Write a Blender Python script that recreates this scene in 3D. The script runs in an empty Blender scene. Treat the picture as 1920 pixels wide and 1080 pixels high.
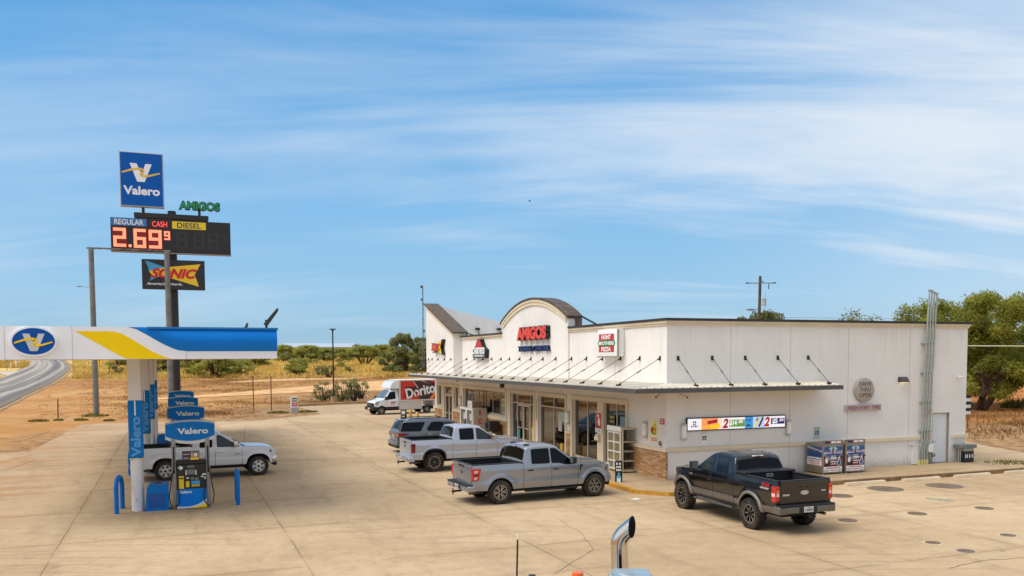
import bpy, bmesh, math, random
from mathutils import Vector, Matrix, noise
random.seed(11)
SC = bpy.context.scene
COL = SC.collection
R = math.radians
PI = math.pi

# ---------------------------------------------------------------- mesh helper
class MB:
    def __init__(s):
        s.v = []; s.f = []; s.m = []; s.cur = 0; s.M = Matrix()
    def mat(s, i): s.cur = i; return s
    def add(s, vs, fs, M=None):
        MM = s.M @ M if M is not None else s.M
        b = len(s.v)
        s.v += [tuple(MM @ Vector(v)) for v in vs]
        s.f += [tuple(b + i for i in f) for f in fs]
        s.m += [s.cur] * len(fs)
        return s
    def box(s, x0, x1, y0, y1, z0, z1, bev=0.0, seg=1, M=None):
        if bev <= 0:
            vs = [(x, y, z) for z in (z0, z1) for y in (y0, y1) for x in (x0, x1)]
            fs = [(0, 2, 3, 1), (4, 5, 7, 6), (0, 1, 5, 4), (2, 6, 7, 3), (0, 4, 6, 2), (1, 3, 7, 5)]
            return s.add(vs, fs, M)
        bm = bmesh.new(); bmesh.ops.create_cube(bm, size=1)
        for v in bm.verts:
            v.co = Vector(((x0 + x1) / 2 + v.co.x * (x1 - x0), (y0 + y1) / 2 + v.co.y * (y1 - y0), (z0 + z1) / 2 + v.co.z * (z1 - z0)))
        bmesh.ops.bevel(bm, geom=bm.edges[:], offset=bev, segments=seg, affect='EDGES', profile=0.6)
        s.bm(bm, M); bm.free(); return s
    def bm(s, bm, M=None):
        bm.verts.index_update()
        return s.add([v.co[:] for v in bm.verts], [[v.index for v in f.verts] for f in bm.faces], M)
    def poly(s, pts, M=None): return s.add(pts, [tuple(range(len(pts)))], M)
    def prism(s, pts2, d0, d1, M=None):
        """polygon (x,y) extruded along local z from d0 to d1"""
        n = len(pts2)
        vs = [(x, y, d0) for x, y in pts2] + [(x, y, d1) for x, y in pts2]
        fs = [tuple(range(n - 1, -1, -1)), tuple(range(n, 2 * n))] + [(i, (i + 1) % n, n + (i + 1) % n, n + i) for i in range(n)]
        return s.add(vs, fs, M)
    def tube(s, pts, r, n=8, caps=True, M=None):
        pts = [Vector(p) for p in pts]; vs = []; fs = []
        rr = r if isinstance(r, (list, tuple)) else [r] * len(pts)
        up = None
        for i, p in enumerate(pts):
            t = (pts[min(i + 1, len(pts) - 1)] - pts[max(i - 1, 0)]).normalized()
            if up is None:
                up = Vector((0, 0, 1)) if abs(t.z) < .9 else Vector((1, 0, 0))
            a = t.cross(up)
            if a.length < 1e-5: a = t.cross(Vector((0, 1, 0)))
            a.normalize(); b = t.cross(a).normalized(); up = -b if False else up
            for k in range(n):
                q = 2 * PI * k / n
                vs.append(tuple(p + (a * math.cos(q) + b * math.sin(q)) * rr[i]))
        for i in range(len(pts) - 1):
            for k in range(n):
                fs.append((i * n + k, i * n + (k + 1) % n, (i + 1) * n + (k + 1) % n, (i + 1) * n + k))
        if caps:
            fs.append(tuple(range(n - 1, -1, -1))); fs.append(tuple(range((len(pts) - 1) * n, len(pts) * n)))
        return s.add(vs, fs, M)
    def cyl(s, p0, p1, r0, r1=None, n=16, caps=True, M=None):
        return s.tube([p0, p1], [r0, r0 if r1 is None else r1], n, caps, M)
    def lathe(s, prof, n=24, M=None, a0=0, a1=2 * PI):
        """profile (r,z) revolved round local z"""
        full = abs(a1 - a0 - 2 * PI) < 1e-6
        m = n if full else n + 1
        vs = []; fs = []
        for k in range(m):
            q = a0 + (a1 - a0) * k / n
            for r, z in prof: vs.append((r * math.cos(q), r * math.sin(q), z))
        L = len(prof)
        for k in range(n):
            k2 = (k + 1) % m
            for i in range(L - 1):
                fs.append((k * L + i, k2 * L + i, k2 * L + i + 1, k * L + i + 1))
        return s.add(vs, fs, M)
    def sphere(s, c, rx, ry=None, rz=None, nu=14, nv=9, M=None):
        ry = ry or rx; rz = rz or rx; vs = []; fs = []
        for j in range(nv + 1):
            t = PI * j / nv
            for i in range(nu):
                q = 2 * PI * i / nu
                vs.append((c[0] + rx * math.sin(t) * math.cos(q), c[1] + ry * math.sin(t) * math.sin(q), c[2] + rz * math.cos(t)))
        for j in range(nv):
            for i in range(nu):
                fs.append((j * nu + i, (j + 1) * nu + i, (j + 1) * nu + (i + 1) % nu, j * nu + (i + 1) % nu))
        return s.add(vs, fs, M)
    def text(s, txt, w, h, M, ext=0.004, bold=0.0, shear=0.0, space=1.0):
        """text filling a w x h box centred at M's origin, in M's xy plane"""
        vs, fs = text_geo(txt, bold, shear, space)
        xs = [v[0] for v in vs]; ys = [v[1] for v in vs]
        x0, x1, y0, y1 = min(xs), max(xs), min(ys), max(ys)
        sx = w / (x1 - x0) if w else h / (y1 - y0)
        sy = h / (y1 - y0) if h else sx
        vv = [((x - (x0 + x1) / 2) * sx, (y - (y0 + y1) / 2) * sy, ext if z > 0 else 0.0) for x, y, z in vs]
        return s.add(vv, fs, M)
    def scrib(s, w, h, M, seed=1):
        """a row of small blocks standing for print too small to read"""
        rr = random.Random(seed * 31 + int(w * 1000)); x = -w / 2
        while x < w / 2 - h * .2:
            ww = min(rr.uniform(.35, .7) * h, w / 2 - x)
            s.prism([(x, -h / 2), (x + ww, -h / 2), (x + ww, h / 2 * rr.uniform(.5, 1)), (x, h / 2 * rr.uniform(.5, 1))], 0, .001, M=M)
            x += ww + h * (.18 if rr.random() < .8 else .6)
        return s
    def build(s, name, mats, parent=None, angle=35, recalc=True, merge=False, flat=False):
        me = bpy.data.meshes.new(name)
        if recalc or merge:
            bm = bmesh.new()
            bv = [bm.verts.new(v) for v in s.v]
            for f, mi in zip(s.f, s.m):
                try:
                    bf = bm.faces.new([bv[i] for i in f]); bf.material_index = mi
                except ValueError: pass
            if merge: bmesh.ops.remove_doubles(bm, verts=bm.verts[:], dist=1e-4)
            if recalc: bmesh.ops.recalc_face_normals(bm, faces=bm.faces[:])
            bm.to_mesh(me); bm.free()
        else:
            me.from_pydata(s.v, [], s.f); me.polygons.foreach_set('material_index', s.m)
        for m in (mats if isinstance(mats, (list, tuple)) else [mats]): me.materials.append(m)
        if not flat:
            me.polygons.foreach_set('use_smooth', [True] * len(me.polygons))
            me.set_sharp_from_angle(angle=R(angle))
        me.update()
        o = bpy.data.objects.new(name, me); COL.objects.link(o)
        if parent: o.parent = parent
        return o

_tc = {}
def text_geo(txt, bold, shear, space):
    k = (txt, bold, shear, space)
    if k in _tc: return _tc[k]
    cu = bpy.data.curves.new('tmp', 'FONT'); cu.body = txt; cu.size = 1; cu.extrude = .02; cu.offset = bold
    cu.shear = shear; cu.space_character = space; cu.resolution_u = 3
    ob = bpy.data.objects.new('tmp', cu)
    me = ob.to_mesh()
    _tc[k] = ([v.co[:] for v in me.vertices], [tuple(p.vertices) for p in me.polygons])
    ob.to_mesh_clear(); bpy.data.objects.remove(ob); bpy.data.curves.remove(cu)
    return _tc[k]

def FR(o, right=(1, 0, 0), up=(0, 0, 1)):
    r = Vector(right).normalized(); u = Vector(up).normalized(); n = r.cross(u)
    return Matrix(((r.x, u.x, n.x, o[0]), (r.y, u.y, n.y, o[1]), (r.z, u.z, n.z, o[2]), (0, 0, 0, 1)))
def TR(x=0, y=0, z=0, rz=0, rx=0, ry=0, s=1):
    return Matrix.Translation((x, y, z)) @ Matrix.Rotation(rz, 4, 'Z') @ Matrix.Rotation(ry, 4, 'Y') @ Matrix.Rotation(rx, 4, 'X') @ Matrix.Scale(s, 4)

def tag(o, label=None, cat=None, group=None, kind=None):
    if label: o['label'] = label
    if cat: o['category'] = cat
    if group: o['group'] = group
    if kind: o['kind'] = kind
    return o
def thing(name, label, cat, loc=(0, 0, 0), rz=0, group=None):
    o = bpy.data.objects.new(name, None); o.empty_display_size = .3; COL.objects.link(o)
    o.location = loc; o.rotation_euler = (0, 0, rz)
    return tag(o, label, cat, group)
def dup(root, loc, rz=0, label=None, scale=None):
    def cp(o, par):
        c = o.copy(); COL.objects.link(c)
        if par is not None: c.parent = par
        for ch in list(o.children): cp(ch, c)
        return c
    r = cp(root, None); r.location = loc; r.rotation_euler = (0, 0, rz)
    if scale: r.scale = scale
    if label: r['label'] = label
    return r

# ---------------------------------------------------------------- materials
def lin(c):
    if isinstance(c, str):
        c = [int(c[i:i + 2], 16) for i in (0, 2, 4)]
    o = []
    for x in c:
        x = x / 255
        o.append(x / 12.92 if x <= .04045 else ((x + .055) / 1.055) ** 2.4)
    return tuple(o) + (1,)
def mul(c, k): return (c[0] * k, c[1] * k, c[2] * k, 1)
class NT:
    def __init__(s, tree): s.t = tree
    def n(s, typ, **kw):
        nd = s.t.nodes.new(typ)
        ins = kw.pop('ins', {})
        for k, v in kw.items(): setattr(nd, k, v)
        for k, v in ins.items():
            sk = nd.inputs[k]
            if isinstance(v, bpy.types.NodeSocket): s.t.links.new(v, sk)
            else: sk.default_value = v
        return nd
    def math(s, op, a, b=0.0, clamp=False):
        return s.n('ShaderNodeMath', operation=op, use_clamp=clamp, ins={0: a, 1: b}).outputs[0]
    def mix(s, f, a, b, blend='MIX'):
        nd = s.n('ShaderNodeMix', data_type='RGBA', blend_type=blend)
        for i, v in ((0, f), (6, a), (7, b)):
            if isinstance(v, bpy.types.NodeSocket): s.t.links.new(v, nd.inputs[i])
            else: nd.inputs[i].default_value = v
        return nd.outputs[2]
    def noise(s, vec, scale, detail=4, rough=.55, dist=0.0):
        return s.n('ShaderNodeTexNoise', ins={'Vector': vec, 'Scale': scale, 'Detail': detail, 'Roughness': rough, 'Distortion': dist}).outputs[0]
    def ramp(s, f, a, b, smooth=True):
        nd = s.n('ShaderNodeMapRange', interpolation_type='SMOOTHSTEP' if smooth else 'LINEAR', clamp=True)
        s.t.links.new(f, nd.inputs[0]); nd.inputs[1].default_value = a; nd.inputs[2].default_value = b
        nd.inputs[3].default_value = 0; nd.inputs[4].default_value = 1
        return nd.outputs[0]
    def mapping(s, vec, loc=(0, 0, 0), rot=(0, 0, 0), scale=(1, 1, 1)):
        return s.n('ShaderNodeMapping', ins={'Vector': vec, 'Location': loc, 'Rotation': rot, 'Scale': scale}).outputs[0]
def newmat(name):
    m = bpy.data.materials.new(name); m.use_nodes = True
    nt = NT(m.node_tree); b = m.node_tree.nodes['Principled BSDF']
    return m, nt, b
_mc = {}
def mat(name, col, rough=.6, metal=0.0, coat=0.0, var=.08, vs=3.0, bump=0.0, bs=40.0, spec=.5, dirt=None, dirt_amt=0.0, emit=None, estr=1.0, streak=0.0):
    if name in _mc: return _mc[name]
    m, nt, b = newmat(name); c = lin(col)
    tc = nt.n('ShaderNodeTexCoord').outputs['Object']
    n1 = nt.noise(tc, vs, 5, .6)
    f = nt.ramp(n1, .3, .7)
    colo = nt.mix(f, mul(c, 1 - var), mul(c, 1 + var * .6))
    if streak:
        n3 = nt.noise(nt.mapping(tc, scale=(6, 6, .35)), 1.4, 5, .65)
        colo = nt.mix(nt.math('MULTIPLY', nt.ramp(n3, .5, .75), streak), colo, mul(c, .62))
    if dirt:
        n2 = nt.noise(tc, vs * .7 + .3, 6, .65)
        colo = nt.mix(nt.math('MULTIPLY', nt.ramp(n2, .42, .72), dirt_amt), colo, lin(dirt))
    nt.t.links.new(colo, b.inputs['Base Color'])
    b.inputs['Roughness'].default_value = rough; b.inputs['Metallic'].default_value = metal
    b.inputs['Coat Weight'].default_value = coat; b.inputs['Coat Roughness'].default_value = .06
    b.inputs['Specular IOR Level'].default_value = spec
    if var: nt.t.links.new(nt.math('ADD', nt.math('MULTIPLY', n1, .16), rough - .08, True), b.inputs['Roughness'])
    if bump:
        bn = nt.n('ShaderNodeBump', ins={'Strength': bump, 'Distance': .02, 'Height': nt.noise(tc, bs, 5, .6)})
        nt.t.links.new(bn.outputs[0], b.inputs['Normal'])
    if emit:
        b.inputs['Emission Color'].default_value = lin(emit); b.inputs['Emission Strength'].default_value = estr
    _mc[name] = m
    return m

# ---------------------------------------------------------------- camera
CAMH = 4.95; FPX = 1597.0; PITCH = R(-3.36); ROLL = R(-.274); PYC = 766.0
_f = Vector((0, math.cos(PITCH), math.sin(PITCH))); _u0 = Vector((0, -math.sin(PITCH), math.cos(PITCH)))
_cx = math.cos(ROLL) * Vector((1, 0, 0)) + math.sin(ROLL) * _u0
_cu = -math.sin(ROLL) * Vector((1, 0, 0)) + math.cos(ROLL) * _u0
cam = bpy.data.cameras.new('camera'); co = bpy.data.objects.new('camera', cam); COL.objects.link(co)
co.matrix_world = Matrix(((_cx.x, _cu.x, -_f.x, 0), (_cx.y, _cu.y, -_f.y, 0), (_cx.z, _cu.z, -_f.z, CAMH), (0, 0, 0, 1)))
cam.sensor_width = 36; cam.lens = FPX / 1920 * 36
cam.shift_y = (PYC - 540) / 1920
cam.clip_start = .1; cam.clip_end = 6000
SC.camera = co
CAM = Vector((0, 0, CAMH))
def ray(px, py): return (px - 960) / FPX * _cx - (py - PYC) / FPX * _cu + _f
def G(px, py, z=0.0):
    d = ray(px, py); return CAM + d * ((z - CAMH) / d.z)
def AT(px, py, Y):
    d = ray(px, py); return CAM + d * (Y / d.y)
def tz(x, y):
    """terrain height"""
    a = y - 98; k = .030
    if a <= 0: return 0.0
    z = k * a * a / 44 if a < 22 else k * (a - 11)
    b = y - 245
    if b > 0:
        z -= k * b * b / 160 if b < 80 else k * (b - 40)
    w = min(1, a / 30)
    return z + w * .05 * noise.noise((x * .06, y * .06, 3))
def GT(px, py):
    d = ray(px, py); t = 5.0; p = CAM
    while t < 1500:
        p = CAM + d * t
        if p.z <= tz(p.x, p.y): break
        t += .25 + t * .002
    return p
# frames of the store (x into the store, y along its front) and of the forecourt
TH = R(20.68); SC0 = Vector((6.18, 34.0, 0)) * .98
VB = Vector((math.cos(TH), math.sin(TH), 0)); UB = Vector((-math.sin(TH), math.cos(TH), 0))
def BW(t, s, z=0.0): return SC0 + VB * t + UB * s + Vector((0, 0, z))
TS = R(21.7); FC0 = Vector((-12.34, 27.85, 0))
VF = Vector((math.cos(TS), math.sin(TS), 0)); UF = Vector((-math.sin(TS), math.cos(TS), 0))
def FW(a, b, z=0.0): return FC0 + VF * a + UF * b + Vector((0, 0, z))

# ---------------------------------------------------------------- light and sky
SUN_AZ = math.atan2(-.93, -.37); SUN_EL = R(57)
sd = Vector((math.sin(SUN_AZ) * math.cos(SUN_EL), math.cos(SUN_AZ) * math.cos(SUN_EL), math.sin(SUN_EL)))
sl = bpy.data.lights.new('sun', 'SUN'); sl.energy = 2.5; sl.angle = R(42); sl.color = (1, .97, .93)
so = bpy.data.objects.new('sun', sl); COL.objects.link(so)
so.rotation_euler = sd.to_track_quat('Z', 'Y').to_euler()
CL0, CL1 = 9.2, 3.3
EXPO = .30; SKYS = .12
W = bpy.data.worlds.new('World'); SC.world = W; W.use_nodes = True
nt = NT(W.node_tree); bg = W.node_tree.nodes['Background']
sky = nt.n('ShaderNodeTexSky', sky_type='NISHITA', sun_disc=False, sun_elevation=SUN_EL, sun_rotation=SUN_AZ, air_density=1.0, dust_density=.6, ozone_density=2.5, altitude=100)
dirn = nt.n('ShaderNodeTexCoord').outputs['Generated']
sep = nt.n('ShaderNodeSeparateXYZ', ins={0: dirn}); Zd = sep.outputs[2]
kk = SKYS * 2 ** EXPO
def skc(r, g, b_, s=1.0): c = lin((r, g, b_)); return tuple(x / kk * s for x in c[:3]) + (1,)
cr_ = nt.n('ShaderNodeValToRGB', ins={0: Zd}); el_ = cr_.color_ramp.elements
for i, (p, c) in enumerate(((0.0, skc(142, 188, 218)), (.07, skc(146, 197, 232)), (.17, skc(130, 190, 236)), (.28, skc(104, 176, 232)), (.42, skc(80, 158, 222)), (.9, skc(70, 130, 200)))):
    e = el_[i] if i < 2 else el_.new(p); e.position = p; e.color = c
blue = nt.mix(.85, sky.outputs[0], cr_.outputs[0])
den = nt.math('ADD', nt.math('MAXIMUM', Zd, 0.0), .20)
pl = nt.n('ShaderNodeCombineXYZ', ins={0: nt.math('DIVIDE', sep.outputs[0], den), 1: nt.math('DIVIDE', sep.outputs[1], den), 2: 0.0}).outputs[0]
big = nt.noise(nt.mapping(pl, loc=(CL0, CL1, 0), rot=(0, 0, R(10)), scale=(.40, 1.0, 1)), 1.0, 4, .5, .4)
fine = nt.noise(nt.mapping(pl, loc=(.4, 4.3, 0), rot=(0, 0, R(9)), scale=(.42, 1.9, 1)), 1.25, 9, .60, .9)
cl = nt.math('ADD', nt.math('MULTIPLY', big, .78), nt.math('MULTIPLY', fine, .44))
cov = nt.ramp(cl, .50, .77)
lowfade = nt.ramp(Zd, -.02, .10)
side = nt.ramp(sep.outputs[0], -.60, .50)
cov = nt.math('MULTIPLY', cov, nt.math('ADD', .30, nt.math('MULTIPLY', side, .66)))
cov = nt.math('MULTIPLY', cov, nt.math('ADD', .25, nt.math('MULTIPLY', lowfade, .75)))
# a pale veil low on the right
veil = nt.math('MULTIPLY', nt.math('MULTIPLY', nt.ramp(sep.outputs[0], .15, .62), nt.ramp(Zd, .42, .05)), .40)
cov = nt.math('MAXIMUM', cov, veil)
skyc = nt.mix(cov, blue, skc(228, 238, 248))
# bright cloud added out of view, overhead, left and behind, to brighten the scene
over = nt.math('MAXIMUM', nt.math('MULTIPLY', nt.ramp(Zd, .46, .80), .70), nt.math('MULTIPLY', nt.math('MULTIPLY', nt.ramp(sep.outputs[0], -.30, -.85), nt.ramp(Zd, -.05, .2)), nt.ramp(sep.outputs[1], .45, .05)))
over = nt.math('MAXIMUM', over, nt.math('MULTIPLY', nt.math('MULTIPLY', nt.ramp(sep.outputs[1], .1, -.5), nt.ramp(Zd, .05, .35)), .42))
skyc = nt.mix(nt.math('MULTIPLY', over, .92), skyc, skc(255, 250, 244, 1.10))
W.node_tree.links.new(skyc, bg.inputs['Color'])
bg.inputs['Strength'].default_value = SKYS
SC.view_settings.view_transform = 'Standard'; SC.view_settings.look = 'None'; SC.view_settings.gamma = 1; SC.view_settings.exposure = EXPO
SC.cycles.max_bounces = 6; SC.cycles.transparent_max_bounces = 8; SC.cycles.diffuse_bounces = 3
# ================================================================ GROUND
def posnode(nt): return nt.n('ShaderNodeNewGeometry').outputs['Position']
def ground_material():
    m, nt, b = newmat('ground_dirt_and_grass')
    P = posnode(nt)
    warp = nt.noise(P, .045, 5, .6)
    sep = nt.n('ShaderNodeSeparateXYZ', ins={0: P}); X, Y = sep.outputs[0], sep.outputs[1]
    Yw = nt.math('ADD', Y, nt.math('MULTIPLY', nt.math('SUBTRACT', warp, .5), 60))
    Xw = nt.math('ADD', X, nt.math('MULTIPLY', nt.math('SUBTRACT', nt.noise(P, .06, 4), .5), 26))
    n_f = nt.noise(P, 1.3, 6, .68); n_m = nt.noise(P, .33, 6, .65); n_l = nt.noise(P, .07, 5, .6)
    soil = nt.mix(nt.ramp(n_m, .35, .68), lin((138, 106, 72)), lin((184, 146, 102)))
    clod = nt.mix(nt.ramp(n_f, .38, .62), lin((108, 80, 54)), lin((188, 150, 106)))
    base = nt.mix(.6, soil, clod)
    # orange sand on the left verge, with swirling wheel tracks
    sw = nt.n('ShaderNodeTexWave', wave_type='RINGS', ins={'Vector': nt.mapping(P, loc=(42, -95, 0), scale=(.5, .5, .5)), 'Scale': .55, 'Distortion': 9.0, 'Detail': 4.0, 'Detail Scale': .6, 'Detail Roughness': .6}).outputs[0]
    sand = nt.mix(nt.ramp(n_l, .35, .65), lin((184, 128, 68)), lin((203, 158, 103)))
    sand = nt.mix(nt.math('MULTIPLY', nt.ramp(sw, .55, .95), .45), sand, lin((140, 88, 46)))
    rut = nt.noise(nt.mapping(P, rot=(0, 0, R(-38)), scale=(1.1, .10, 1)), .9, 5, .65, .5)
    sand = nt.mix(nt.math('MULTIPLY', nt.ramp(rut, .48, .66), .50), sand, lin((150, 104, 62)))
    sand = nt.mix(nt.math('MULTIPLY', nt.ramp(n_m, .50, .70), .55), sand, lin((196, 162, 118)))
    sand = nt.mix(nt.math('MULTIPLY', nt.ramp(n_f, .5, .75), .45), sand, lin((126, 92, 58)))
    left = nt.ramp(Xw, -24, -34)
    nearm = nt.ramp(Yw, 165, 120)
    base = nt.mix(nt.math('MULTIPLY', left, nt.math('ADD', .35, nt.math('MULTIPLY', nearm, .6))), base, sand)
    # golden field
    gold = nt.mix(nt.ramp(n_l, .36, .62), lin((202, 168, 90)), lin((226, 200, 128)))
    gold = nt.mix(nt.math('MULTIPLY', nt.ramp(n_m, .45, .72), .5), gold, lin((150, 112, 52)))
    gold = nt.mix(nt.math('MULTIPLY', nt.ramp(n_f, .5, .75), .35), gold, lin((226, 198, 130)))
    fm = nt.ramp(Yw, 146, 176)
    col = nt.mix(fm, base, gold)
    # rusty fringe where field meets soil
    fr = nt.math('MULTIPLY', nt.math('MULTIPLY', nt.ramp(Yw, 138, 150), nt.ramp(Yw, 178, 160)), .55)
    col = nt.mix(fr, col, lin((158, 100, 46)))
    # red earth under the trees on the right
    rgt = nt.math('MULTIPLY', nt.ramp(X, 24, 34), nt.ramp(Yw, 58, 74))
    red = nt.mix(nt.ramp(n_m, .35, .65), lin((165, 98, 46)), lin((196, 128, 66)))
    col = nt.mix(nt.math('MULTIPLY', rgt, .85), col, red)
    nt.t.links.new(col, b.inputs['Base Color']); b.inputs['Roughness'].default_value = .95
    b.inputs['Specular IOR Level'].default_value = .15
    hgt = nt.math('ADD', nt.math('MULTIPLY', n_f, .7), nt.math('MULTIPLY', nt.noise(P, 5.0, 4, .6), .3))
    nt.t.links.new(nt.n('ShaderNodeBump', ins={'Strength': .9, 'Distance': .22, 'Height': hgt}).outputs[0], b.inputs['Normal'])
    return m
def axis(a, dense0, dense1, step, far, far0=None):
    v = []; x = dense0
    while x <= dense1: v.append(x); x += step
    s = step; x = dense1
    while x < far: s *= 1.35; x += s; v.append(x)
    s = step; x = dense0
    lo = -far if far0 is None else far0
    while x > lo: s *= 1.35; x -= s; v.insert(0, x)
    return v
xs = axis('x', -290, 90, 5, 3200); ys = axis('y', 96, 340, 4, 3600, -60)
gv = [(x, y, tz(x, y)) for y in ys for x in xs]; n = len(xs)
gf = [(j * n + i, j * n + i + 1, (j + 1) * n + i + 1, (j + 1) * n + i) for j in range(len(ys) - 1) for i in range(n - 1)]
mb = MB(); mb.add(gv, gf)
ground = mb.build('ground', ground_material(), recalc=False, angle=180); tag(ground, kind='structure')

def concrete_material(name, c1, c2, joints=True, tint=None):
    m, nt, b = newmat(name); P = posnode(nt)
    L = nt.mapping(nt.mapping(P, loc=(-FC0.x, -FC0.y, 0)), rot=(0, 0, -TS))
    sep = nt.n('ShaderNodeSeparateXYZ', ins={0: L}); A, B = sep.outputs[0], sep.outputs[1]
    n_l = nt.noise(P, .11, 6, .62, .6); n_m = nt.noise(nt.mapping(L, scale=(1.0, .22, 1)), .9, 6, .68, .4); n_f = nt.noise(P, 9, 5, .7)
    n_x = nt.noise(nt.mapping(L, scale=(.16, 1.2, 1)), .8, 6, .68, .5)
    col = nt.mix(nt.ramp(n_l, .32, .68), lin(c1), lin(c2))
    col = nt.mix(nt.math('MULTIPLY', nt.ramp(n_m, .48, .76), .34), col, lin((112, 92, 70)))
    col = nt.mix(nt.math('MULTIPLY', nt.ramp(n_x, .50, .78), .40), col, lin((120, 98, 74)))
    col = nt.mix(nt.math('MULTIPLY', nt.ramp(n_f, .55, .85), .22), col, lin((120, 98, 70)))
    col = nt.mix(nt.math('MULTIPLY', nt.ramp(nt.noise(P, .5, 6, .7), .58, .75), .3), col, lin((206, 182, 150)))
    g_ = nt.noise(P, 2.2, 12, .78)
    col = nt.mix(nt.math('MULTIPLY', nt.ramp(g_, .50, .62), .20), col, lin((122, 98, 72)))
    col = nt.mix(nt.math('MULTIPLY', nt.ramp(g_, .47, .38), .16), col, lin((222, 194, 156)))
    vo = nt.n('ShaderNodeTexVoronoi', ins={'Vector': nt.mapping(P, scale=(1, 1, .01)), 'Scale': 1.15}).outputs['Distance']
    drip = nt.math('MULTIPLY', nt.ramp(vo, .10, .05), nt.ramp(nt.noise(P, .22, 3, .6), .50, .60))
    col = nt.mix(nt.math('MULTIPLY', drip, .65), col, lin((66, 54, 42)))
    # curved tyre scrubs
    tw = nt.n('ShaderNodeTexWave', wave_type='RINGS', ins={'Vector': nt.mapping(P, loc=(9, -14, 0)), 'Scale': .42, 'Distortion': 3.0, 'Detail': 3.0, 'Detail Scale': .35}).outputs[0]
    col = nt.mix(nt.math('MULTIPLY', nt.math('MULTIPLY', nt.ramp(tw, .90, .985), nt.ramp(nt.noise(P, .16, 3, .5), .48, .62)), .20), col, lin((92, 76, 60)))
    # oil and drip stains
    st = nt.ramp(nt.noise(P, .42, 6, .72, .9), .645, .75)
    col = nt.mix(nt.math('MULTIPLY', st, .6), col, lin((84, 68, 52)))
    sp = nt.ramp(nt.noise(P, 2.6, 3, .5), .70, .78)
    col = nt.mix(nt.math('MULTIPLY', sp, .42), col, lin((92, 74, 56)))
    if joints:
        def line(q, off, per, wob):
            q = nt.math('ADD', q, nt.math('MULTIPLY', nt.math('SUBTRACT', nt.noise(P, 1.5, 3), .5), wob))
            u = nt.math('DIVIDE', nt.math('SUBTRACT', q, off), per)
            fr = nt.math('SUBTRACT', nt.math('FRACT', nt.math('ADD', u, .5)), .5)
            return nt.math('ABSOLUTE', nt.math('MULTIPLY', fr, per))
        da = line(A, 4.06, 5.85, .10); db = line(B, -4.8, 5.12, .12)
        d = nt.math('MINIMUM', da, db)
        # slab to slab tone
        sa = nt.math('FLOOR', nt.math('DIVIDE', nt.math('SUBTRACT', A, 4.06), 5.85)); sb = nt.math('FLOOR', nt.math('DIVIDE', nt.math('SUBTRACT', B, -4.8), 5.12))
        wn = nt.n('ShaderNodeTexWhiteNoise', ins={'Vector': nt.n('ShaderNodeCombineXYZ', ins={0: sa, 1: sb}).outputs[0]}).outputs[0]
        col = nt.mix(nt.math('MULTIPLY', wn, .20), col, lin((150, 122, 88)))
        brk = nt.ramp(nt.noise(P, .35, 4, .6), .34, .6)
        col = nt.mix(nt.math('MULTIPLY', nt.ramp(d, .40, .02), nt.math('MULTIPLY', brk, .18)), col, lin((128, 100, 68)))
        col = nt.mix(nt.math('MULTIPLY', nt.ramp(d, .026, .010), nt.math('ADD', .16, nt.math('MULTIPLY', brk, .42))), col, lin((72, 56, 40)))
        # drifted sand over the left apron
        dr = nt.math('MULTIPLY', nt.ramp(A, -1.5, -7), nt.ramp(nt.noise(nt.mapping(L, scale=(.5, 1.6, 1)), .35, 6, .7, .7), .45, .62))
        col = nt.mix(nt.math('MULTIPLY', dr, .75), col, lin((176, 124, 72)))
    nt.t.links.new(col, b.inputs['Base Color']); b.inputs['Roughness'].default_value = .86
    b.inputs['Specular IOR Level'].default_value = .25
    nt.t.links.new(nt.n('ShaderNodeBump', ins={'Strength': .25, 'Distance': .02, 'Height': n_f}).outputs[0], b.inputs['Normal'])
    return m
CONC = concrete_material('concrete_lot', (177, 151, 117), (198, 172, 137))
def sheet(name, pts, z, m, label=None):
    bm = bmesh.new(); vs = [bm.verts.new((p[0], p[1], z)) for p in pts]; f = bm.faces.new(vs)
    bmesh.ops.triangulate(bm, faces=[f]); bmesh.ops.recalc_face_normals(bm, faces=bm.faces[:])
    if bm.faces[:][0].normal.z < 0: bmesh.ops.reverse_faces(bm, faces=bm.faces[:])
    me = bpy.data.meshes.new(name); bm.to_mesh(me); bm.free(); me.materials.append(m)
    o = bpy.data.objects.new(name, me); COL.objects.link(o); return tag(o, label, kind='structure')
lot = [(-20, -25), (-21, 30)] + [tuple(G(*p)[:2]) for p in ((0, 880), (60, 845), (150, 797), (172, 794.5), (300, 792), (480, 789), (545, 782), (588, 778.5), (601, 776.5), (596, 774), (575, 768), (558, 763.3), (600, 761), (680, 757.5))] + [(-6, 101), (2, 99)] + [tuple(BW(t_, s_)[:2]) for t_, s_ in ((21, 34), (22, 20), (23, 13))] + [tuple(G(*p)[:2]) for p in ((1790, 826), (1815, 828.5), (1860, 838), (1925, 849))] + [(70, 42), (70, -25)]
sheet('forecourt', lot, .006, CONC)
sheet('driveway_apron', [tuple(G(*p)[:2]) for p in ((-60, 855), (45, 846), (70, 850), (0, 893), (-60, 925))], .010, CONC)

# kerb along the far edge of the forecourt
KM = mat('kerb_concrete', (176, 142, 104), .9, var=.2, vs=1.5, bump=.4)
mb = MB()
kp = [G(*p) for p in ((560, 761.5), (600, 759.5), (680, 756))] + [Vector((-8, 101.3, 0)), Vector((10, 100.4, 0))]
for a, b in zip(kp, kp[1:]):
    d = (b - a); L = d.length; mb.box(0, L, 0, .3, 0, .2, .02, M=TR(a.x, a.y, 0, math.atan2(d.y, d.x)))
tag(mb.build('kerb', KM), kind='structure')

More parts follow.
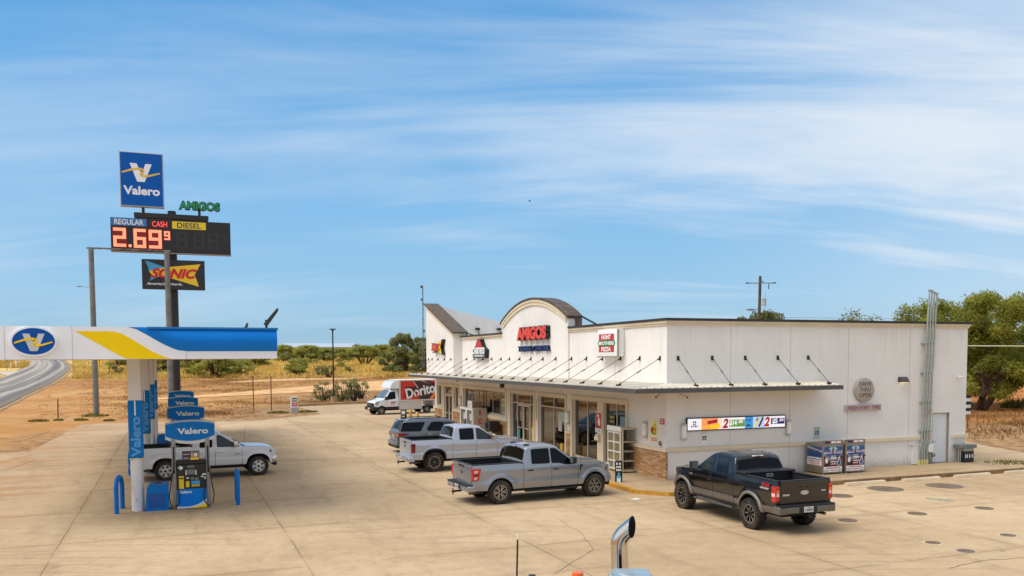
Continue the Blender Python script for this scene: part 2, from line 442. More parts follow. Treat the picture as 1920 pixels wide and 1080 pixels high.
# road on the left, its dirt track to the right
def strip_mesh(name, A, B, m, lift, thick=0.0, sub=6, rag=0.0):
    """ribbon between two polylines, draped on the terrain; UV u across, v along"""
    def dens(P):
        o = []
        for a, b in zip(P, P[1:]):
            for k in range(sub): o.append(a.lerp(b, k / sub))
        return o + [P[-1]]
    A = dens(A); B = dens(B); k = 8
    if rag:
        for i in range(len(A)):
            d = (A[i] - B[i]).normalized(); A[i] = A[i] + d * rag * noise.noise((i * .83, 1, 0)); B[i] = B[i] - d * rag * noise.noise((i * .83, 7, 0))
    k = 8; v = []; f = []; uv = {}
    for i, (a, b) in enumerate(zip(A, B)):
        for j in range(k + 1):
            p = a.lerp(b, j / k); v.append((p.x, p.y, tz(p.x, p.y) + lift)); uv[len(v) - 1] = (j / k, i / sub)
    for i in range(len(A) - 1):
        for j in range(k): f.append((i * (k + 1) + j, (i + 1) * (k + 1) + j, (i + 1) * (k + 1) + j + 1, i * (k + 1) + j + 1))
    if thick:
        b0 = len(v)
        for i in range(len(A)):
            p = Vector(v[i * (k + 1)]); q = Vector(v[i * (k + 1) + 1]); d = (p - q).normalized() * .12
            w = .10 * noise.noise((i * 1.7, 0, 0))
            v.append((p.x + d.x * (1 + w * 6), p.y + d.y * (1 + w * 6), p.z - thick)); uv[len(v) - 1] = (0, i / sub)
        for i in range(len(A) - 1): f.append((i * (k + 1), b0 + i, b0 + i + 1, (i + 1) * (k + 1)))
    me = bpy.data.meshes.new(name); me.from_pydata(v, [], f)
    ul = me.uv_layers.new(name='UVMap')
    for lp in me.loops: ul.data[lp.index].uv = uv[lp.vertex_index]
    me.materials.append(m); me.polygons.foreach_set('use_smooth', [True] * len(me.polygons))
    o = bpy.data.objects.new(name, me); COL.objects.link(o); return tag(o, kind='structure')
m, nt, b = newmat('worn_asphalt')
uvn = nt.n('ShaderNodeTexCoord').outputs['UV']; P = posnode(nt)
su = nt.n('ShaderNodeSeparateXYZ', ins={0: uvn}).outputs[0]
wave = nt.noise(nt.mapping(uvn, scale=(7, .10, 1)), 1.0, 3, .5, .3)
colr = nt.mix(nt.ramp(wave, .40, .60), lin((104, 98, 92)), lin((168, 158, 146)))
colr = nt.mix(nt.math('MULTIPLY', nt.ramp(nt.noise(P, .9, 6, .7), .45, .75), .3), colr, lin((110, 100, 92)))
colr = nt.mix(nt.math('MULTIPLY', nt.ramp(su, .10, .0), .7), colr, lin((176, 150, 120)))
nt.t.links.new(colr, b.inputs['Base Color']); b.inputs['Roughness'].default_value = .85
ROADM = m
rA = [GT(*p) for p in ((-70, 800), (0, 766), (43, 744), (70, 732), (95, 720), (115, 707), (128.6, 695), (130.5, 689), (126, 682), (115, 676.5))]
rB = [GT(*p) for p in ((-330, 735), (-150, 728), (-60, 722), (-10, 716), (13.5, 706), (30, 699), (45, 692), (55, 685), (58, 680), (60, 676))]
rA += [rA[-1] + Vector((-16, 45, 0)), rA[-1] + Vector((-40, 90, 0))]; rB += [rB[-1] + Vector((-16, 45, 0)), rB[-1] + Vector((-40, 90, 0))]
strip_mesh('road', rA, rB, ROADM, .16, .22, 14, .45)
def wid(P_, Q_, f): return [p + (p - q).normalized() * f for p, q in zip(P_, Q_)]
strip_mesh('road_shoulder', wid(rA, rB, 2.2), wid(rB, rA, 2.0), mat('shoulder_gravel', (170, 142, 110), .95, var=.25, vs=.8, bump=.5, bs=6, spec=.1, dirt=(128, 98, 68), dirt_amt=.6), .05, 0, 14, .9)
sA = [GT(*p) for p in ((14, 706), (2, 703), (-40, 705), (-140, 712))]; sB = [GT(*p) for p in ((36, 696), (14, 697), (-40, 698), (-140, 702))]
strip_mesh('side_road', sA, sB, mat('side_road_gravel', (192, 176, 152), .9, var=.15, vs=.4), .12)
TRK = mat('pale_track_dirt', (214, 172, 122), .95, var=.22, vs=.5, bump=.5, bs=4, spec=.15, dirt=(168, 124, 80), dirt_amt=.5)
tA = [GT(*p) for p in ((234, 752.5), (296, 746.5), (343, 743), (500, 732), (588, 724), (655, 718), (720, 714), (800, 709), (950, 702))]
tB = [GT(*p) for p in ((234, 754.5), (296, 750.5), (343, 747.5), (500, 740), (588, 736), (655, 734), (720, 733), (800, 728), (950, 722))]
strip_mesh('dirt_track', tA, tB, TRK, .045)
tA = [GT(*p) for p in ((430, 716), (500, 712), (560, 709.5), (640, 708), (700, 706.5))]; tB = [GT(*p) for p in ((430, 718), (500, 716.5), (560, 714), (640, 712), (700, 708.5))]
strip_mesh('far_track', tA, tB, TRK, .05)

# cracks in the forecourt and a faded bay marking
CRK = mat('crack_dark', (112, 86, 58), .95, var=.3)
mb = MB()
def crack(pp, w=.022):
    pts = [G(*p) for p in pp]; q = []
    for a, b in zip(pts, pts[1:]):
        for k in range(6):
            t = k / 6; p = a.lerp(b, t); q.append(Vector((p.x + random.uniform(-.03, .03), p.y + random.uniform(-.03, .03), .011)))
    q.append(Vector((pts[-1].x, pts[-1].y, .011)))
    for a, b in zip(q, q[1:]):
        d = (b - a).normalized(); nn = Vector((-d.y, d.x, 0)) * w * random.uniform(.4, .8)
        mb.poly([a - nn, b - nn, b + nn, a + nn])
crack([(1046, 973), (1072, 990), (1090, 998), (1092, 1005), (1106, 1022), (1112, 1031)], .009)
crack([(1112, 1031), (1134, 1033)], .008); crack([(1036, 1079), (1112, 1031)], .012)
crack([(0, 868), (30, 861), (60, 853)], .05); crack([(0, 884), (40, 872), (66, 862)], .03)
crack([(20, 830), (50, 824), (95, 808)], .03); crack([(30, 882), (90, 874), (170, 868), (210, 864)], .03); crack([(100, 838), (160, 838), (200, 845)], .03)
crack([(1920, 1046), (1840, 1052), (1780, 1066)], .02)
tag(mb.build('pavement_cracks', CRK, recalc=False, flat=True), kind='structure')
BLU = mat('faded_blue_paint', (150, 148, 128), .9, var=.3, vs=2)
mb = MB()
for pp in [((1735, 933), (1790, 938), (1786, 941), (1738, 936))]:
    mb.poly([tuple(G(*p)[:2]) + (.011,) for p in pp])
tag(mb.build('bay_marking', BLU, recalc=False, flat=True), kind='structure')
# ================================================================ STORE
def stucco():
    m, nt, b = newmat('stucco_offwhite'); tc = nt.n('ShaderNodeTexCoord').outputs['Object']; c = lin((234, 229, 222))
    z = nt.n('ShaderNodeSeparateXYZ', ins={0: tc}).outputs[2]
    n1 = nt.noise(tc, .55, 6, .65); n2 = nt.noise(nt.mapping(tc, scale=(5, 5, .16)), 1.6, 6, .68); n3 = nt.noise(tc, 6, 6, .7)
    col = nt.mix(nt.ramp(n1, .35, .70), c, mul(c, .93))
    # run-off streaks below the coping and the awning brackets, splash marks at the foot
    top = nt.math('MULTIPLY', nt.ramp(n2, .52, .74), nt.math('ADD', .05, nt.math('MULTIPLY', nt.ramp(nt.math('ADD', z, nt.math('MULTIPLY', n1, 2.2)), 5.2, 7.3), .27)))
    col = nt.mix(top, col, lin((158, 142, 122)))
    foot = nt.math('MULTIPLY', nt.ramp(nt.math('ADD', z, nt.math('MULTIPLY', n3, .7)), .95, .42), .45)
    col = nt.mix(foot, col, lin((150, 122, 92)))
    col = nt.mix(nt.math('MULTIPLY', nt.ramp(nt.noise(tc, 1.1, 8, .75), .60, .72), .16), col, lin((176, 160, 140)))
    nt.t.links.new(col, b.inputs['Base Color']); b.inputs['Roughness'].default_value = .92; b.inputs['Specular IOR Level'].default_value = .2
    nt.t.links.new(nt.n('ShaderNodeBump', ins={'Strength': .22, 'Distance': .02, 'Height': nt.math('ADD', nt.noise(tc, 45, 4, .6), nt.math('MULTIPLY', nt.noise(tc, 1.4, 3), 1.2))}).outputs[0], b.inputs['Normal'])
    return m
WALL = stucco()
CREAM = mat('cream_trim', (224, 208, 180), .85, var=.05, vs=1.0, spec=.25, streak=.15)
CAPM = mat('dark_metal_cap', (46, 40, 36), .5, var=.15, vs=2)
SHING = mat('brown_shingle', (92, 78, 66), .85, var=.25, vs=2.5, bump=.4, bs=12)
JOINT = mat('wall_joint', (168, 158, 148), .9, var=.05)
ALU = mat('storefront_aluminium', (196, 184, 164), .5, .0, var=.05)
AWT = mat('awning_metal', (214, 206, 188), .5, .25, var=.12, vs=1.2, streak=.25)
AWF = mat('awning_dark_fascia', (86, 83, 82), .55, .1, var=.15, vs=1.5)
BLK = mat('black_metal', (22, 21, 21), .5, var=.1)
SOFF = mat('awning_soffit', (176, 158, 132), .9, var=.06)
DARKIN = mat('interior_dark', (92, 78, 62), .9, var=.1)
WHT = mat('white_plastic', (226, 224, 218), .4, var=.03)
def stone_material():
    m, nt, b = newmat('ledgestone')
    tc = nt.n('ShaderNodeTexCoord').outputs['Object']
    s = nt.n('ShaderNodeSeparateXYZ', ins={0: tc})
    wv = nt.noise(tc, 2.2, 3); wv2 = nt.noise(tc, 7, 3)
    vec = nt.n('ShaderNodeCombineXYZ', ins={0: nt.math('ADD', s.outputs[1], nt.math('MULTIPLY', wv2, .10)), 1: nt.math('ADD', s.outputs[2], nt.math('MULTIPLY', wv, .07)), 2: 0.0}).outputs[0]
    br = nt.n('ShaderNodeTexBrick', offset=.42, offset_frequency=2, squash=.7, squash_frequency=3, ins={'Vector': vec, 'Color1': (0, 0, 0, 1), 'Color2': (1, 1, 1, 1), 'Mortar': (.5, .5, .5, 1), 'Scale': 1.0, 'Mortar Size': .005, 'Mortar Smooth': .6, 'Bias': 0.0, 'Brick Width': .40, 'Row Height': .082})
    k = nt.n('ShaderNodeSeparateColor', ins={0: br.outputs['Color']}).outputs[0]
    nz = nt.noise(tc, 14, 5, .65)
    c = nt.mix(k, lin((156, 112, 74)), lin((214, 176, 130)))
    c = nt.mix(nt.math('MULTIPLY', nt.ramp(nz, .35, .7), .45), c, lin((190, 138, 88)))
    c = nt.mix(nt.math('MULTIPLY', br.outputs['Fac'], .8), c, lin((96, 70, 48)))
    nt.t.links.new(c, b.inputs['Base Color']); b.inputs['Roughness'].default_value = .9
    h = nt.math('ADD', nt.math('MULTIPLY', nt.math('SUBTRACT', 1.0, br.outputs['Fac']), 1.0), nt.math('MULTIPLY', nt.math('ADD', k, nz), .5))
    nt.t.links.new(nt.n('ShaderNodeBump', ins={'Strength': 1.0, 'Distance': .05, 'Height': h}).outputs[0], b.inputs['Normal'])
    return m
STONE = stone_material()
def pane_material(name, tint, k=.10):
    m = bpy.data.materials.new(name); m.use_nodes = True; t = m.node_tree; t.nodes.clear(); nt = NT(t)
    tr = nt.n('ShaderNodeBsdfTransparent', ins={'Color': tint}); gl = nt.n('ShaderNodeBsdfGlossy', ins={'Color': (.9, .9, .9, 1), 'Roughness': .015})
    lw = nt.n('ShaderNodeLayerWeight', ins={'Blend': .35}).outputs['Fresnel']
    f = nt.math('ADD', k, nt.math('MULTIPLY', lw, .8), True)
    mx = nt.n('ShaderNodeMixShader', ins={0: f, 1: tr.outputs[0], 2: gl.outputs[0]})
    out = nt.n('ShaderNodeOutputMaterial'); t.links.new(mx.outputs[0], out.inputs[0]); return m
PANE = pane_material('shop_glass', (.50, .48, .44, 1), .10)

store = thing('convenience_store', 'long low off-white stucco shop with arched parapet, sloped corner tower and dark metal awning', 'shop', SC0, TH)
def bt(y0, y1): return y0, y1
# --- walls
mb = MB()
L, D, ZT = 33.7, 15.7, 6.22
OPN = [(3.28, 8.72, .15, 2.97), (9.6, 13.05, .15, 2.97), (13.75, 17.3, .15, 2.97), (18.2, 26.42, 1.5, 2.97), (27.6, 28.62, 1.47, 2.97), (29.1, 31.2, .15, 2.97), (31.86, 32.98, 1.47, 2.97)]
y = 0.0
for y0, y1, z0, z1 in OPN:
    mb.box(0, .25, y, y0, 0, 2.97)
    if z0 > .2: mb.box(0, .25, y0, y1, 0, z0)
    y = y1
mb.box(0, .25, y, L, 0, 2.97); mb.box(0, .25, 0, L, 2.97, ZT)
mb.box(.25, 13.69, 0, .25, 0, ZT); mb.box(13.69, 14.73, 0, .25, 2.42, ZT); mb.box(14.73, D, 0, .25, 0, ZT)
mb.box(D - .25, D, .25, L, 0, ZT)
mb.box(.25, D - .25, L - .25, L, 0, 5.8)
mb.build('wall', WALL, store)
mb = MB(); mb.prism([(.35, 5.8), (D, 5.8), (D, 6.45), (10.4, 6.55), (.65, 8.86), (.35, 8.92)], -L, -(L - .25), M=Matrix(((1, 0, 0, 0), (0, 0, -1, 0), (0, 1, 0, 0), (0, 0, 0, 1))))
mb.build('far_parapet', WALL, store)
mb = MB(); mb.box(.25, D - .25, .25, L - .25, 5.7, 5.85); mb.build('roof', mat('roof_membrane', (190, 184, 174), .9, var=.1), store)
mb = MB()
for x in (2.95, 5.88, 8.90, 12.31): mb = MB(); mb.box(x, x + .014, -.003, .02, .02, 6.2); mb.build('wall_joint', JOINT, store)
mb = MB(); mb.box(-.003, .02, 4.3, 4.312, 3.95, 6.2); mb.build('wall_joint', JOINT, store)
YZ = Matrix(((0, 0, -1, 0), (1, 0, 0, 0), (0, 1, 0, 0), (0, 0, 0, 1)))   # polygon (y,z) -> prism along -x
# --- tower
tw = MB(); tw.prism([(26.83, 3.88), (33.9, 3.88), (33.9, 9.0), (26.83, 6.72)], -.30, .6, M=YZ)
tower = tw.build('corner_tower', WALL, store)
sl_ = (9.0 - 6.72) / (33.9 - 26.83)
def slope_band(mb, dz0, dz1, x0, x1, ya, yb):
    z = lambda yy: 6.72 + (yy - 26.83) * sl_
    mb.prism([(ya, z(ya) + dz0), (yb, z(yb) + dz0), (yb, z(yb) + dz1), (ya, z(ya) + dz1)], -x1, -x0, M=YZ)
mb = MB(); slope_band(mb, .0, .09, -.74, .42, 26.70, 34.12); mb.build('tower_roof', SHING, tower)
mb = MB(); slope_band(mb, -.14, -.004, -.68, -.602, 26.76, 34.05); slope_band(mb, -.27, -.145, -.65, -.602, 26.79, 34.0)
mb.box(-.60, .30, 26.76, 26.828, 6.54, 6.68); mb.box(-.60, .30, 26.79, 26.828, 6.40, 6.535)
mb.build('tower_cornice', CREAM, tower)
mb = MB(); mb.box(.30, .40, 26.76, 26.95, 6.22, 6.74); mb.tube([(.4, 26.9, 6.7), (2.2, 26.9, 6.2)], .04); mb.build('tower_brace', CAPM, tower)
# --- arch
RA = 10.38; ZC = 8.1 - RA; YC = 13.75
def arc_pts(r, ha, n=28): return [(YC + r * math.sin(-ha + 2 * ha * k / n), ZC + r * math.cos(-ha + 2 * ha * k / n)) for k in range(n + 1)]
HA = math.asin(4.65 / RA)
mb = MB(); mb.prism([(YC - 4.65, 3.9)] + arc_pts(RA, HA) + [(YC + 4.65, 3.9)], -.42, .10, M=YZ)
arch = mb.build('arched_parapet', WALL, store)
def arc_band(mb, r0, r1, x0, x1, ha=HA):
    a = arc_pts(r0, ha); c = arc_pts(r1, ha); n = len(a)
    for i in range(n - 1): mb.prism([a[i], a[i + 1], c[i + 1], c[i]], -x1, -x0, M=YZ)
mb = MB(); arc_band(mb, RA + .004, RA + .10, -.24, .62, HA + .012); mb.box(.30, .62, 9.0, 9.09, 6.5, 7.0); mb.box(-.1, .30, 9.02, 9.09, 6.9, 7.02)
mb.build('arch_roof', mat('arch_roof_metal', (78, 66, 56), .6, .2, var=.3, vs=1.5, dirt=(150, 116, 84), dirt_amt=.5), arch)
mb = MB(); arc_band(mb, RA - .13, RA + .001, -.21, -.102); arc_band(mb, RA - .30, RA - .135, -.17, -.102); mb.build('arch_moulding', CREAM, arch)
mb = MB(); mb.tube([(.62, 9.4, 7.1), (2.6, 9.2, 6.1)], .045); mb.build('arch_brace', CAPM, arch)
# --- cornices and caps
for a, b_ in ((-.05, 9.07), (18.43, 26.76)):
    mb = MB(); mb.box(-.05, -.001, max(a, -.05), b_, 6.22, 6.305); mb.box(-.10, -.001, a - .05 if a < 0 else a, b_, 6.308, 6.40); mb.build('cornice', CREAM, store)
mb = MB(); mb.box(0, D + .05, -.05, -.001, 6.22, 6.305); mb.box(0, D + .10, -.10, -.001, 6.308, 6.40)
mb.build('cornice', CREAM, store)
mb = MB(); mb.box(-.14, .34, 18.43, 26.76, 6.403, 6.50); mb.build('parapet_cap', CAPM, store)
mb = MB(); mb.box(-.14, .34, -.14, 9.07, 6.403, 6.50); mb.box(.341, D + .16, -.14, .34, 6.403, 6.50)
mb.box(D - .3, D + .16, .341, L, 6.403, 6.49)
mb.build('parapet_cap', CAPM, store)
# --- wainscot and its trim
for a, b_ in ((0, 3.08), (8.93, 9.42), (17.78, 28.9), (31.58, 33.7)):
    mb = MB(); mb.box(-.06, .001 if a else .03, a - (.06 if a == 0 else 0), b_, .12, 1.235); mb.build('stone_wainscot', STONE, store)
for a, b_ in ((-.09, 3.08), (8.93, 9.42), (17.78, 28.9), (31.58, 33.8)):
    mb = MB(); mb.box(-.10, -.001, a, b_, 1.238, 1.40, .008); mb.build('wainscot_trim', CREAM, store)
for a, b_ in ((.001, 13.62), (14.86, D + .1)):
    mb = MB(); mb.box(a, b_, -.09, -.001, 1.25, 1.41, .008); mb.build('wainscot_trim', CREAM, store)
# --- trim round each opening
TRM = [(3.09, 8.92, .15, 3.16, 0), (9.44, 13.2, .15, 3.14, 1), (13.58, 17.76, .15, 3.14, 2), (18.04, 26.62, 1.40, 3.14, 3), (27.42, 28.83, 1.40, 3.14, 4), (28.92, 31.56, .15, 3.14, 5), (31.68, 33.2, 1.40, 3.14, 6)]
for (a, b_, z0, z1, i) in TRM:
    y0, y1, o0, o1 = OPN[i]; mb = MB()
    mb.box(-.06, -.001, a, y0, z0, z1); mb.box(-.06, -.001, y1, b_, z0, z1); mb.box(-.06, -.001, y0, y1, o1, z1)
    if o0 > .3: mb.box(-.075, -.001, y0, y1, z0, o0)
    mb.build('opening_trim', CREAM, store)
# --- glazing
def glazing(name, i, vert, horiz, skip=(), bw=.055):
    """vert: mullion centre lines, horiz: (z, y0, y1) transoms"""
    y0, y1, z0, z1 = OPN[i]; mb = MB(); X0, X1 = .09, .16
    mb.box(X0, X1, y0, y0 + bw, z0, z1); mb.box(X0, X1, y1 - bw, y1, z0, z1)
    mb.box(X0, X1, y0 + bw, y1 - bw, z1 - bw, z1); mb.box(X0, X1, y0 + bw, y1 - bw, z0, z0 + .10)
    for v in vert:
        yy, zz0, zz1 = v if isinstance(v, tuple) else (v, z0 + .10, z1 - bw); mb.box(X0 - .004, X1 + .004, yy - bw / 2, yy + bw / 2, zz0, zz1)
    for z, a, b_ in horiz: mb.box(X0 - .002, X1 + .002, a, b_, z - .03, z + .03)
    w = mb.build(name, ALU, store)
    mb = MB(); mb.box(.12, .13, y0 + bw, y1 - bw, z0 + .1, z1 - bw); mb.build('pane', PANE, w)
    return w
glazing('window', 0, [4.33, 7.27], [])
mb = MB(); mb.box(-.03, .24, 5.40, 6.02, .15, 2.97); mb.build('window_post', CREAM, store)
glazing('window', 1, [11.26], [(2.43, 9.6, 13.05)])
glazing('shop_entrance', 2, [14.48, 16.52], [(2.42, 13.75, 17.3)])
glazing('window', 3, [19.39, 20.76, 22.15, 23.54, 24.9], [])
glazing('window', 4, [], []); glazing('tower_entrance', 5, [(29.16, .25, 2.9), (31.12, .25, 2.9)], [(2.42, 29.1, 31.2)]); glazing('window', 6, [], [])
def leaf(y0, y1, hy):
    mb = MB(); b = .09
    mb.box(.05, .10, y0, y0 + b, .17, 2.38); mb.box(.05, .10, y1 - b, y1, .17, 2.38); mb.box(.05, .10, y0 + b, y1 - b, 2.26, 2.38); mb.box(.05, .10, y0 + b, y1 - b, .17, .40); mb.box(.055, .095, y0 + b, y1 - b, 1.0, 1.06)
    d = mb.build('door', ALU, store)
    h = MB(); h.tube([(.05, hy, 1.0), (-.02, hy, 1.02), (-.02, hy, 1.36), (.05, hy, 1.38)], .014); h.build('door_handle', mat('bright_steel', (190, 188, 184), .25, .9), d)
leaf(14.52, 15.49, 15.38); leaf(15.51, 16.48, 15.62); leaf(29.2, 30.14, 30.04); leaf(30.16, 31.1, 30.26)
# --- inside, seen dimly through the glass
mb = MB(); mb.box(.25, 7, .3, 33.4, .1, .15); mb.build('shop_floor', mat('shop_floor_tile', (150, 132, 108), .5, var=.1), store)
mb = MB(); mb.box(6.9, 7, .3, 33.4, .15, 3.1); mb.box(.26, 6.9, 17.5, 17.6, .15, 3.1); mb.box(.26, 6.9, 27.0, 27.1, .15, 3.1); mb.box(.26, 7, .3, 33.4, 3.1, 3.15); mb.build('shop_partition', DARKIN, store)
def prod_material():
    m, nt, b = newmat('shelf_goods'); tc = nt.n('ShaderNodeTexCoord').outputs['Object']
    v = nt.n('ShaderNodeTexVoronoi', distance='CHEBYCHEV', ins={'Vector': tc, 'Scale': 7.0})
    hs = nt.n('ShaderNodeHueSaturation', ins={'Hue': .5, 'Saturation': .8, 'Value': .45, 'Fac': 1.0, 'Color': v.outputs['Color']})
    nt.t.links.new(hs.outputs[0], b.inputs['Base Color']); return m
GOODS = prod_material()
for k, (yy, xx, hh, cc) in enumerate(((4.2, 1.6, 1.2, 0), (7.2, 1.2, 1.5, 0), (10.6, 1.4, 1.25, 0), (12.2, 1.0, 1.1, 0), (19.5, 1.4, 1.6, 0), (22.2, 1.8, 1.5, 0), (24.8, 1.5, 1.5, 0))):
    t = MB(); t.box(xx, xx + .5, yy - .65, yy + .65, .15, .15 + hh, .02)
    for z in (.4, .75, 1.1): t.box(xx - .12, xx, yy - .6, yy + .6, z, z + .02)
    t.mat(1).box(xx - .10, xx, yy - .58, yy + .58, .42, .15 + hh * .8)
    t.build('store_shelf', [ALU, GOODS], store)
# stickers and posters stuck on the panes
mb = MB(); mb.mat(0).box(.105, .115, 10.25, 10.75, 1.62, 2.22); mb.box(.105, .115, 9.9, 10.3, 1.75, 2.22); mb.mat(1).box(.103, .112, 10.3, 10.72, 1.25, 1.95)
mb.build('window_posters', [mat('poster_mint', (176, 196, 178), .5), mat('poster_pale', (196, 186, 180), .5)], store)
mb = MB(); mb.mat(0).box(.104, .114, 4.55, 5.05, 1.98, 2.46); mb.mat(1).box(.102, .115, 3.5, 4.05, 1.6, 2.4); mb.mat(2).scrib(.4, .12, FR((.1015, 4.8, 2.33), (0, -1, 0))); mb.scrib(.42, .12, FR((.1015, 4.8, 2.14), (0, -1, 0)), 2)
mb.build('window_posters', [mat('poster_black', (30, 30, 26), .5), mat('poster_bluegrey', (112, 150, 168), .5), mat('poster_yellow', (214, 196, 60), .5)], store)
mb = MB(); mb.mat(1).box(.104, .115, 13.9, 14.36, .30, 1.2); mb.mat(2).box(.104, .115, 13.9, 14.3, 1.25, 1.55); mb.mat(0).box(.102, .11, 14.0, 14.26, .72, 1.02); mb.mat(3).box(.02, .028, 15.95, 16.3, .45, .95)
mb.build('window_posters', [WHT, mat('poster_bright_yellow', (236, 208, 52), .5), mat('poster_orange', (210, 104, 60), .5), mat('poster_teal', (46, 150, 140), .5)], store)
mb = MB(); mb.mat(0).box(.104, .114, 18.35, 19.2, 1.65, 2.55); mb.mat(1).box(.1, .11, 18.45, 19.05, 1.75, 2.1); mb.mat(2).box(.1, .11, 18.5, 19.1, 2.2, 2.45)
mb.build('window_posters', [mat('poster_cream', (206, 196, 176), .5), mat('poster_green', (120, 146, 66), .5), mat('poster_tan', (176, 140, 96), .5)], store)
# side door
mb = MB(); mb.box(13.74, 14.68, .10, .15, .17, 2.38, .006)
sd_ = mb.build('door', mat('door_pale_grey_blue', (218, 220, 222), .5, var=.05, vs=1), store)
mb = MB(); mb.tube([(13.84, .10, 1.12), (13.84, .03, 1.12), (13.98, .03, 1.12)], .018); mb.build('door_handle', mat('bright_steel', (190, 188, 184), .25, .9), sd_)
mb = MB(); mb.box(13.69, 13.74, .02, .16, .15, 2.42); mb.box(14.68, 14.73, .02, .16, .15, 2.42); mb.box(13.74, 14.68, .02, .16, 2.38, 2.42); mb.box(13.69, 14.73, -.02, .18, .10, .165); mb.build('door_frame', mat('door_frame_taupe', (150, 140, 126), .6), store)
# --- awning
aw = MB(); E = -2.18; F = -1.5
def zroof(d, depth): return 3.93 - .10 * d / depth
def sheet_pair(q): aw.add(q + [(x, y, z - .025) for x, y, z in q], [(0, 1, 2, 3), (7, 6, 5, 4), (3, 2, 6, 7), (1, 2, 6, 5)])
sheet_pair([(0, 0, 3.93), (0, 33.4, 3.93), (E, 33.4, 3.83), (E, F, 3.83)]); sheet_pair([(0, 0, 3.93), (7.3, 0, 3.93), (7.3, F, 3.83), (E, F, 3.83)])
h = .035; w = .035
def rib(x0, y0, x1, y1, z0, z1, along):
    dx, dy = (0, w) if along == 'x' else (w, 0)
    aw.add([(x0 - dx, y0 - dy, z0), (x0 + dx, y0 + dy, z0), (x1 + dx, y1 + dy, z1), (x1 - dx, y1 - dy, z1), (x0 - dx * .5, y0 - dy * .5, z0 + h), (x0 + dx * .5, y0 + dy * .5, z0 + h), (x1 + dx * .5, y1 + dy * .5, z1 + h), (x1 - dx * .5, y1 - dy * .5, z1 + h)], [(0, 3, 7, 4), (1, 5, 6, 2), (4, 7, 6, 5), (3, 2, 6, 7)])
yy = F + .2
while yy < 33.4:
    k = max(0, yy / F) if yy < 0 else 0; rib(min(-.001, E * k), yy, E - .02, yy, 3.931 - .1 * k, 3.829, 'x'); yy += .305
xx = E + .15
while xx < 7.3:
    k = xx / E if xx < 0 else 0; rib(xx, min(-.001, F * k), xx, F - .02, 3.931 - .1 * k, 3.829, 'y'); xx += .305
awning = aw.build('awning', AWT, store, recalc=True)
mb = MB(); mb.box(E - .03, E + .05, F, 33.4, 3.64, 3.80); mb.box(E + .05, 7.3, F - .03, F + .05, 3.64, 3.80); mb.box(7.25, 7.33, F + .05, 0, 3.64, 3.80); mb.box(E + .05, 0, 33.33, 33.41, 3.64, 3.80)
mb.build('awning_fascia', AWF, awning)
mb = MB(); mb.box(E + .05, -.001, F + .05, 33.33, 3.66, 3.68); mb.box(.0, 7.25, F + .05, -.001, 3.66, 3.68); mb.build('awning_soffit', SOFF, awning)
def rod_mesh(p, q, side):
    p = Vector(p); q = Vector(q); d = q - p
    m = MB(); m.tube([p, q], .011, 6); m.tube([p + d * .46, p + d * .56], .022, 6); m.tube([p, p + d * .06], .028, 6); m.tube([q - d * .06, q], .028, 6)
    if side: m.box(p.x - .05, p.x + .05, p.y - .001, p.y + .03, p.z - .09, p.z + .09); m.box(q.x - .05, q.x + .05, q.y - .09, q.y + .09, q.z - .05, q.z + .02)
    else: m.box(p.x - .001, p.x + .03, p.y - .05, p.y + .05, p.z - .09, p.z + .09); m.box(q.x - .09, q.x + .09, q.y - .05, q.y + .05, q.z - .05, q.z + .02)
    return m
r0 = None
def rods(mbm, locs):
    o = mbm.build('awning_rod', BLK, awning); o.location = locs[0]
    for l in locs[1:]:
        c = o.copy(); COL.objects.link(c); c.location = l
rods(rod_mesh((-.03, 0, 4.93), (-1.85, 0, 3.91), 0), [(0, s, 0) for s in [.5, 2.12, 3.8, 5.53, 7.19, 8.85]])
rods(rod_mesh((-.13, 0, 4.93), (-1.85, 0, 3.91), 0), [(0, s, 0) for s in [10.53, 12.2, 13.88, 15.57, 17.2]])
rods(rod_mesh((-.03, 0, 4.93), (-1.85, 0, 3.91), 0), [(0, s, 0) for s in [18.89, 20.57, 22.22, 23.91, 25.66]])
rods(rod_mesh((-.63, 0, 4.93), (-1.85, 0, 3.91), 0), [(0, s, 0) for s in [27.35, 28.95, 30.6, 32.2, 33.2]])
rods(rod_mesh((0, -.03, 4.93), (0, -1.3, 3.91), 1), [(x, 0, 0) for x in [.5, 2.07, 3.64, 5.24, 6.78]])

# --- pavement round the store
mb = MB()
mb.box(-2.36, 0.3, -1.0, 34.5, 0, .15); mb.prism([(-2.36, -1.0), (-2.36, -1.75), (-1.55, -2.7), (-1.2, -2.78), (16.6, -2.78), (18.2, -1.2), (18.2, 0), (.3, 0), (.3, -1.0)], 0, .15)
mb.M = TR(SC0.x, SC0.y, 0, TH)
v0 = mb.v; mb.v = [tuple(mb.M @ Vector(p)) for p in v0]; mb.M = Matrix()
tag(mb.build('pavement', concrete_material('pavement_concrete', (172, 146, 112), (190, 164, 130), joints=False)), kind='structure')
mb = MB(); mb.M = TR(SC0.x, SC0.y, 0, TH)
mb.box(-2.42, -2.362, -1.72, 8.5, .0, .154); mb.box(-2.361, -2.2, -1.70, 8.5, .1505, .1545); mb.prism([(-2.42, -1.76), (-2.38, -1.80), (-1.56, -2.76), (-1.2, -2.84), (-1.0, -2.84), (-1.0, -2.782), (-1.2, -2.782), (-1.55, -2.702), (-2.36, -1.752)], 0, .154)
tag(mb.build('yellow_kerb', mat('worn_yellow_paint', (200, 146, 48), .85, var=.2, vs=4, dirt=(150, 110, 66), dirt_amt=.5)), kind='structure')

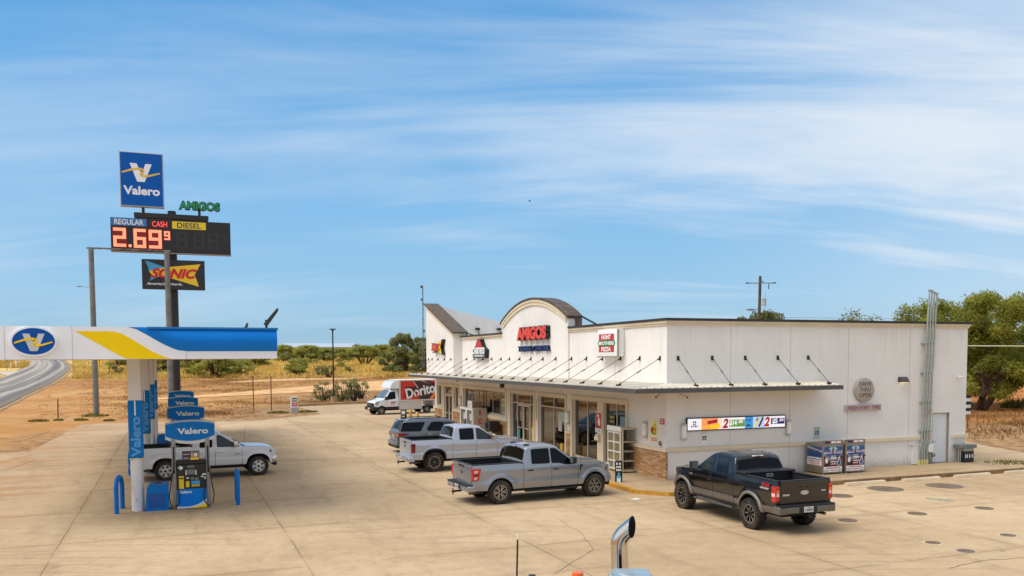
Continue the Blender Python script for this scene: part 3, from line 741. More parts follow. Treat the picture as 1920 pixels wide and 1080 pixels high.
mb = MB(); mb.M = TR(SC0.x, SC0.y, 0, TH); mb.box(-.98, 16.6, -2.83, -2.782, 0, .156); mb.box(-.98, 16.6, -2.781, -2.64, .1505, .1555)
tag(mb.build('side_kerb', mat('worn_kerb', (140, 112, 80), .9, var=.3, vs=2.5, dirt=(88, 68, 48), dirt_amt=.5)), kind='structure')
# ================================================================ SIGNS ON THE STORE, THINGS AROUND IT
RT = (0, -1, 0)        # reading direction on the front wall
def bthing(name, label, cat, t, s, z, group=None):
    o = thing(name, label, cat, BW(t, s, z), TH, group); o['_o'] = (t, s, z); return o
def bmb(o):
    m = MB(); t, s, z = o['_o']; m.M = Matrix.Translation((-t, -s, -z)); return m
RED = mat('sign_red', (196, 40, 34), .4, var=.04); YEL = mat('sign_yellow', (242, 200, 20), .4, var=.04); WH = mat('sign_white', (236, 236, 234), .4, var=.03)
SBL = mat('sign_skyblue', (70, 160, 206), .4); BK = mat('sign_black', (20, 19, 20), .45); GRN = mat('sign_green', (34, 120, 62), .4); NAVY = mat('sign_navy', (34, 40, 88), .4)
CORAL = mat('sign_coral', (222, 66, 52), .4, var=.08, vs=2); TAUPE = mat('sign_taupe', (172, 160, 148), .6, var=.05)
GREYB = mat('sign_grey_edge', (150, 146, 138), .5)
# bow-tie panel on the tower
def bowtie(w, h): return [(-w * .5, h * .30), (0, h * .14), (w * .5, h * .5), (w * .36, 0), (w * .5, -h * .5), (0, -h * .16), (-w * .38, -h * .36), (-w * .30, 0)]
def flat(mb, pts, M, d0, d1): mb.prism(pts, d0, d1, M=M)
o = bthing('wall_sign', 'yellow bow-tie shaped sign with red lettering on the corner tower', 'sign', -.6, 30.2, 5.75)
M = FR((-.6, 30.15, 5.78), RT); mb = bmb(o); flat(mb, bowtie(2.9, 1.10), M, 0, .26); mb.build('sign_box', BK, o)
mb = bmb(o); mb.mat(0); flat(mb, [(p[0] * .93, p[1] * .9) for p in bowtie(2.9, 1.10)], M, .262, .275)
mb.mat(1); flat(mb, [(-1.30, .26), (-.35, .10), (-.75, -.02), (-1.02, .02)], M, .276, .282)
mb.mat(2).text('SONIC', 2.25, .52, M @ TR(-.1, 0, .283), .03, .03, .3); mb.build('sign_face', [YEL, WH, RED], o)
# triangular chicken-shop sign with its lettering
o = bthing('wall_sign', 'triangular sign with white lettering over a grey band above the windows', 'sign', -.0, 22.4, 5.5)
tri = [(-1.2, -.52), (1.2, -.52), (1.3, 0.0), (.75, .2), (.28, .68), (-.28, .68), (-.75, .2), (-1.3, 0)]
M = FR((0, 22.4, 5.50), RT); mb = bmb(o); flat(mb, tri, M, 0, .26); mb.build('sign_box', BK, o)
mb = bmb(o); mb.mat(0); flat(mb, [(-.70, .14), (.70, .14), (.25, .62), (-.25, .62)], M, .262, .272); mb.mat(1); flat(mb, [(-1.12, -.46), (1.12, -.46), (1.16, -.24), (-1.16, -.24)], M, .262, .272)
mb.mat(2).text("CHESTER'S", 2.4, .42, M @ TR(0, -.04, .28), .02, .045); mb.scrib(1.6, .10, M @ TR(0, -.36, .274), 5); mb.build('sign_face', [RED, mat('sign_steel_grey', (112, 126, 128), .4), WH], o)
# channel letters on the arch
o = bthing('channel_letters', 'row of tall coral red letters in the middle of the arched parapet', 'sign', -.1, 13.35, 6.3)
M = FR((-.1, 13.35, 6.30), RT); mb = bmb(o); mb.text('AMIGOS', 4.25, .74, M, .24, .085); mb.build('letter_sides', BK, o)
mb = bmb(o); mb.text('AMIGOS', 4.17, .70, M @ TR(0, 0, .242), .012, .06); mb.build('letter_faces', CORAL, o)
o = bthing('channel_letters', 'row of small navy letters under the coral ones on the arched parapet', 'sign', -.1, 13.35, 5.48)
M = FR((-.1, 13.35, 5.48), RT); mb = bmb(o); mb.text('TRAVEL CENTER', 4.4, .31, M, .14, .04); mb.build('letter_sides', mat('letter_dark_navy', (16, 20, 48), .4), o)
mb = bmb(o); mb.text('TRAVEL CENTER', 4.36, .29, M @ TR(0, 0, .142), .01, .0); mb.build('letter_faces', mat('letter_blue', (52, 74, 140), .4), o)
# pizza cabinet
o = bthing('wall_sign', 'white square light box with a red and green pizza panel near the corner', 'sign', 0, 4.4, 5.6)
mb = bmb(o); mb.box(-.36, -.001, 3.46, 5.35, 5.02, 6.2, .05, 2); mb.box(-.30, -.02, 3.44, 3.459, 5.2, 5.3); mb.build('sign_box', WH, o)
mb = bmb(o); mb.box(-.37, -.30, 3.40, 3.458, 4.98, 6.2); mb.box(-.37, -.30, 3.46, 5.40, 4.97, 5.018); mb.build('sign_rim', GREYB, o)
M = FR((-.361, 4.46, 5.60), RT); mb = bmb(o); mb.mat(0).prism([(-.72, -.39), (.72, -.39), (.72, .40), (-.72, .40)], 0, .006, M=M)
mb.mat(1); mb.prism([(.84 * math.cos(a) if abs(math.cos(a)) < .99 else .86 * math.cos(a), .135 * math.sin(a)) for a in [2 * PI * k / 28 for k in range(28)]], .007, .012, M=M); mb.prism([(-.78, -.12), (.78, -.12), (.78, .12), (-.78, .12)], .0075, .0115, M=M)
mb.mat(2).text('HUNT', .9, .19, M @ TR(0, .265, .013), .006, .04); mb.text('BROTHERS', 1.46, .155, M @ TR(0, 0, .013), .006, .03); mb.text('PIZZA', .9, .19, M @ TR(0, -.26, .013), .006, .04)
mb.build('sign_face', [RED, GRN, WH], o)
# round drive-through sign and the bar under it
o = bthing('drive_through_sign', 'round taupe sign with thin dark lettering on the side wall', 'sign', 9.71, 0, 3.52)
M = FR((9.71, 0, 3.52)); mb = bmb(o); mb.lathe([(0, 0), (.50, 0), (.52, .02), (.52, .13), (.48, .15), (0, .15)], 40, M=M); mb.build('sign_disc', [TAUPE], o)
mb = bmb(o); [mb.text(w, ww, .17, M @ TR(0, dz, .151), .008, -.004) for w, ww, dz in (('DRIVE', .66, .27), ('THRU', .60, .03), ('OPEN', .66, -.21))]; mb.build('lettering', mat('letter_umber', (84, 68, 66), .5), o)
o = bthing('slogan_sign', 'narrow pinkish box sign with maroon lettering under the round sign', 'sign', 9.66, 0, 2.77)
mb = bmb(o); mb.box(8.72, 10.62, -.14, -.001, 2.64, 2.90, .01); mb.build('sign_box', mat('sign_dusty_pink', (186, 164, 158), .6), o)
mb = bmb(o); mb.text('FRESH EVERY TIME!', 1.78, .16, FR((9.68, -.141, 2.77)), .006, .0); mb.build('lettering', mat('letter_maroon', (116, 50, 54), .5), o)
# screen
o = bthing('advert_screen', 'long black framed lit screen of price offers on the side wall', 'screen', 3.24, 0, 2.31)
mb = bmb(o); mb.box(.87, 5.62, -.09, -.001, 2.04, 2.57, .006); mb.build('screen_frame', BK, o)
def em(name, c, s=.55): return mat(name, c, .4, var=0, emit=c, estr=s)
eW = em('lit_white', (232, 230, 236)); eO = em('lit_orange', (236, 150, 84)); eR = em('lit_red', (160, 20, 28)); eG = em('lit_green', (92, 142, 52)); eB = em('lit_blue', (44, 140, 206)); eN = em('lit_navy', (28, 24, 92)); eY = em('lit_yellow', (244, 190, 20)); eK = em('lit_dark', (26, 28, 40)); eP = em('lit_peach', (244, 208, 176)); eLB = em('lit_pale_blue', (176, 198, 226))
mb = bmb(o); X0, X1, Z0, Z1 = .91, 5.58, 2.08, 2.53; wd = X1 - X0
def scr(i, u0, u1, v0, v1, d): mb.mat(i).box(X0 + wd * u0, X0 + wd * u1, -.0905 - .001 * d, -.0895 - .001 * (d - 1), Z0 + (Z1 - Z0) * v0, Z0 + (Z1 - Z0) * v1)
scr(0, 0, 1, 0, 1, 1)
scr(1, .136, .30, 0, 1, 3); scr(8, .30, .34, 0, 1, 3); scr(3, .415, .575, .16, .80, 3); scr(4, .576, .66, 0, 1, 3); scr(9, .66, .78, 0, 1, 3); scr(5, .85, .995, .28, .82, 3)
def stx(i, t, u, v, w, h, sh=0, b=.03, d=5): mb.mat(i).text(t, w * wd, h * (Z1 - Z0), FR((X0 + wd * u, -.0905 - .001 * d, Z0 + (Z1 - Z0) * v)), .001, b, sh)
stx(7, 'BTMA', .068, .32, .07, .15); scr(7, .052, .064, .62, .78, 5); scr(7, .07, .082, .62, .78, 5); scr(7, .052, .064, .44, .56, 5); scr(7, .07, .082, .44, .56, 5)
for (cx, cz, ww, hh, ang, i) in ((.245, .68, .10, .30, 8, 2), (.27, .26, .10, .36, 6, 6), (.655 + .04, .50, .018, .92, 28, 6), (.745, .52, .018, .95, 28, 7), (.735 - .03, .75, .018, .3, 28, 5)):
    Mx = FR((X0 + wd * cx, -.096, Z0 + (Z1 - Z0) * cz)) @ Matrix.Rotation(R(ang) * (1 if ang < 20 else -1), 4, 'Z')
    mb.mat(i).prism([(-ww * wd / 2, -hh * .225), (ww * wd / 2, -hh * .225), (ww * wd / 2, hh * .225), (-ww * wd / 2, hh * .225)], 0, .001, M=Mx)
stx(2, '2', .375, .50, .062, .86, .25, .05); stx(0, '$14', .455, .50, .075, .52, 0, .04); stx(0, '.00', .53, .62, .052, .30, 0, .03)
stx(5, 'C4', .613, .70, .045, .22, 0, .03); scr(7, .59, .632, .18, .32, 5); stx(2, '2', .805, .52, .062, .88, .25, .05); stx(0, '$5', .892, .52, .055, .50, 0, .04); stx(0, '.50', .958, .64, .05, .26, 0, .03)
scr(6, .142, .21, .18, .30, 5)
mb.build('screen_face', [eW, eO, eR, eG, eB, eN, eY, eK, eP, eLB], o)
# wall lights
LGT = mat('light_diffuser', (244, 240, 236), .35)
def sconce(t, s, z, side, label):
    o = bthing('wall_light', label, 'wall light', t, s, z, 'white cylinder wall lights'); a = R(0)
    n = Vector((0, -1, 0)) if side else Vector((-1, 0, 0)); c = Vector((t, s, z)) + n * .10
    mb = bmb(o); mb.cyl(c + Vector((0, 0, -.27)), c + Vector((0, 0, .27)), .10, n=18); mb.build('diffuser', LGT, o)
    mb = bmb(o)
    for dz in (-.30, .24): mb.cyl(c + Vector((0, 0, dz)), c + Vector((0, 0, dz + .06)), .112, n=18)
    mb.cyl(c + Vector((0, 0, .30)), c + Vector((0, 0, .34)), .112, .06, 18); mb.cyl(c + Vector((0, 0, -.33)), c + Vector((0, 0, -.30)), .07, .11, 18)
    if side: mb.box(t - .05, t + .05, s - .06, s - .001, z - .2, z + .2)
    else: mb.box(t - .06, t - .001, s - .05, s + .05, z - .2, z + .2)
    mb.build('collar', mat('light_collar', (204, 196, 188), .5), o)
sconce(0, 1.55, 2.03, 0, 'white cylinder wall light left of the fruity poster by the corner')
sconce(0, 9.18, 2.03, 0, 'white cylinder wall light on the narrow pier between two shop windows')
sconce(0, 27.0, 2.03, 0, 'white cylinder wall light right of the tower entrance')
sconce(.74, 0, 2.03, 1, 'white cylinder wall light at the left end of the advert screen')
sconce(5.77, 0, 2.03, 1, 'white cylinder wall light at the right end of the advert screen')
o = bthing('wedge_wall_light', 'dark wedge shaped floodlight on the side wall, lit, near the grey pipes', 'wall light', 11.9, 0, 3.95)
mb = bmb(o); mb.add([(11.66, 0, 3.83), (12.14, 0, 3.83), (12.14, 0, 4.06), (11.66, 0, 4.06), (11.70, -.26, 3.83), (12.10, -.26, 3.83), (12.12, -.07, 4.06), (11.68, -.07, 4.06)], [(0, 1, 5, 4), (4, 5, 6, 7), (0, 4, 7, 3), (1, 2, 6, 5), (3, 7, 6, 2), (0, 3, 2, 1)]); mb.build('housing', mat('bronze_housing', (78, 66, 58), .5), o)
mb = bmb(o); mb.box(11.74, 12.06, -.20, -.03, 3.815, 3.828); mb.build('lens', mat('lit_lens', (255, 244, 214), .4, var=0, emit=(255, 240, 200), estr=.9), o)
# notices
def plate(name, label, cat, t, s, z, w, h, side, mats, fill, group=None):
    o = bthing(name, label, cat, t, s, z, group)
    M = FR((t, s, z)) if side else FR((t, s, z), RT)
    mb = bmb(o); mb.prism([(-w / 2, -h / 2), (w / 2, -h / 2), (w / 2, h / 2), (-w / 2, h / 2)], .002, .02, M=M); fill(mb, M); mb.build(name + '_panel', mats, o); return o
def rect(mb, M, i, x0, x1, y0, y1, d=.022): mb.mat(i).prism([(x0, y0), (x1, y0), (x1, y1), (x0, y1)], d - .002, d, M=M)
BLUE = mat('sign_blue', (30, 70, 150), .4)
def ada(bi):
    def f(mb, M):
        rect(mb, M, 1, -.13, .13, .135, .225); rect(mb, M, bi, -.09, .09, -.10, .08)
        mb.mat(0).scrib(.2, .03, M @ TR(0, .20, .0225)); mb.scrib(.18, .03, M @ TR(0, .155, .0225), 2)
        mb.lathe([(.035, 0), (.05, 0), (.05, .002), (.035, .002)], 14, M=M @ TR(-.005, -.045, .0225)); rect(mb, M, 0, -.02, -.003, -.04, .05, .025); rect(mb, M, 0, -.003, .04, -.01, .004, .025); rect(mb, M, 0, .036, .05, -.05, .004, .025); mb.lathe([(0, 0), (.016, 0), (.016, .002), (0, .002)], 10, M=M @ TR(-.012, .063, .0225))
    return f
plate('accessible_parking_sign', 'white accessible parking plate with a dark symbol under the advert screen', 'sign', 1.73, 0, 1.75, .28, .47, 1, [WH, mat('sign_pale_green', (186, 200, 176), .5), BK], ada(2))
plate('accessible_parking_sign', 'greenish accessible parking plate with a blue symbol above the gas cages', 'sign', 7.29, 0, 1.76, .30, .50, 1, [mat('sign_faded_green', (196, 200, 172), .5), mat('sign_faded_green2', (150, 176, 120), .5), BLUE], ada(2))
def fruit(mb, M):
    rect(mb, M, 1, -.31, .31, -.46, .46); mb.mat(2).prism([(-.17, -.14), (.15, -.14), (.19, .16), (-.21, .16)], .024, .026, M=M); mb.mat(3).sphere((0, 0, 0), .13, .13, .004, M=M @ TR(-.12, .04, .028)); mb.mat(4).sphere((0, 0, 0), .11, .13, .004, M=M @ TR(.06, .20, .028)); mb.mat(5).sphere((0, 0, 0), .10, .06, .004, M=M @ TR(.04, -.02, .030))
    mb.mat(6).text('2', .10, .15, M @ TR(-.16, -.34, .026), .001, .03, .2); rect(mb, M, 7, -.09, .24, -.40, -.27, .025); mb.mat(0).text('$3.49', .28, .09, M @ TR(.08, -.335, .026), .001, .02)
plate('drink_poster', 'tall pale poster of fruit and a drink beside the small red notice', 'poster', 0, .92, 2.01, .66, .96, 0, [WH, mat('poster_pale_yellow', (238, 228, 176), .5), mat('fruit_green', (96, 140, 30), .5), mat('fruit_red', (190, 60, 30), .5), mat('fruit_yellow', (230, 196, 40), .5), YEL, NAVY, mat('poster_pink', (230, 96, 110), .5)], fruit)
plate('warning_notice', 'small red notice with white lettering by the corner of the shop', 'notice', 0, .31, 2.43, .33, .22, 0, [RED, WH], lambda mb, M: [mb.mat(1).scrib(.22, .05, M @ TR(0, .055, .0205)), mb.scrib(.24, .05, M @ TR(0, -.03, .0205), 2)])
def redp(mb, M):
    rect(mb, M, 1, -.29, .29, -.28, .44); mb.mat(0).sphere((0, 0, 0), .13, .2, .004, M=M @ TR(.06, .02, .026)); mb.sphere((0, 0, 0), .10, .08, .004, M=M @ TR(-.02, .30, .026)); rect(mb, M, 2, -.10, -.02, -.2, -.05, .03); rect(mb, M, 2, .0, .06, -.26, -.14, .03); rect(mb, M, 1, -.16, -.02, .1, .2, .031)
    mb.mat(2).text('2', .09, .12, M @ TR(-.16, -.38, .022), .001, .02, .2); mb.mat(3).text('$5.00', .26, .09, M @ TR(.06, -.38, .022), .001, .02)
plate('drink_poster', 'tall red and white poster on the post between the two large windows', 'poster', -.05, 5.82, 2.03, .62, .96, 0, [WH, RED, BK, GRN], redp)
o = bthing('leaflet_box', 'small white box under the red and white poster', 'box', -.03, 5.86, 1.30); mb = bmb(o); mb.box(-.16, -.031, 5.66, 6.08, 1.2, 1.38, .01); mb.box(-.14, -.031, 5.72, 6.0, 1.385, 1.48); mb.build('leaflet_box_shell', CREAM, o)
o = bthing('door_notice', 'strip of black letters down the pier right of the shop entrance', 'notice', -.02, 13.4, 2.2)
mb = bmb(o); M = FR((-.002, 13.4, 2.2), (0, 0, 1), (0, 1, 0)); mb.prism([(-.62, -.10), (.62, -.10), (.62, .10), (-.62, .10)], 0, .008, M=M); mb.mat(1).scrib(1.1, .09, M @ TR(0, 0, .009), 8); mb.build('notice_strip', [CREAM, BK], o)
# pipes up the side wall
PIPE = mat('galvanised_pipe', (168, 172, 164), .5, .45, var=.2, vs=3)
for k, (x0, zt) in enumerate(((12.96, 7.84), (13.11, 7.82), (13.26, 7.75), (13.41, 7.70))):
    o = bthing('conduit_pipe', 'grey conduit pipe in the bundle running up the side wall', 'pipe', x0, -.06, .15, 'four conduit pipes beside the side door')
    mb = bmb(o); dx = -.10; dy = -.15
    mb.tube([(x0 + dx, -.12, .15), (x0 + dx, -.12, .84), (x0 + dx * .4, -.13, 1.0), (x0, -.15, 1.08), (x0 + .0, -.15, 1.5), (x0 + .20 * .0 + .05, -.16, 4), (x0 + .16, -.17, 6.6), (x0 + .22, -.17, zt)], .037, 10)
    mb.cyl((x0 + .22, -.17, zt), (x0 + .22, -.17, zt + .06), .065, n=10)
    for z in (1.6, 2.9, 4.2, 5.5): mb.box(x0 - .05, x0 + .16, -.12, -.001, z, z + .04)
    mb.build('pipe', PIPE, o)
    mb = bmb(o); mb.cyl((x0 + dx, -.12, .15), (x0 + dx, -.12, .36), .06, n=10); mb.build('pipe_sleeve', mat('pale_yellow_paint', (214, 202, 120), .6, var=.15), o)
o = bthing('meter_box', 'small white meter box with short pipes right of the conduits', 'meter box', 13.5, -.1, .15)
mb = bmb(o); mb.box(13.36, 13.62, -.2, -.001, .68, 1.02, .01); mb.build('meter_case', WHT, o)
mb = bmb(o)
for x in (13.38, 13.48, 13.58): mb.tube([(x, -.14, .15), (x, -.14, .5), (x - .02, -.1, .7)], .025, 8)
mb.sphere((13.62, -.18, .55), .09); mb.build('meter_pipes', mat('meter_grey', (120, 116, 106), .5), o)
o = bthing('cabinet', 'tall white cabinet door set low beside the conduit pipes', 'cabinet', 12.68, 0, .15); mb = bmb(o); mb.box(12.5, 12.84, -.10, -.001, .17, 1.02, .01); mb.box(12.44, 12.9, -.14, -.001, 1.022, 1.04); mb.build('cabinet_shell', WHT, o)
o = bthing('alarm_box', 'small cream alarm box above the side door', 'box', 13.6, 0, 2.45); mb = bmb(o); mb.box(13.5, 13.64, -.12, -.001, 2.4, 2.58, .015); mb.build('alarm_shell', CREAM, o)
o = bthing('wall_camera', 'small white wall camera near the far end of the side wall', 'camera', 15.1, 0, 4.05); mb = bmb(o); mb.box(15.05, 15.12, -.05, -.001, 3.98, 4.14); mb.tube([(15.09, -.04, 4.08), (15.09, -.18, 4.06)], .02); mb.cyl((15.0, -.2, 4.02), (15.2, -.24, 4.0), .05, n=10); mb.build('camera_case', WHT, o)
for (t, s, dx, dy, lab) in ((-.02, .5, -1, -.7, 'small security camera under the awning left of the corner'), (.6, -.02, .5, -1, 'small security camera under the awning right of the corner'), (-.02, 27.2, -1, -.4, 'small security camera under the awning beside the tower entrance')):
    o = bthing('security_camera', lab, 'camera', t, s, 3.45); mb = bmb(o); p = Vector((t, s, 3.5)); d = Vector((dx, dy, -.35)).normalized()
    mb.tube([p, p + d * .12], .02); mb.cyl(p + d * .10, p + d * .34, .035, n=10); mb.mat(1).cyl(p + d * .34, p + d * .36, .042, n=10); mb.build('camera_case', [CREAM, BK], o)
o = bthing('awning_speaker', 'small dark box hanging under the awning above the shop entrance', 'speaker', -1.3, 15.2, 3.5); mb = bmb(o); mb.box(-1.42, -1.2, 15.1, 15.35, 3.34, 3.64, .02); mb.build('speaker_case', mat('speaker_brown', (58, 44, 38), .5), o)
o = bthing('wall_tap', 'small grey bracket low on the wall between poster and corner', 'tap', 0, .5, 1.5); mb = bmb(o); mb.box(-.06, -.001, .38, .5, 1.50, 1.64); mb.sphere((-.08, .34, 1.52), .06); mb.build('tap_body', mat('meter_grey', (120, 116, 106), .5), o)
o = bthing('utility_cabinet', 'dark utility box under a grey lid at the far end of the side wall', 'utility box', 15.4, -.3, .15)
mb = bmb(o); mb.box(14.93, 15.88, -.5, -.05, .80, .97, .02); mb.build('lid', mat('utility_lid', (112, 116, 110), .5), o)
mb = bmb(o); mb.box(15.2, 15.8, -.42, -.06, .15, .66, .02); mb.mat(1)
for x in (15.26, 15.36, 15.5, 15.66): mb.box(x, x + .06, -.426, -.421, .36, .52)
mb.build('cabinet_body', [mat('utility_black', (34, 30, 27), .5), WHT], o)
mb = bmb(o); [mb.cyl((x, -.3, .15), (x, -.3, .8), .03, n=8) for x in (14.99, 15.1)]; mb.box(15.2, 15.8, -.4, -.08, .66, .80); mb.build('posts', PIPE, o)
# gas cages
def cage(x0, label, side):
    o = bthing('gas_cylinder_cage', label, 'gas cage', x0 + .5, -.7, .15, 'gas exchange cages by the side wall')
    w, d, h = 1.0, 1.0, 1.24; y0 = -1.2; y1 = -.16; CG = mat('cage_metal', (150, 138, 122), .5, .3, var=.12)
    mb = bmb(o); mb.box(x0, x0 + w, y0, y1, .20, .15 + h, .012); [mb.box(x, x + .05, y, y + .05, .15, .2) for x in (x0 + .02, x0 + w - .07) for y in (y0 + .02, y1 - .07)]
    mb.box(x0 + .03, x0 + w, y0, y0 + .10, .15 + h + .002, .15 + h + .15); mb.build('cage_body', CG, o)
    M = FR((x0 + w / 2, y0 - .001, .15 + h / 2)); mb = bmb(o)
    rect(mb, M, 0, -.46, .46, -.52, .52, .004)
    mb.mat(1).prism([(-.46, .52), (.46, .52), (.46, .26), (.28, .06), (0, -.02), (-.20, .02), (-.46, .22)][::-1], .005, .006, M=M)
    mb.mat(2).prism([(-.46, .20), (-.2, .0), (0, -.04), (.28, .04), (.46, .24), (.46, -.30), (-.46, -.30)][::-1], .0062, .0070, M=M)
    for a in (-34, -17, 17, 34): mb.mat(3).prism([(-.02, .0), (.02, 0), (.05, .30), (-.05, .30)], .0064, .0068, M=M @ TR(0, .22, 0) @ Matrix.Rotation(R(a), 4, 'Z'))
    mb.mat(3).prism([(-.46, .30), (.46, .34), (.46, .24), (-.46, .22)][::-1], .0069, .0072, M=M)
    mb.mat(4).text('CapeXChange', .78, .13, M @ TR(0, .29, .0075), .001, .02, .15); mb.mat(5).text('X', .18, .30, M @ TR(-.02, .29, .0078), .001, .02, .2)
    rect(mb, M, 2, -.15, .16, .10, .16, .0086); rect(mb, M, 0, -.12, .16, .02, .08, .0086)
    mb.mat(0).scrib(.26, .04, M @ TR(.01, .13, .0088), 3); mb.scrib(.30, .05, M @ TR(.02, -.10, .0088), 4); mb.scrib(.24, .05, M @ TR(.0, -.19, .0088), 5)
    # white cylinder and blue drop
    mb.mat(0).sphere((0, 0, 0), .075, .12, .003, M=M @ TR(-.33, -.05, .009)); mb.mat(6).sphere((0, 0, 0), .06, .10, .003, M=M @ TR(-.23, .03, .009)); mb.mat(5).prism([(-.42, -.28), (-.15, -.28), (-.18, -.10), (-.40, -.10)], .0074, .0078, M=M)
    mb.mat(0).sphere((0, 0, 0), .11, .12, .003, M=M @ TR(.30, -.16, .009)); mb.mat(0).prism([(.22, -.10), (.38, -.10), (.33, .12)], .0078, .0084, M=M); mb.mat(1).sphere((0, 0, 0), .085, .09, .003, M=M @ TR(.30, -.17, .012)); mb.mat(1).prism([(.24, -.12), (.36, -.12), (.32, .03)], .0094, .013, M=M)
    mb.mat(4).scrib(.7, .05, M @ TR(0, -.36, .0048)); mb.scrib(.44, .045, M @ TR(0, -.45, .0048), 2)
    for sx in (-1, 1):
        for i in range(3):
            for j in range(2): mb.mat(5).prism([(.022 * math.cos(q), .022 * math.sin(q)) for q in [PI * k / 3 for k in range(6)]], .0045, .0052, M=M @ TR(sx * (.28 + .065 * i), -.43 - .06 * j, 0))
    mb.build('front_poster', [WH, mat('cage_blue', (38, 92, 142), .4, var=.2, vs=6), mat('cage_maroon', (120, 34, 40), .4, var=.2, vs=6), mat('cage_pale_blue', (178, 204, 222), .4), mat('cage_red_text', (196, 74, 84), .4), BK, mat('cage_grey', (130, 140, 150), .4)], o)
    M = FR((x0 + .52, y0 - .001, .15 + h + .076)); mb = bmb(o); rect(mb, M, 0, -.44, .42, -.045, .05, .004); rect(mb, M, 1, -.44, -.2, -.045, .05, .006); rect(mb, M, 2, -.12, .10, -.035, .04, .006); rect(mb, M, 2, .14, .36, -.035, .04, .006); mb.build('header_label', [mat('cage_label_red', (168, 90, 88), .4), NAVY, WH], o)
    if side:
        M = FR((x0 - .001, -.68, .15 + h / 2), (0, -1, 0)); mb = bmb(o); rect(mb, M, 0, -.44, .44, -.26, .50, .004); rect(mb, M, 1, -.44, .44, .06, .50, .006); rect(mb, M, 2, -.2, .44, .1, .26, .008); mb.mat(3).prism([(-.44, .42), (.44, .30), (.44, .36), (-.44, .50)], .007, .0075, M=M); mb.mat(4).text('CapeXChange', .7, .11, M @ TR(0, .36, .0082), .001, .01, .15); rect(mb, M, 5, -.44, .44, -.03, .0, .006); mb.mat(4).scrib(.7, .06, M @ TR(0, -.10, .0046), 6); mb.scrib(.6, .06, M @ TR(0, -.19, .0046), 7)
        mb.mat(6); [mb.prism([(.02 * math.cos(q), .02 * math.sin(q)) for q in [PI * k / 3 for k in range(6)]], .001, .002, M=M @ TR(-.4 + .1 * i, -.36 - .06 * j, 0)) for i in range(9) for j in range(3)]
        mb.build('side_poster', [WH, mat('cage_blue', (38, 92, 142), .4), mat('cage_deep_blue', (26, 62, 132), .4), mat('cage_pale_blue', (178, 204, 222), .4), mat('cage_red_text', (196, 74, 84), .4), NAVY, BK], o)
    mb = bmb(o); mb.box(x0 + w + .005, x0 + w + .03, y0 + .3, y0 + .9, .25, .9); mb.sphere((x0 + w - .02, y0 - .02, .85), .03); mb.build('lock_bar', BLK, o)
cage(6.62, 'left gas cage of the pair, with posters on its front and its left side', True)
cage(7.78, 'right gas cage of the pair, nearer the grey conduit pipes', False)
# ice freezer
o = bthing('ice_freezer', 'pale ice freezer with glazed white doors and red letters down its side', 'freezer', -.6, 22.5, .15)
FZ = mat('freezer_taupe', (186, 176, 162), .5, var=.05)
mb = bmb(o); mb.box(-1.02, -.12, 21.25, 23.9, .17, 1.86, .02); mb.build('cabinet', FZ, o)
M = FR((-.57, 21.249, 1.0)); mb = bmb(o); [mb.text(c, w_, .34, M @ TR(-.02, dz, .002), .004, .05) for c, w_, dz in (('I', .10, .58), ('C', .28, .05), ('E', .24, -.48))]; mb.build('lettering', RED, o)
def fdoor(y0, y1):
    mb = bmb(o); b = .14; x0, x1 = -1.08, -1.022
    mb.box(x0, x1, y0, y0 + b, .3, 1.86); mb.box(x0, x1, y1 - b, y1, .3, 1.86); mb.box(x0, x1, y0 + b, y1 - b, 1.72, 1.86); mb.box(x0, x1, y0 + b, y1 - b, .3, .46); d = mb.build('freezer_door', WHT, o)
    mb = bmb(o); mb.box(-1.05, -1.04, y0 + b, y1 - b, .46, 1.72); mb.mat(1).box(-1.056, -1.05, y0 + .3, y0 + .6, 1.1, 1.5); mb.build('pane', [mat('freezer_glass', (78, 78, 82), .1, var=.2, vs=8), mat('freezer_sticker', (200, 200, 206), .4)], d)
    mb = bmb(o); mb.box(-1.14, -1.08, (y1 if y0 < 22 else y0) - .04, (y1 if y0 < 22 else y0) + .04, .85, 1.15); mb.build('door_handle', BLK, d)
fdoor(21.27, 22.56); fdoor(22.58, 23.88)
o = bthing('crate', 'slatted box with a white end panel on top of the ice freezer', 'crate', -.6, 22.2, 1.86)
mb = bmb(o); mb.box(-.95, -.3, 21.7, 22.6, 1.862, 2.30, .01); mb.mat(1)
for k in range(6): mb.box(-.9 + k * .1, -.86 + k * .1, 21.692, 21.699, 1.9, 2.26)
mb.build('crate_body', [mat('crate_tan', (186, 168, 138), .6), mat('crate_slat', (92, 66, 46), .7)], o); mb = bmb(o); mb.box(-.962, -.952, 21.7, 22.6, 1.87, 2.30); mb.mat(1).scrib(.3, .12, FR((-.963, 22.15, 2.04), RT), 4); mb.build('end_panel', [WHT, GREYB], o)
o = bthing('waste_bin', 'dark hooded waste bin with an olive base under the large window', 'bin', -.55, 18.9, .15)
mb = bmb(o); mb.box(-.85, -.3, 18.6, 19.3, .15, .62, .03); mb.build('bin_base', mat('bin_olive', (98, 86, 36), .6), o)
mb = bmb(o); mb.box(-.9, -.25, 18.5, 19.4, .62, 1.22, .06, 2); mb.box(-.96, -.9, 19.0, 19.3, .8, 1.1); mb.build('bin_hood', mat('bin_dark', (36, 26, 22), .5), o)
o = bthing('yellow_box', 'small yellow box on the pavement by the large window', 'box', -.9, 18.2, .15); mb = bmb(o); mb.box(-1.15, -.8, 18.3, 18.6, .15, .62, .02); mb.build('box_shell', mat('box_yellow', (220, 190, 80), .6), o)
o = bthing('bollard', 'short yellow post in front of the stone pier between two windows', 'bollard', -.5, 9.1, .15); mb = bmb(o); mb.cyl((-.4, 9.15, .15), (-.4, 9.15, .72), .09, n=14); mb.sphere((-.4, 9.15, .72), .09, .09, .05); mb.build('post', mat('bollard_yellow', (214, 170, 60), .6, var=.15), o)
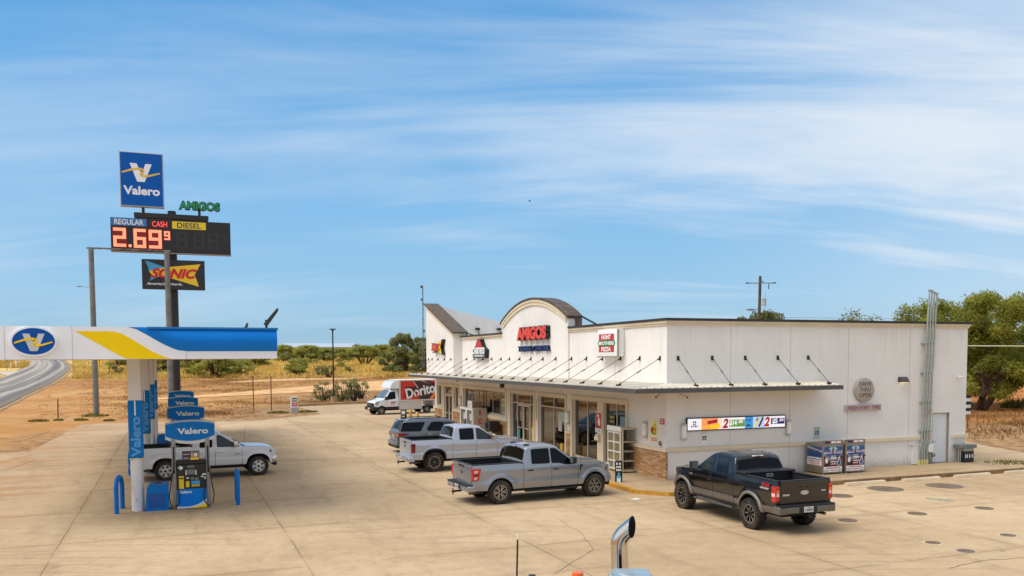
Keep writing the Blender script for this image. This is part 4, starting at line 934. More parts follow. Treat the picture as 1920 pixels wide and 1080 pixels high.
# display rack with a glazed door
o = bthing('display_rack', 'empty cream shelving rack with a white gridded side standing on the pavement', 'rack', -.3, 3.0, .15)
RK = mat('rack_cream', (206, 194, 168), .6, var=.06)
mb = bmb(o)
mb.box(-.70, .08, 3.56, 3.60, .22, 1.96); mb.box(.05, .09, 2.38, 3.56, .22, 1.96); mb.box(-.70, .09, 2.38, 3.6, 1.962, 2.02); mb.box(-.70, .05, 2.38, 3.56, .2, .28)
mb.build('rack_case', RK, o)
for z in (.62, 1.02, 1.42): mb = bmb(o); mb.box(-.66, .045, 2.40, 3.55, z, z + .045); mb.build('shelf', RK, o)
mb = bmb(o); mb.box(.05, .10, 2.34, 2.375, .2, 2.0); mb.box(-.70, -.64, 2.34, 2.375, .2, 2.0); mb.build('corner_post', RK, o)
mb = bmb(o)
for y_ in (2.42, 2.98, 3.54): mb.box(-.76, -.72, y_ - .03, y_ + .03, .28, 1.86)
for z in (.30, .62, 1.02, 1.42, 1.82): mb.box(-.765, -.715, 2.42, 3.54, z - .025, z + .025)
mb.box(-.78, -.70, 2.36, 3.6, 1.87, 2.09, .02); mb.build('grid_door', WHT, o)
mb = bmb(o); mb.box(-.735, -.725, 2.45, 3.51, .33, 1.8); mb.build('door_panes', mat('rack_pane', (140, 122, 92), .35, var=.5, vs=6, dirt=(120, 140, 60), dirt_amt=.7), o)
# standing board by the kerb
bl = BW(-2.5, 1.9)
o = bthing('standing_board', 'narrow black advert board with a blue bottle standing by the kerb', 'advert board', -2.62, .62, 0)
pb = G(864 - 0, 900); o.location = G(1160, 911); o.rotation_euler = (0, 0, R(-4))
mb = MB(); mb.box(-.14, .14, -.05, .05, .02, .98, .01); mb.mat(1)
[mb.scrib(.2, .09, FR((0, -.0505, z)), sd) for sd, z in ((1, .87), (2, .75), (3, .63))]
mb.mat(2).box(-.085, .085, -.053, -.0505, .05, .40); mb.box(-.04, .04, -.053, -.0505, .40, .52); mb.mat(1).box(-.07, .07, -.055, -.0531, .16, .30); mb.build('board_panel', [BK, WH, mat('board_cyan', (84, 176, 206), .4)], o)
# parking blocks
PB = mat('parking_block_concrete', (206, 184, 150), .9, var=.15, vs=2, bump=.3)
mb = MB(); mb.prism([(-.12, 0), (.12, 0), (.10, .09), (.06, .13), (-.06, .13), (-.10, .09)], -.95, .95, M=Matrix(((0, 0, 1, 0), (1, 0, 0, 0), (0, 1, 0, 0), (0, 0, 0, 1))))
pbase = mb.build('parking_block', PB)
tag(pbase, None, 'parking block', 'concrete parking blocks along the side kerb')
ang = TH + R(1)
labs = ['concrete parking block nearest the black pickup', 'concrete parking block second from the black pickup', 'concrete parking block third from the black pickup, near the weeds', 'concrete parking block farthest from the black pickup, at the right edge']
for k, (p0, lab) in enumerate(zip(((1622, 908.5), (1727, 901.5), (1823, 894), (1916, 887)), labs)):
    c = pbase if k == 0 else pbase.copy()
    if k: COL.objects.link(c)
    c.location = G(*p0); c.rotation_euler = (0, 0, ang); c['label'] = lab
# tank and drain covers
CV = mat('cover_iron', (122, 104, 86), .6, .2, var=.25, vs=4)
RIM = mat('cover_rim', (170, 152, 126), .8)
cov_ = [((1660, 917), .64, 0, 'large dark round tank cover left of the pair near the kerb'), ((1770.5, 911.5), .66, 0, 'large dark round tank cover right of the pair near the kerb'), ((1576, 930), .42, 0, 'dark round tank cover half hidden by the black pickup'),
        ((1589, 976), .28, 0, 'small dark cover just behind the black pickup'), ((1719.5, 963.5), .29, 0, 'small dark cover in the open between the large pair and the scalloped covers'), ((1845, 953.5), .28, 0, 'small dark cover near the right edge of the lot'),
        ((1749, 1018.5), .20, 1, 'scalloped manhole cover nearest the black pickup'), ((1811, 1034), .205, 2, 'manhole cover in a pale concrete collar, nearest the camera'), ((1890, 1004.5), .21, 1, 'scalloped manhole cover at the right edge of the lot')]
for p, r_, kind_, lab in cov_:
    c = G(*p); o = thing('tank_cover', lab, 'cover', c, 0, 'iron covers in the forecourt'); mb = MB(); mb.lathe([(0, .022), (r_ * .30, .022), (r_ * .33, .017), (r_ * .36, .022), (r_ * .62, .022), (r_ * .65, .017), (r_ * .68, .022), (r_ * .84, .022), (r_ * .87, .012), (r_ * .90, .022), (r_ * .98, .022), (r_, .018), (r_, .004)], 36)
    [mb.box(-r_ * .8, r_ * .8, -.012, .012, .0215, .026, M=Matrix.Rotation(PI * q / 4, 4, 'Z')) for q in range(4)]; mb.build('lid', CV, o)
    if kind_ == 1:
        mb = MB(); [mb.lathe([(0, .016), (.026, .016), (.03, .006)], 8, M=TR(r_ * 1.06 * math.cos(q), r_ * 1.06 * math.sin(q), 0)) for q in [2 * PI * k / 18 for k in range(18)]]; mb.build('scalloped_rim', mat('cover_pale_dots', (208, 190, 162), .8), o)
    if kind_ == 2: mb = MB(); mb.lathe([(r_ * 1.01, .012), (r_ * 1.3, .010), (r_ * 1.33, .0075)], 36); mb.build('collar', RIM, o)
# ================================================================ FUEL CANOPY AND PUMPS
FWH = mat('fascia_white', (246, 245, 246), .5, spec=.2, var=.03, vs=.6); FBL = mat('fascia_blue', (0, 122, 214), .5, spec=.2, var=.05, vs=.4); FYE = mat('fascia_yellow', (255, 214, 0), .5, spec=.2, var=.03)
CBL = mat('brand_blue', (0, 116, 194), .5, spec=.2, var=.06, vs=1.5); CLB = mat('brand_light_blue', (84, 160, 222), .4); COLW = mat('column_white', (226, 223, 220), .5, var=.05, vs=1.5, streak=.1)
HOOP = mat('hoop_blue', (0, 112, 192), .5, spec=.2, var=.08, vs=3)
def vlogo(mb, M, s, iw, iy):
    V = [(-.46, .36), (-.17, .36), (.03, -.12), (.20, .36), (.47, .36), (.15, -.46), (-.16, -.46)]
    mb.mat(iw).prism([(x * s, y * s) for x, y in V], .0, .012, M=M)
    def rib(pts, wds):
        for (p, q, w0, w1) in zip(pts, pts[1:], wds, wds[1:]):
            d = Vector((q[0] - p[0], q[1] - p[1])).normalized(); nx, ny = -d.y, d.x
            mb.prism([((p[0] + nx * w0) * s, (p[1] + ny * w0) * s), ((p[0] - nx * w0) * s, (p[1] - ny * w0) * s), ((q[0] - nx * w1) * s, (q[1] - ny * w1) * s), ((q[0] + nx * w1) * s, (q[1] + ny * w1) * s)], .0125, .02, M=M)
    mb.mat(iy); rib([(-.80, -.08), (-.45, .05), (-.1, .13), (.06, .10), (.12, .03), (.02, -.09), (.0, -.16), (.1, -.20), (.35, -.17), (.80, -.03)], [.035, .045, .05, .055, .06, .055, .055, .05, .045, .03])
can = thing('fuel_canopy', 'white fuel canopy with yellow and blue stripes on a row of four columns', 'canopy', FC0, TS)
ax0, ax1, by0, by1, z0, z1 = -4.3, 4.22, -2.9, 32.8, 4.985, 5.93
mb = MB(); mb.box(ax0, ax1, by0, by0 + .12, z0, z1); mb.box(ax0, ax0 + .12, by0 + .12, by1, z0, z1); mb.box(ax1 - .12, ax1, by0 + .12, by1, z0, z1); mb.box(ax0 + .12, ax1 - .12, by1 - .12, by1, z0, z1)
fas = mb.build('fascia', FWH, can)
M = FR((0, by0, 0)); mb = MB()
mb.mat(0).prism([(-1.41, 5.80), (-.72, 5.375), (-.30, 5.11), (-.08, 5.005), (.2, 4.99), (1.17, 4.99), (.96, 5.05), (.62, 5.21), (.25, 5.46), (.05, 5.59), (-.10, 5.685), (-.24, 5.755), (-.40, 5.79), (-.6, 5.80)], .002, .006, M=M)
mb.build('yellow_stripe', FYE, fas)
mb = MB()
bnd = [(5.215, 1.62), (5.222, 1.52), (5.24, 1.36), (5.295, 1.21), (5.42, .95), (5.57, .70), (5.71, .48), (5.87, .20), (5.928, -.02)]
def bx_(z):
    for (za, xa), (zb, xb) in zip(bnd, bnd[1:]):
        if z <= zb: return xa + (xb - xa) * (z - za) / (zb - za)
    return bnd[-1][1]
NZ, NX = 22, 14; gvs = []
for k in range(NZ + 1):
    z = 5.215 + (5.928 - 5.215) * k / NZ; xl = bx_(z)
    for i in range(NX + 1):
        u = i / NX; x = xl + (ax1 - xl) * u; t = (z - 5.215) / .713
        gvs.append((x, by0 - .004 - .15 * math.sin(PI * min(1, t * 1.02)) ** .8 * min(1, u * 6), z))
mb.add(gvs, [(k * (NX + 1) + i, k * (NX + 1) + i + 1, (k + 1) * (NX + 1) + i + 1, (k + 1) * (NX + 1) + i) for k in range(NZ) for i in range(NX)])
mb.add([(ax1, by0, 5.215 + .713 * k / NZ) for k in range(NZ + 1)] + [gvs[k * (NX + 1) + NX] for k in range(NZ + 1)], [(k, k + 1, NZ + 2 + k, NZ + 1 + k) for k in range(NZ)])
mb.box(ax1, ax1 + .004, by0, by1, 5.215, 5.928); mb.build('blue_band', FBL, fas)
mb = MB(); mb.box(.5, ax1 + .03, by0 - .11, by0 - .006, 5.88, 5.94); mb.box(ax1 + .004, ax1 + .035, by0 - .04, by1, 5.865, 5.935); mb.build('blue_lip', mat('fascia_lip_blue', (22, 118, 186), .35), fas)
for a in (-3.2, -1.5, 1.57): mb = MB(); mb.box(a, a + .008, by0 - .0075, by0 - .0005, z0, z1); mb.build('fascia_joint', mat('fascia_joint', (176, 176, 184), .6), fas)
mb = MB(); mb.box(ax0 + .12, ax1 - .12, by0 + .12, by1 - .12, 5.005, 5.03); mb.build('soffit', mat('soffit_white', (196, 190, 182), .6, var=.05), can)
mb = MB(); mb.box(ax0 + .12, ax1 - .12, by0 + .12, by1 - .12, 5.5, 5.55); mb.build('canopy_roof', mat('roof_grey', (160, 158, 152), .7), can)
mb = MB(); M = FR((-2.46, by0, 5.50)); el = lambda a, b: [(a * math.cos(q), b * math.sin(q)) for q in [2 * PI * k / 48 for k in range(48)]]
mb.mat(0).prism(el(.585, .425), .0, .09, M=M); mb.mat(1).prism(el(.535, .375), .091, .097, M=M); vlogo(mb, M @ TR(0, 0, .098), .60, 2, 3)
mb.build('oval_emblem', [FWH, mat('emblem_blue', (8, 84, 168), .5, spec=.2), mat('emblem_silver', (206, 208, 206), .4), FYE], can)
for k in range(4):
    mb = MB(); mb.M = TR(0, 9.95 * k, 0)
    mb.cyl((0, 0, 0), (0, 0, 3.64), .195, n=28); mb.box(-.205, .205, -.205, .205, 3.64, 5.004, .02); mb.box(.212, .24, -.12, .12, 3.64, 5.0)
    mb.lathe([(.03, 0), (.06, 0), (.06, .03), (.03, .03)], 14, M=FR((-.02, -.19, .38))); col_ = mb.build('column', COLW, can)
    mb = MB(); mb.M = TR(0, 9.95 * k, 0); mb.mat(0).box(-.218, .218, -.218, .218, 1.76, 3.65, .05, 3); mb.mat(1).text('Valero', 1.32, .30, FR((.0, -.2185, 2.46), (0, 0, 1), (-1, 0, 0)), .004, .035)
    mb.mat(2).box(-.02, .02, -.225, -.2185, 3.16, 3.64); mb.mat(3).box(-.213, .213, -.213, .213, 1.70, 1.758, .04); mb.build('sign_wrap', [CBL, CLB, FWH, mat('wrap_cream', (236, 222, 150), .4)], col_)
# pumps
DG = mat('pump_grey', (150, 146, 140), .45, .3, var=.08); PBK = mat('pump_black', (30, 30, 31), .4, var=.08); SCRN = mat('pump_screen', (110, 118, 116), .2); PYL = mat('pump_yellow', (236, 196, 24), .4); PLB = mat('pump_light_blue', (60, 160, 214), .4); HOSE = mat('hose_black', (16, 16, 17), .5)
P0 = thing('fuel_pump', 'nearest fuel pump with a blue barrel-shaped topper, black keypad panel and blue skirt', 'fuel pump', FW(1.66, 0), TS, 'fuel pumps under the canopy')
mb = MB(); mb.box(-.46, .46, -.34, .34, .03, 1.5, .015); mb.box(-.47, .47, -.35, .35, 1.5, 1.60, .02); mb.build('pump_body', PBK, P0)
for sx in (-1, 1):
    mb = MB(); mb.box(sx * .53 - .065, sx * .53 + .065, -.30, .30, .02, 2.36, .03, 2); mb.mat(1).box(sx * .53 - .025, sx * .53 + .025, -.312, -.30, 1.2, 2.1); mb.build('side_post', [DG, PBK], P0)
    mb = MB()
    for sy in (-1,):
        x = sx * .53; mb.tube([(x, -.31, 1.95), (x, -.36, 1.5), (x + sx * .10, -.38, .9), (x + sx * .17, -.38, .45), (x + sx * .12, -.39, .16), (x - sx * .02, -.40, .10), (x - sx * .12, -.40, .22), (x - sx * .16, -.39, .5), (x - sx * .10, -.37, .75), (x - sx * .12, -.36, .95)], .017, 8)
    mb.build('hose', HOSE, P0)
mb = MB(); M = FR((0, -.342, 0))
def rr(i, x0, x1, y0, y1, d=.008): mb.mat(i).prism([(x0, y0), (x1, y0), (x1, y1), (x0, y1)], .0, d, M=M)
rr(1, -.12, .10, 1.38, 1.46); rr(1, -.14, .12, 1.16, 1.32); rr(3, -.18, -.15, 1.14, 1.30); rr(3, .13, .16, 1.14, 1.30)
rr(2, -.39, -.24, .70, 1.12, .07); rr(0, -.38, -.25, 1.02, 1.06, .075); rr(2, -.18, -.07, .74, .94, .05); rr(4, -.01, .26, .82, .94); rr(2, -.0, .07, .75, .81); rr(2, .09, .16, .75, .81); rr(2, .18, .25, .75, .81); rr(1, -.02, .07, .98, 1.06); rr(1, .10, .22, .97, 1.04)
rr(3, .34, .46, 1.12, 1.17); rr(3, .30, .38, 1.05, 1.09); rr(3, .40, .44, .98, 1.06); rr(0, .30, .40, .74, .92, .03); rr(3, -.16, -.08, 1.02, 1.06)
mb.mat(3).prism([(-.42, 1.38), (-.36, 1.36), (-.33, 1.30), (-.28, 1.36), (-.25, 1.37), (-.27, 1.42), (-.35, 1.46), (-.37, 1.42)], 0, .008, M=M); mb.build('keypad_panel', [PBK, SCRN, PYL, WHT, PLB], P0)
mb = MB(); mb.mat(0).box(-.462, .462, -.352, -.341, .03, .68)
arcp = lambda f0: [(-.462 + .924 * k / 14, f0(k / 14)) for k in range(15)]
cw = arcp(lambda t: .11 - .10 * math.sin(t * PI * .62) * .55 + .34 * t ** 3 * .8); cy = arcp(lambda t: .05 - .02 * t + .24 * max(0, t - .35) ** 1.6)
mb.mat(1).prism([(-.462, .031)] + [(.462, .031)] + [(x, z) for x, z in cw[::-1]], .0005, .003, M=FR((0, -.352, 0))); mb.mat(2).prism([(-.05, .031), (.462, .031)] + [(x, z) for x, z in cy[::-1] if x > -.05], .0032, .005, M=FR((0, -.352, 0)))
mb.mat(1).text('Valero', .40, .10, FR((-.20, -.3522, .58)), .003, .035); mb.build('skirt_panel', [FBL, WHT, FYE], P0)
mb = MB(); mb.box(-.27, .27, -.30, -.27, 1.61, 1.93); mb.mat(1).box(-.25, .25, -.306, -.30, 1.63, 1.91); mb.mat(2).box(0, .25, -.309, -.306, 1.64, 1.90); mb.mat(3).box(-.02, .25, -.312, -.309, 1.64, 1.71); mb.mat(0).box(.07, .22, -.314, -.309, 1.72, 1.88); mb.mat(4).box(.09, .2, -.316, -.314, 1.74, 1.86); mb.mat(4).scrib(.2, .03, FR((-.13, -.3065, 1.83))); mb.scrib(.16, .03, FR((-.15, -.3065, 1.70)), 3)
mb.build('advert_frame', [BK, mat('advert_plum', (64, 46, 60), .4), mat('advert_sand', (190, 160, 130), .4), YEL, WHT], P0)
def topper(grow, zb):
    n = 16; t = [(-.775 + 1.55 * k / n) for k in range(n + 1)]
    top = [(x * grow, 2.845 + .095 * (1 - (x / .775) ** 2)) for x in t]; bot = [(x * grow, zb - .17 * (1 - (x / .775) ** 2) * 1.0) for x in t]
    return top[::-1] + bot
mb = MB(); mb.prism(topper(1, 2.34), -.28, .28, M=FR((0, 0, 0))); tp = mb.build('topper', mat('topper_white', (214, 212, 208), .45, var=.04), P0)
for sy in (-1, 1):
    Mt = FR((0, -.281, 0)) if sy < 0 else FR((0, .281, 0), (-1, 0, 0))
    mb = MB(); pts = topper(.985, 2.44); pts = [(x, z if z < 2.7 else z - .02) for x, z in pts]; mb.mat(0).prism(pts, 0, .012, M=Mt); mb.mat(1).text('Valero', .96, .20, Mt @ TR(.08, 2.60, .0125), .006, .035); mb.build('topper_face', [CBL, WHT], tp)
labsP = ['second fuel pump back, standing behind the white pickup', 'third fuel pump back, mostly hidden by the toppers in front', 'farthest fuel pump, only the top of its blue topper showing']
for k in range(3): dup(P0, FW(1.66, 9.95 * (k + 1)), TS, labsP[k])
B0 = thing('waste_bin', 'nearest blue plastic bin with a sloping side between column and pump', 'bin', FW(.58, .0), TS, 'blue bins beside the pumps')
mb = MB(); mb.prism([(-.37, 0), (.37, 0), (.37, .84), (-.24, .84), (-.30, .74)], -.30, .30, M=FR((0, 0, 0))); bb = mb.build('bin_body', CBL, B0, angle=30)
mb = MB(); mb.prism([(-.27, .842), (.375, .842), (.36, .90), (-.2, .90)], -.31, .31, M=FR((0, 0, 0))); mb.mat(1).box(-.05, .15, -.2, .1, .90, .915); mb.build('bin_lid', [mat('bin_lid_blue', (20, 106, 176), .4), BK], B0)
mb = MB(); mb.box(-.26, .26, -.312, -.301, .10, .58, .0); mb.build('bin_panel', mat('bin_panel_blue', (0, 84, 160), .4), B0)
labsB = ['second blue bin back, beside the second column', 'third blue bin back, beside the third column', 'farthest blue bin, hidden behind the toppers']
for k in range(2): dup(B0, FW(.58, 9.95 * (k + 1)), TS, labsB[k])
def hoop(cx_, cy_, rz, label):
    o = thing('bollard_hoop', label, 'bollard', (cx_, cy_, 0), rz, 'blue hoop bollards guarding the pumps')
    mb = MB(); w = .52; h = 1.13; pts = [(0, -w, 0), (0, -w, h - .34)] + [(0, -w * math.cos(q), h - .34 + .34 * math.sin(q)) for q in [PI * k / 12 for k in range(1, 12)]] + [(0, w, h - .34), (0, w, 0)]
    mb.tube(pts, .072, 12); mb.build('hoop', HOOP, o); return o
Lc = (Vector((-12.77, 27.14, 0)) + Vector((-13.02, 28.32, 0))) / 2; Rc = (Vector((-9.80, 30.0, 0)) + Vector((-9.30, 28.7, 0))) / 2
hoop(Lc.x, Lc.y, R(15), 'blue hoop bollard left of the nearest column'); hoop(Rc.x, Rc.y, R(20), 'blue hoop bollard right of the nearest pump')
L2 = Lc + UF * 9.95; hoop(L2.x, L2.y, R(12), 'blue hoop bollard seen just left of the nearest column, at the second pump')
# flood lights on the canopy roof
for (px, py, Y, px2, py2, lab) in ((499.5, 616, 32, 521, 578, 'dark slanted light on a stub above the right end of the canopy'), (455, 612, 40, 464, 605.5, 'dark slanted light farther back on the canopy roof, only its tip showing')):
    p = AT(px, py, Y); q = AT(px2, py2, Y); o = thing('roof_light', lab, 'light', (p.x, p.y, 5.55), 0, 'lights on the canopy roof'); d = Vector((q.x - p.x, 0, q.z - 5.55)); h0 = max(.3, min(.72, d.z - .55)) if Y == 32 else .55
    mb = MB(); mb.tube([(0, 0, 0), (0, 0, h0 + .02)], .045, 10); mb.build('stub', BLK, o)
    a0 = Vector((-.03, 0, h0 - .02)); a1 = d; ax = (a1 - a0).normalized(); nx = Vector((ax.z, 0, -ax.x)) * .045; mb = MB()
    mb.add([tuple(a0 + nx + Vector((0, sy * .16, 0))) for sy in (-1, 1)] + [tuple(a1 + Vector((0, sy * .12, 0))) for sy in (-1, 1)] + [tuple(a0 - nx + Vector((0, sy * .16, 0))) for sy in (-1, 1)] + [tuple(a1 - ax * .12 + nx * .9 + Vector((0, sy * .14, 0))) for sy in (-1, 1)], [(0, 1, 7, 6), (6, 7, 3, 2), (4, 2, 3, 5), (0, 4, 5, 1), (0, 6, 2, 4), (1, 5, 3, 7)])
    mb.sphere((-.02, 0, h0 + .14), .035); mb.build('lamp_head', BLK, o)

# ================================================================ PYLON SIGN
OS = Vector((-32.6, 81, 0))
py = thing('pylon_sign', 'tall dark pole carrying a blue logo panel, green letters, price board and bow-tie panel', 'pylon sign', OS, TS)
mb = MB(); mb.cyl((.66, 0, 0), (.66, 0, 18.95), .37, n=28); mb.build('pole', mat('pole_dark', (44, 40, 38), .5, .1, var=.15, streak=.2), py)
mb = MB(); mb.box(-2.6, 3.9, -.48, -.38, 18.20, 18.62); mb.box(-2.6, 3.9, .38, .48, 18.20, 18.62); mb.build('crossbar', CAPM, py)
mb = MB(); mb.cyl((-1.8, -.30, 17.9), (-1.8, -.30, 19.3), .13, n=12); mb.cyl((3.1, -.30, 17.9), (3.1, -.30, 19.5), .12, n=12); mb.build('stub_post', CAPM, py)
mb = MB(); mb.box(-3.72, .04, -.62, -.02, 19.10, 24.09, .04); lp = mb.build('logo_panel', mat('panel_edge_grey', (176, 178, 182), .5), py)
M = FR((-1.84, -.621, 21.6)); mb = MB(); mb.mat(0).prism([(-1.78, -2.39), (1.78, -2.39), (1.78, 2.39), (-1.78, 2.39)], 0, .01, M=M); vlogo(mb, M @ TR(-.06, .72, .0105), 2.02, 1, 2); mb.mat(1).text('Valero', 3.1, .80, M @ TR(-.03, -1.02, .0105), .01, .035); mb.build('logo_face', [mat('panel_blue', (6, 92, 178), .5, spec=.2), FWH, mat('panel_gold', (240, 196, 60), .35)], lp)
mb = MB(); mb.text('AMIGOS', 3.72, .86, FR((3.12, -.42, 19.47)), .30, .075); lt = mb.build('green_letters', mat('letters_dark_green', (16, 44, 30), .45), py)
mb = MB(); mb.text('AMIGOS', 3.56, .70, FR((3.12, -.721, 19.47)), .02, .03); mb.build('letter_faces', mat('letter_green', (36, 146, 84), .4), lt)
mb = MB(); mb.box(-4.57, 5.82, -1.0, -.40, 14.95, 17.99, .03); pp = mb.build('price_board', mat('board_black', (34, 30, 30), .5, var=.08, vs=1), py)
mb = MB(); mb.box(-4.6, 5.86, -1.03, -.38, 14.88, 14.95); mb.build('board_edge', GREYB, pp)
M = FR((0, -1.001, 0)); mb = MB()
def pr(i, x0, x1, y0, y1, d=.008): mb.mat(i).prism([(x0, y0), (x1, y0), (x1, y1), (x0, y1)], .0, d, M=M)
pr(0, -4.55, -1.53, 17.27, 17.97); mb.mat(1).text('REGULAR', 2.45, .50, M @ TR(-3.02, 17.61, .0085), .004, .02)
mb.build('fuel_name', [mat('name_blue', (56, 116, 176), .4), WH], pp)
mb = MB(); pr(0, .66, 3.62, 17.2, 17.88); mb.mat(1).text('DIESEL', 2.1, .50, M @ TR(2.14, 17.54, .0085), .004, .02); mb.build('fuel_name', [mat('name_yellow', (240, 206, 20), .4), mat('name_dark', (40, 44, 70), .4)], pp)
LED = mat('led_lit', (255, 120, 84), .5, var=0, emit=(255, 142, 104), estr=1.0); LEDR = mat('led_red', (255, 70, 70), .5, var=0, emit=(255, 72, 66), estr=1.0); LEDO = mat('led_off', (50, 46, 44), .5)
SEG = {'2': 'abged', '6': 'afgedc', '9': 'abcdfg', '8': 'abcdefg'}
def seg(mb, ch, x0, x1, y0, y1, w, M):
    ym = (y0 + y1) / 2
    box = {'a': (x0, x1, y1 - w, y1), 'd': (x0, x1, y0, y0 + w), 'g': (x0, x1, ym - w / 2, ym + w / 2), 'f': (x0, x0 + w, ym, y1), 'b': (x1 - w, x1, ym, y1), 'e': (x0, x0 + w, y0, ym), 'c': (x1 - w, x1, y0, ym)}
    for k, c in enumerate(SEG[ch]):
        a, b_, c_, d_ = box[c]; mb.prism([(a, c_), (b_, c_), (b_, d_), (a, d_)], 0, .006 + .0006 * k, M=M)
for dg, x0, x1, y0, y1, w in (('2', -4.36, -3.30, 15.34, 17.05, .27), ('6', -2.66, -1.62, 15.30, 17.03, .27), ('9', -1.38, -.28, 15.30, 17.0, .27), ('9', -.06, .45, 16.13, 16.93, .15)):
    mb = MB(); seg(mb, dg, x0, x1, y0, y1, w, M); mb.build('lit_digit', LED, pp)
mb = MB(); pr(0, -3.10, -2.86, 15.34, 15.58); mb.build('lit_point', LED, pp)
# reddish halo of light round each lit digit, put in as a glowing plate
for a, b_, c, d in ((-4.43, -3.23, 15.27, 17.12), (-2.73, -1.55, 15.23, 17.1), (-1.45, -.21, 15.23, 17.07), (-.11, .5, 16.08, 16.98)):
    mb = MB(); pr(0, a, b_, c, d, .004); mb.build('digit_halo', mat('halo_red', (70, 14, 12), .5, var=0, emit=(120, 16, 12), estr=.5), pp)
mb = MB(); mb.text('CASH', 1.28, .50, M @ TR(-.42, 17.55, .004), .006, .0); mb.build('lit_word', LEDR, pp)
for a in (1.0, 2.5, 3.8): mb = MB(); seg(mb, '8', a, a + .95, 15.4, 16.95, .22, M); mb.build('unlit_digit', LEDO, pp)
mb = MB(); seg(mb, '9', 5.0, 5.45, 16.1, 16.9, .13, M); mb.build('unlit_digit', LEDO, pp)
mb = MB(); mb.box(-2.06, 3.43, -.95, -.39, 11.56, 14.31, .03); sp = mb.build('bow_tie_panel', mat('panel_charcoal', (40, 38, 40), .5), py)
M = FR((.68, -.951, 12.93)); mb = MB()
def spx(x, y): return ((x - 524) / 333 * 5.48, -(y - 728) / 153 * 2.70)
mb.mat(1).prism([spx(*q) for q in ((376, 657), (480, 690), (560, 700), (540, 730), (455, 735), (397, 762), (410, 730), (395, 712), (390, 690))], .002, .006, M=M)
mb.mat(0).prism([spx(*q) for q in ((395, 712), (480, 690), (668, 668), (636, 725), (657, 788), (520, 750), (440, 738), (410, 735))], .0065, .011, M=M)
mb.mat(2).text('SONIC', 4.05, .92, M @ TR(.02, .12, .012), .02, .045, .32); mb.mat(3).text("America's Drive-In.", 3.1, .26, M @ TR(-.82, -.86, .004), .01, .02, .25)
mb.build('bow_tie_face', [YEL, SBL, mat('lettering_red', (206, 26, 34), .4), WH], sp)
# old sign frame of two grey posts
a = G(181, 780); b_ = AT(319, 700, 78.2); b_.z = 0
o = thing('sign_frame', 'pair of tall weathered grey posts joined by a thin rusty bar at the top', 'sign frame', a, math.atan2(b_.y - a.y, b_.x - a.x)); Lf = (b_ - a).length
GP = mat('weathered_steel', (134, 132, 126), .6, .3, var=.25, vs=.8, dirt=(96, 76, 58), dirt_amt=.5, streak=.3)
for x in (0, Lf): mb = MB(); mb.cyl((x, 0, 0), (x, 0, 14.8), .25, .22, 18); mb.build('post', GP, o)
mb = MB(); mb.box(-.35, Lf + .3, -.08, .08, 14.80, 14.94); mb.build('crossbar', mat('rusty_bar', (112, 96, 84), .8, .2, var=.4, vs=3, dirt=(210, 204, 196), dirt_amt=.6), o)
# slim lamp posts far off
def far_post(p, Y, h, name, label, cat, arm=0):
    b0 = AT(p[0], p[1], Y); b0.z = tz(b0.x, b0.y); o = thing(name, label, cat, b0, 0); mb = MB(); mb.cyl((0, 0, 0), (0, 0, h), .12, .07, 8); mb.build('pole', GP, o)
    if arm: mb = MB(); mb.tube([(0, 0, h), (-.8, 0, h + .5), (-arm, 0, h + .7)], .05, 6); mb.box(-arm - .6, -arm, -.15, .15, h + .62, h + .76); mb.build('lamp_arm', GP, o)
    return o
far_post((181.5, 680), 150, 17.2 - tz(-73, 150), 'street_lamp', 'thin highway lamp post with a curved arm behind the left grey post', 'street lamp', 2.4)
# ================================================================ VEHICLES
def pwl(pts):
    def f(x):
        if x <= pts[0][0]: return pts[0][1]
        for (a, p), (b, q) in zip(pts, pts[1:]):
            if x <= b: return p + (q - p) * (x - a) / (b - a) if b > a else q
        return pts[-1][1]
    return f
def rounded(pts, r, n=4):
    out = []; N = len(pts)
    for i in range(N):
        p = Vector(pts[i]).to_2d(); a = Vector(pts[i - 1]).to_2d(); b = Vector(pts[(i + 1) % N]).to_2d()
        da = (a - p); db = (b - p); rr_ = min(r, da.length * .45, db.length * .45)
        p0 = p + da.normalized() * rr_; p1 = p + db.normalized() * rr_
        for k in range(n + 1):
            t = k / n; q = p0 * (1 - t) ** 2 + p * 2 * t * (1 - t) + p1 * t * t; out.append((q.x, q.y))
    return out
def paint(name, col, metal=.0, rough=.32, dirt=.25):
    m, nt, b = newmat(name); tc = nt.n('ShaderNodeTexCoord').outputs['Object']
    c = lin(col); n1 = nt.noise(tc, 1.3, 5, .6)
    sp = nt.n('ShaderNodeSeparateXYZ', ins={0: tc})
    low = nt.ramp(nt.math('ADD', sp.outputs[2], nt.math('MULTIPLY', n1, .35)), .95, .45)
    up = nt.math('MULTIPLY', nt.ramp(nt.noise(tc, 3.5, 6, .7), .45, .8), .35)
    f = nt.math('MULTIPLY', nt.math('MAXIMUM', nt.math('MULTIPLY', low, .75), up), dirt)
    colr = nt.mix(f, nt.mix(n1, mul(c, .95), mul(c, 1.04)), lin((140, 122, 100)))
    nt.t.links.new(colr, b.inputs['Base Color'])
    nt.t.links.new(nt.math('ADD', rough, nt.math('MULTIPLY', f, .4), True), b.inputs['Roughness'])
    b.inputs['Metallic'].default_value = metal; b.inputs['Coat Weight'].default_value = .7; b.inputs['Coat Roughness'].default_value = .05
    return m
GLS = mat('tinted_glass', (10, 10, 12), .05, var=.0, spec=.2); GLS2 = mat('clear_dark_glass', (44, 54, 54), .05, var=.3, vs=1.2, spec=.4); WSG = mat('windscreen_glass', (96, 108, 112), .04, var=.15, vs=1.2, spec=.8)
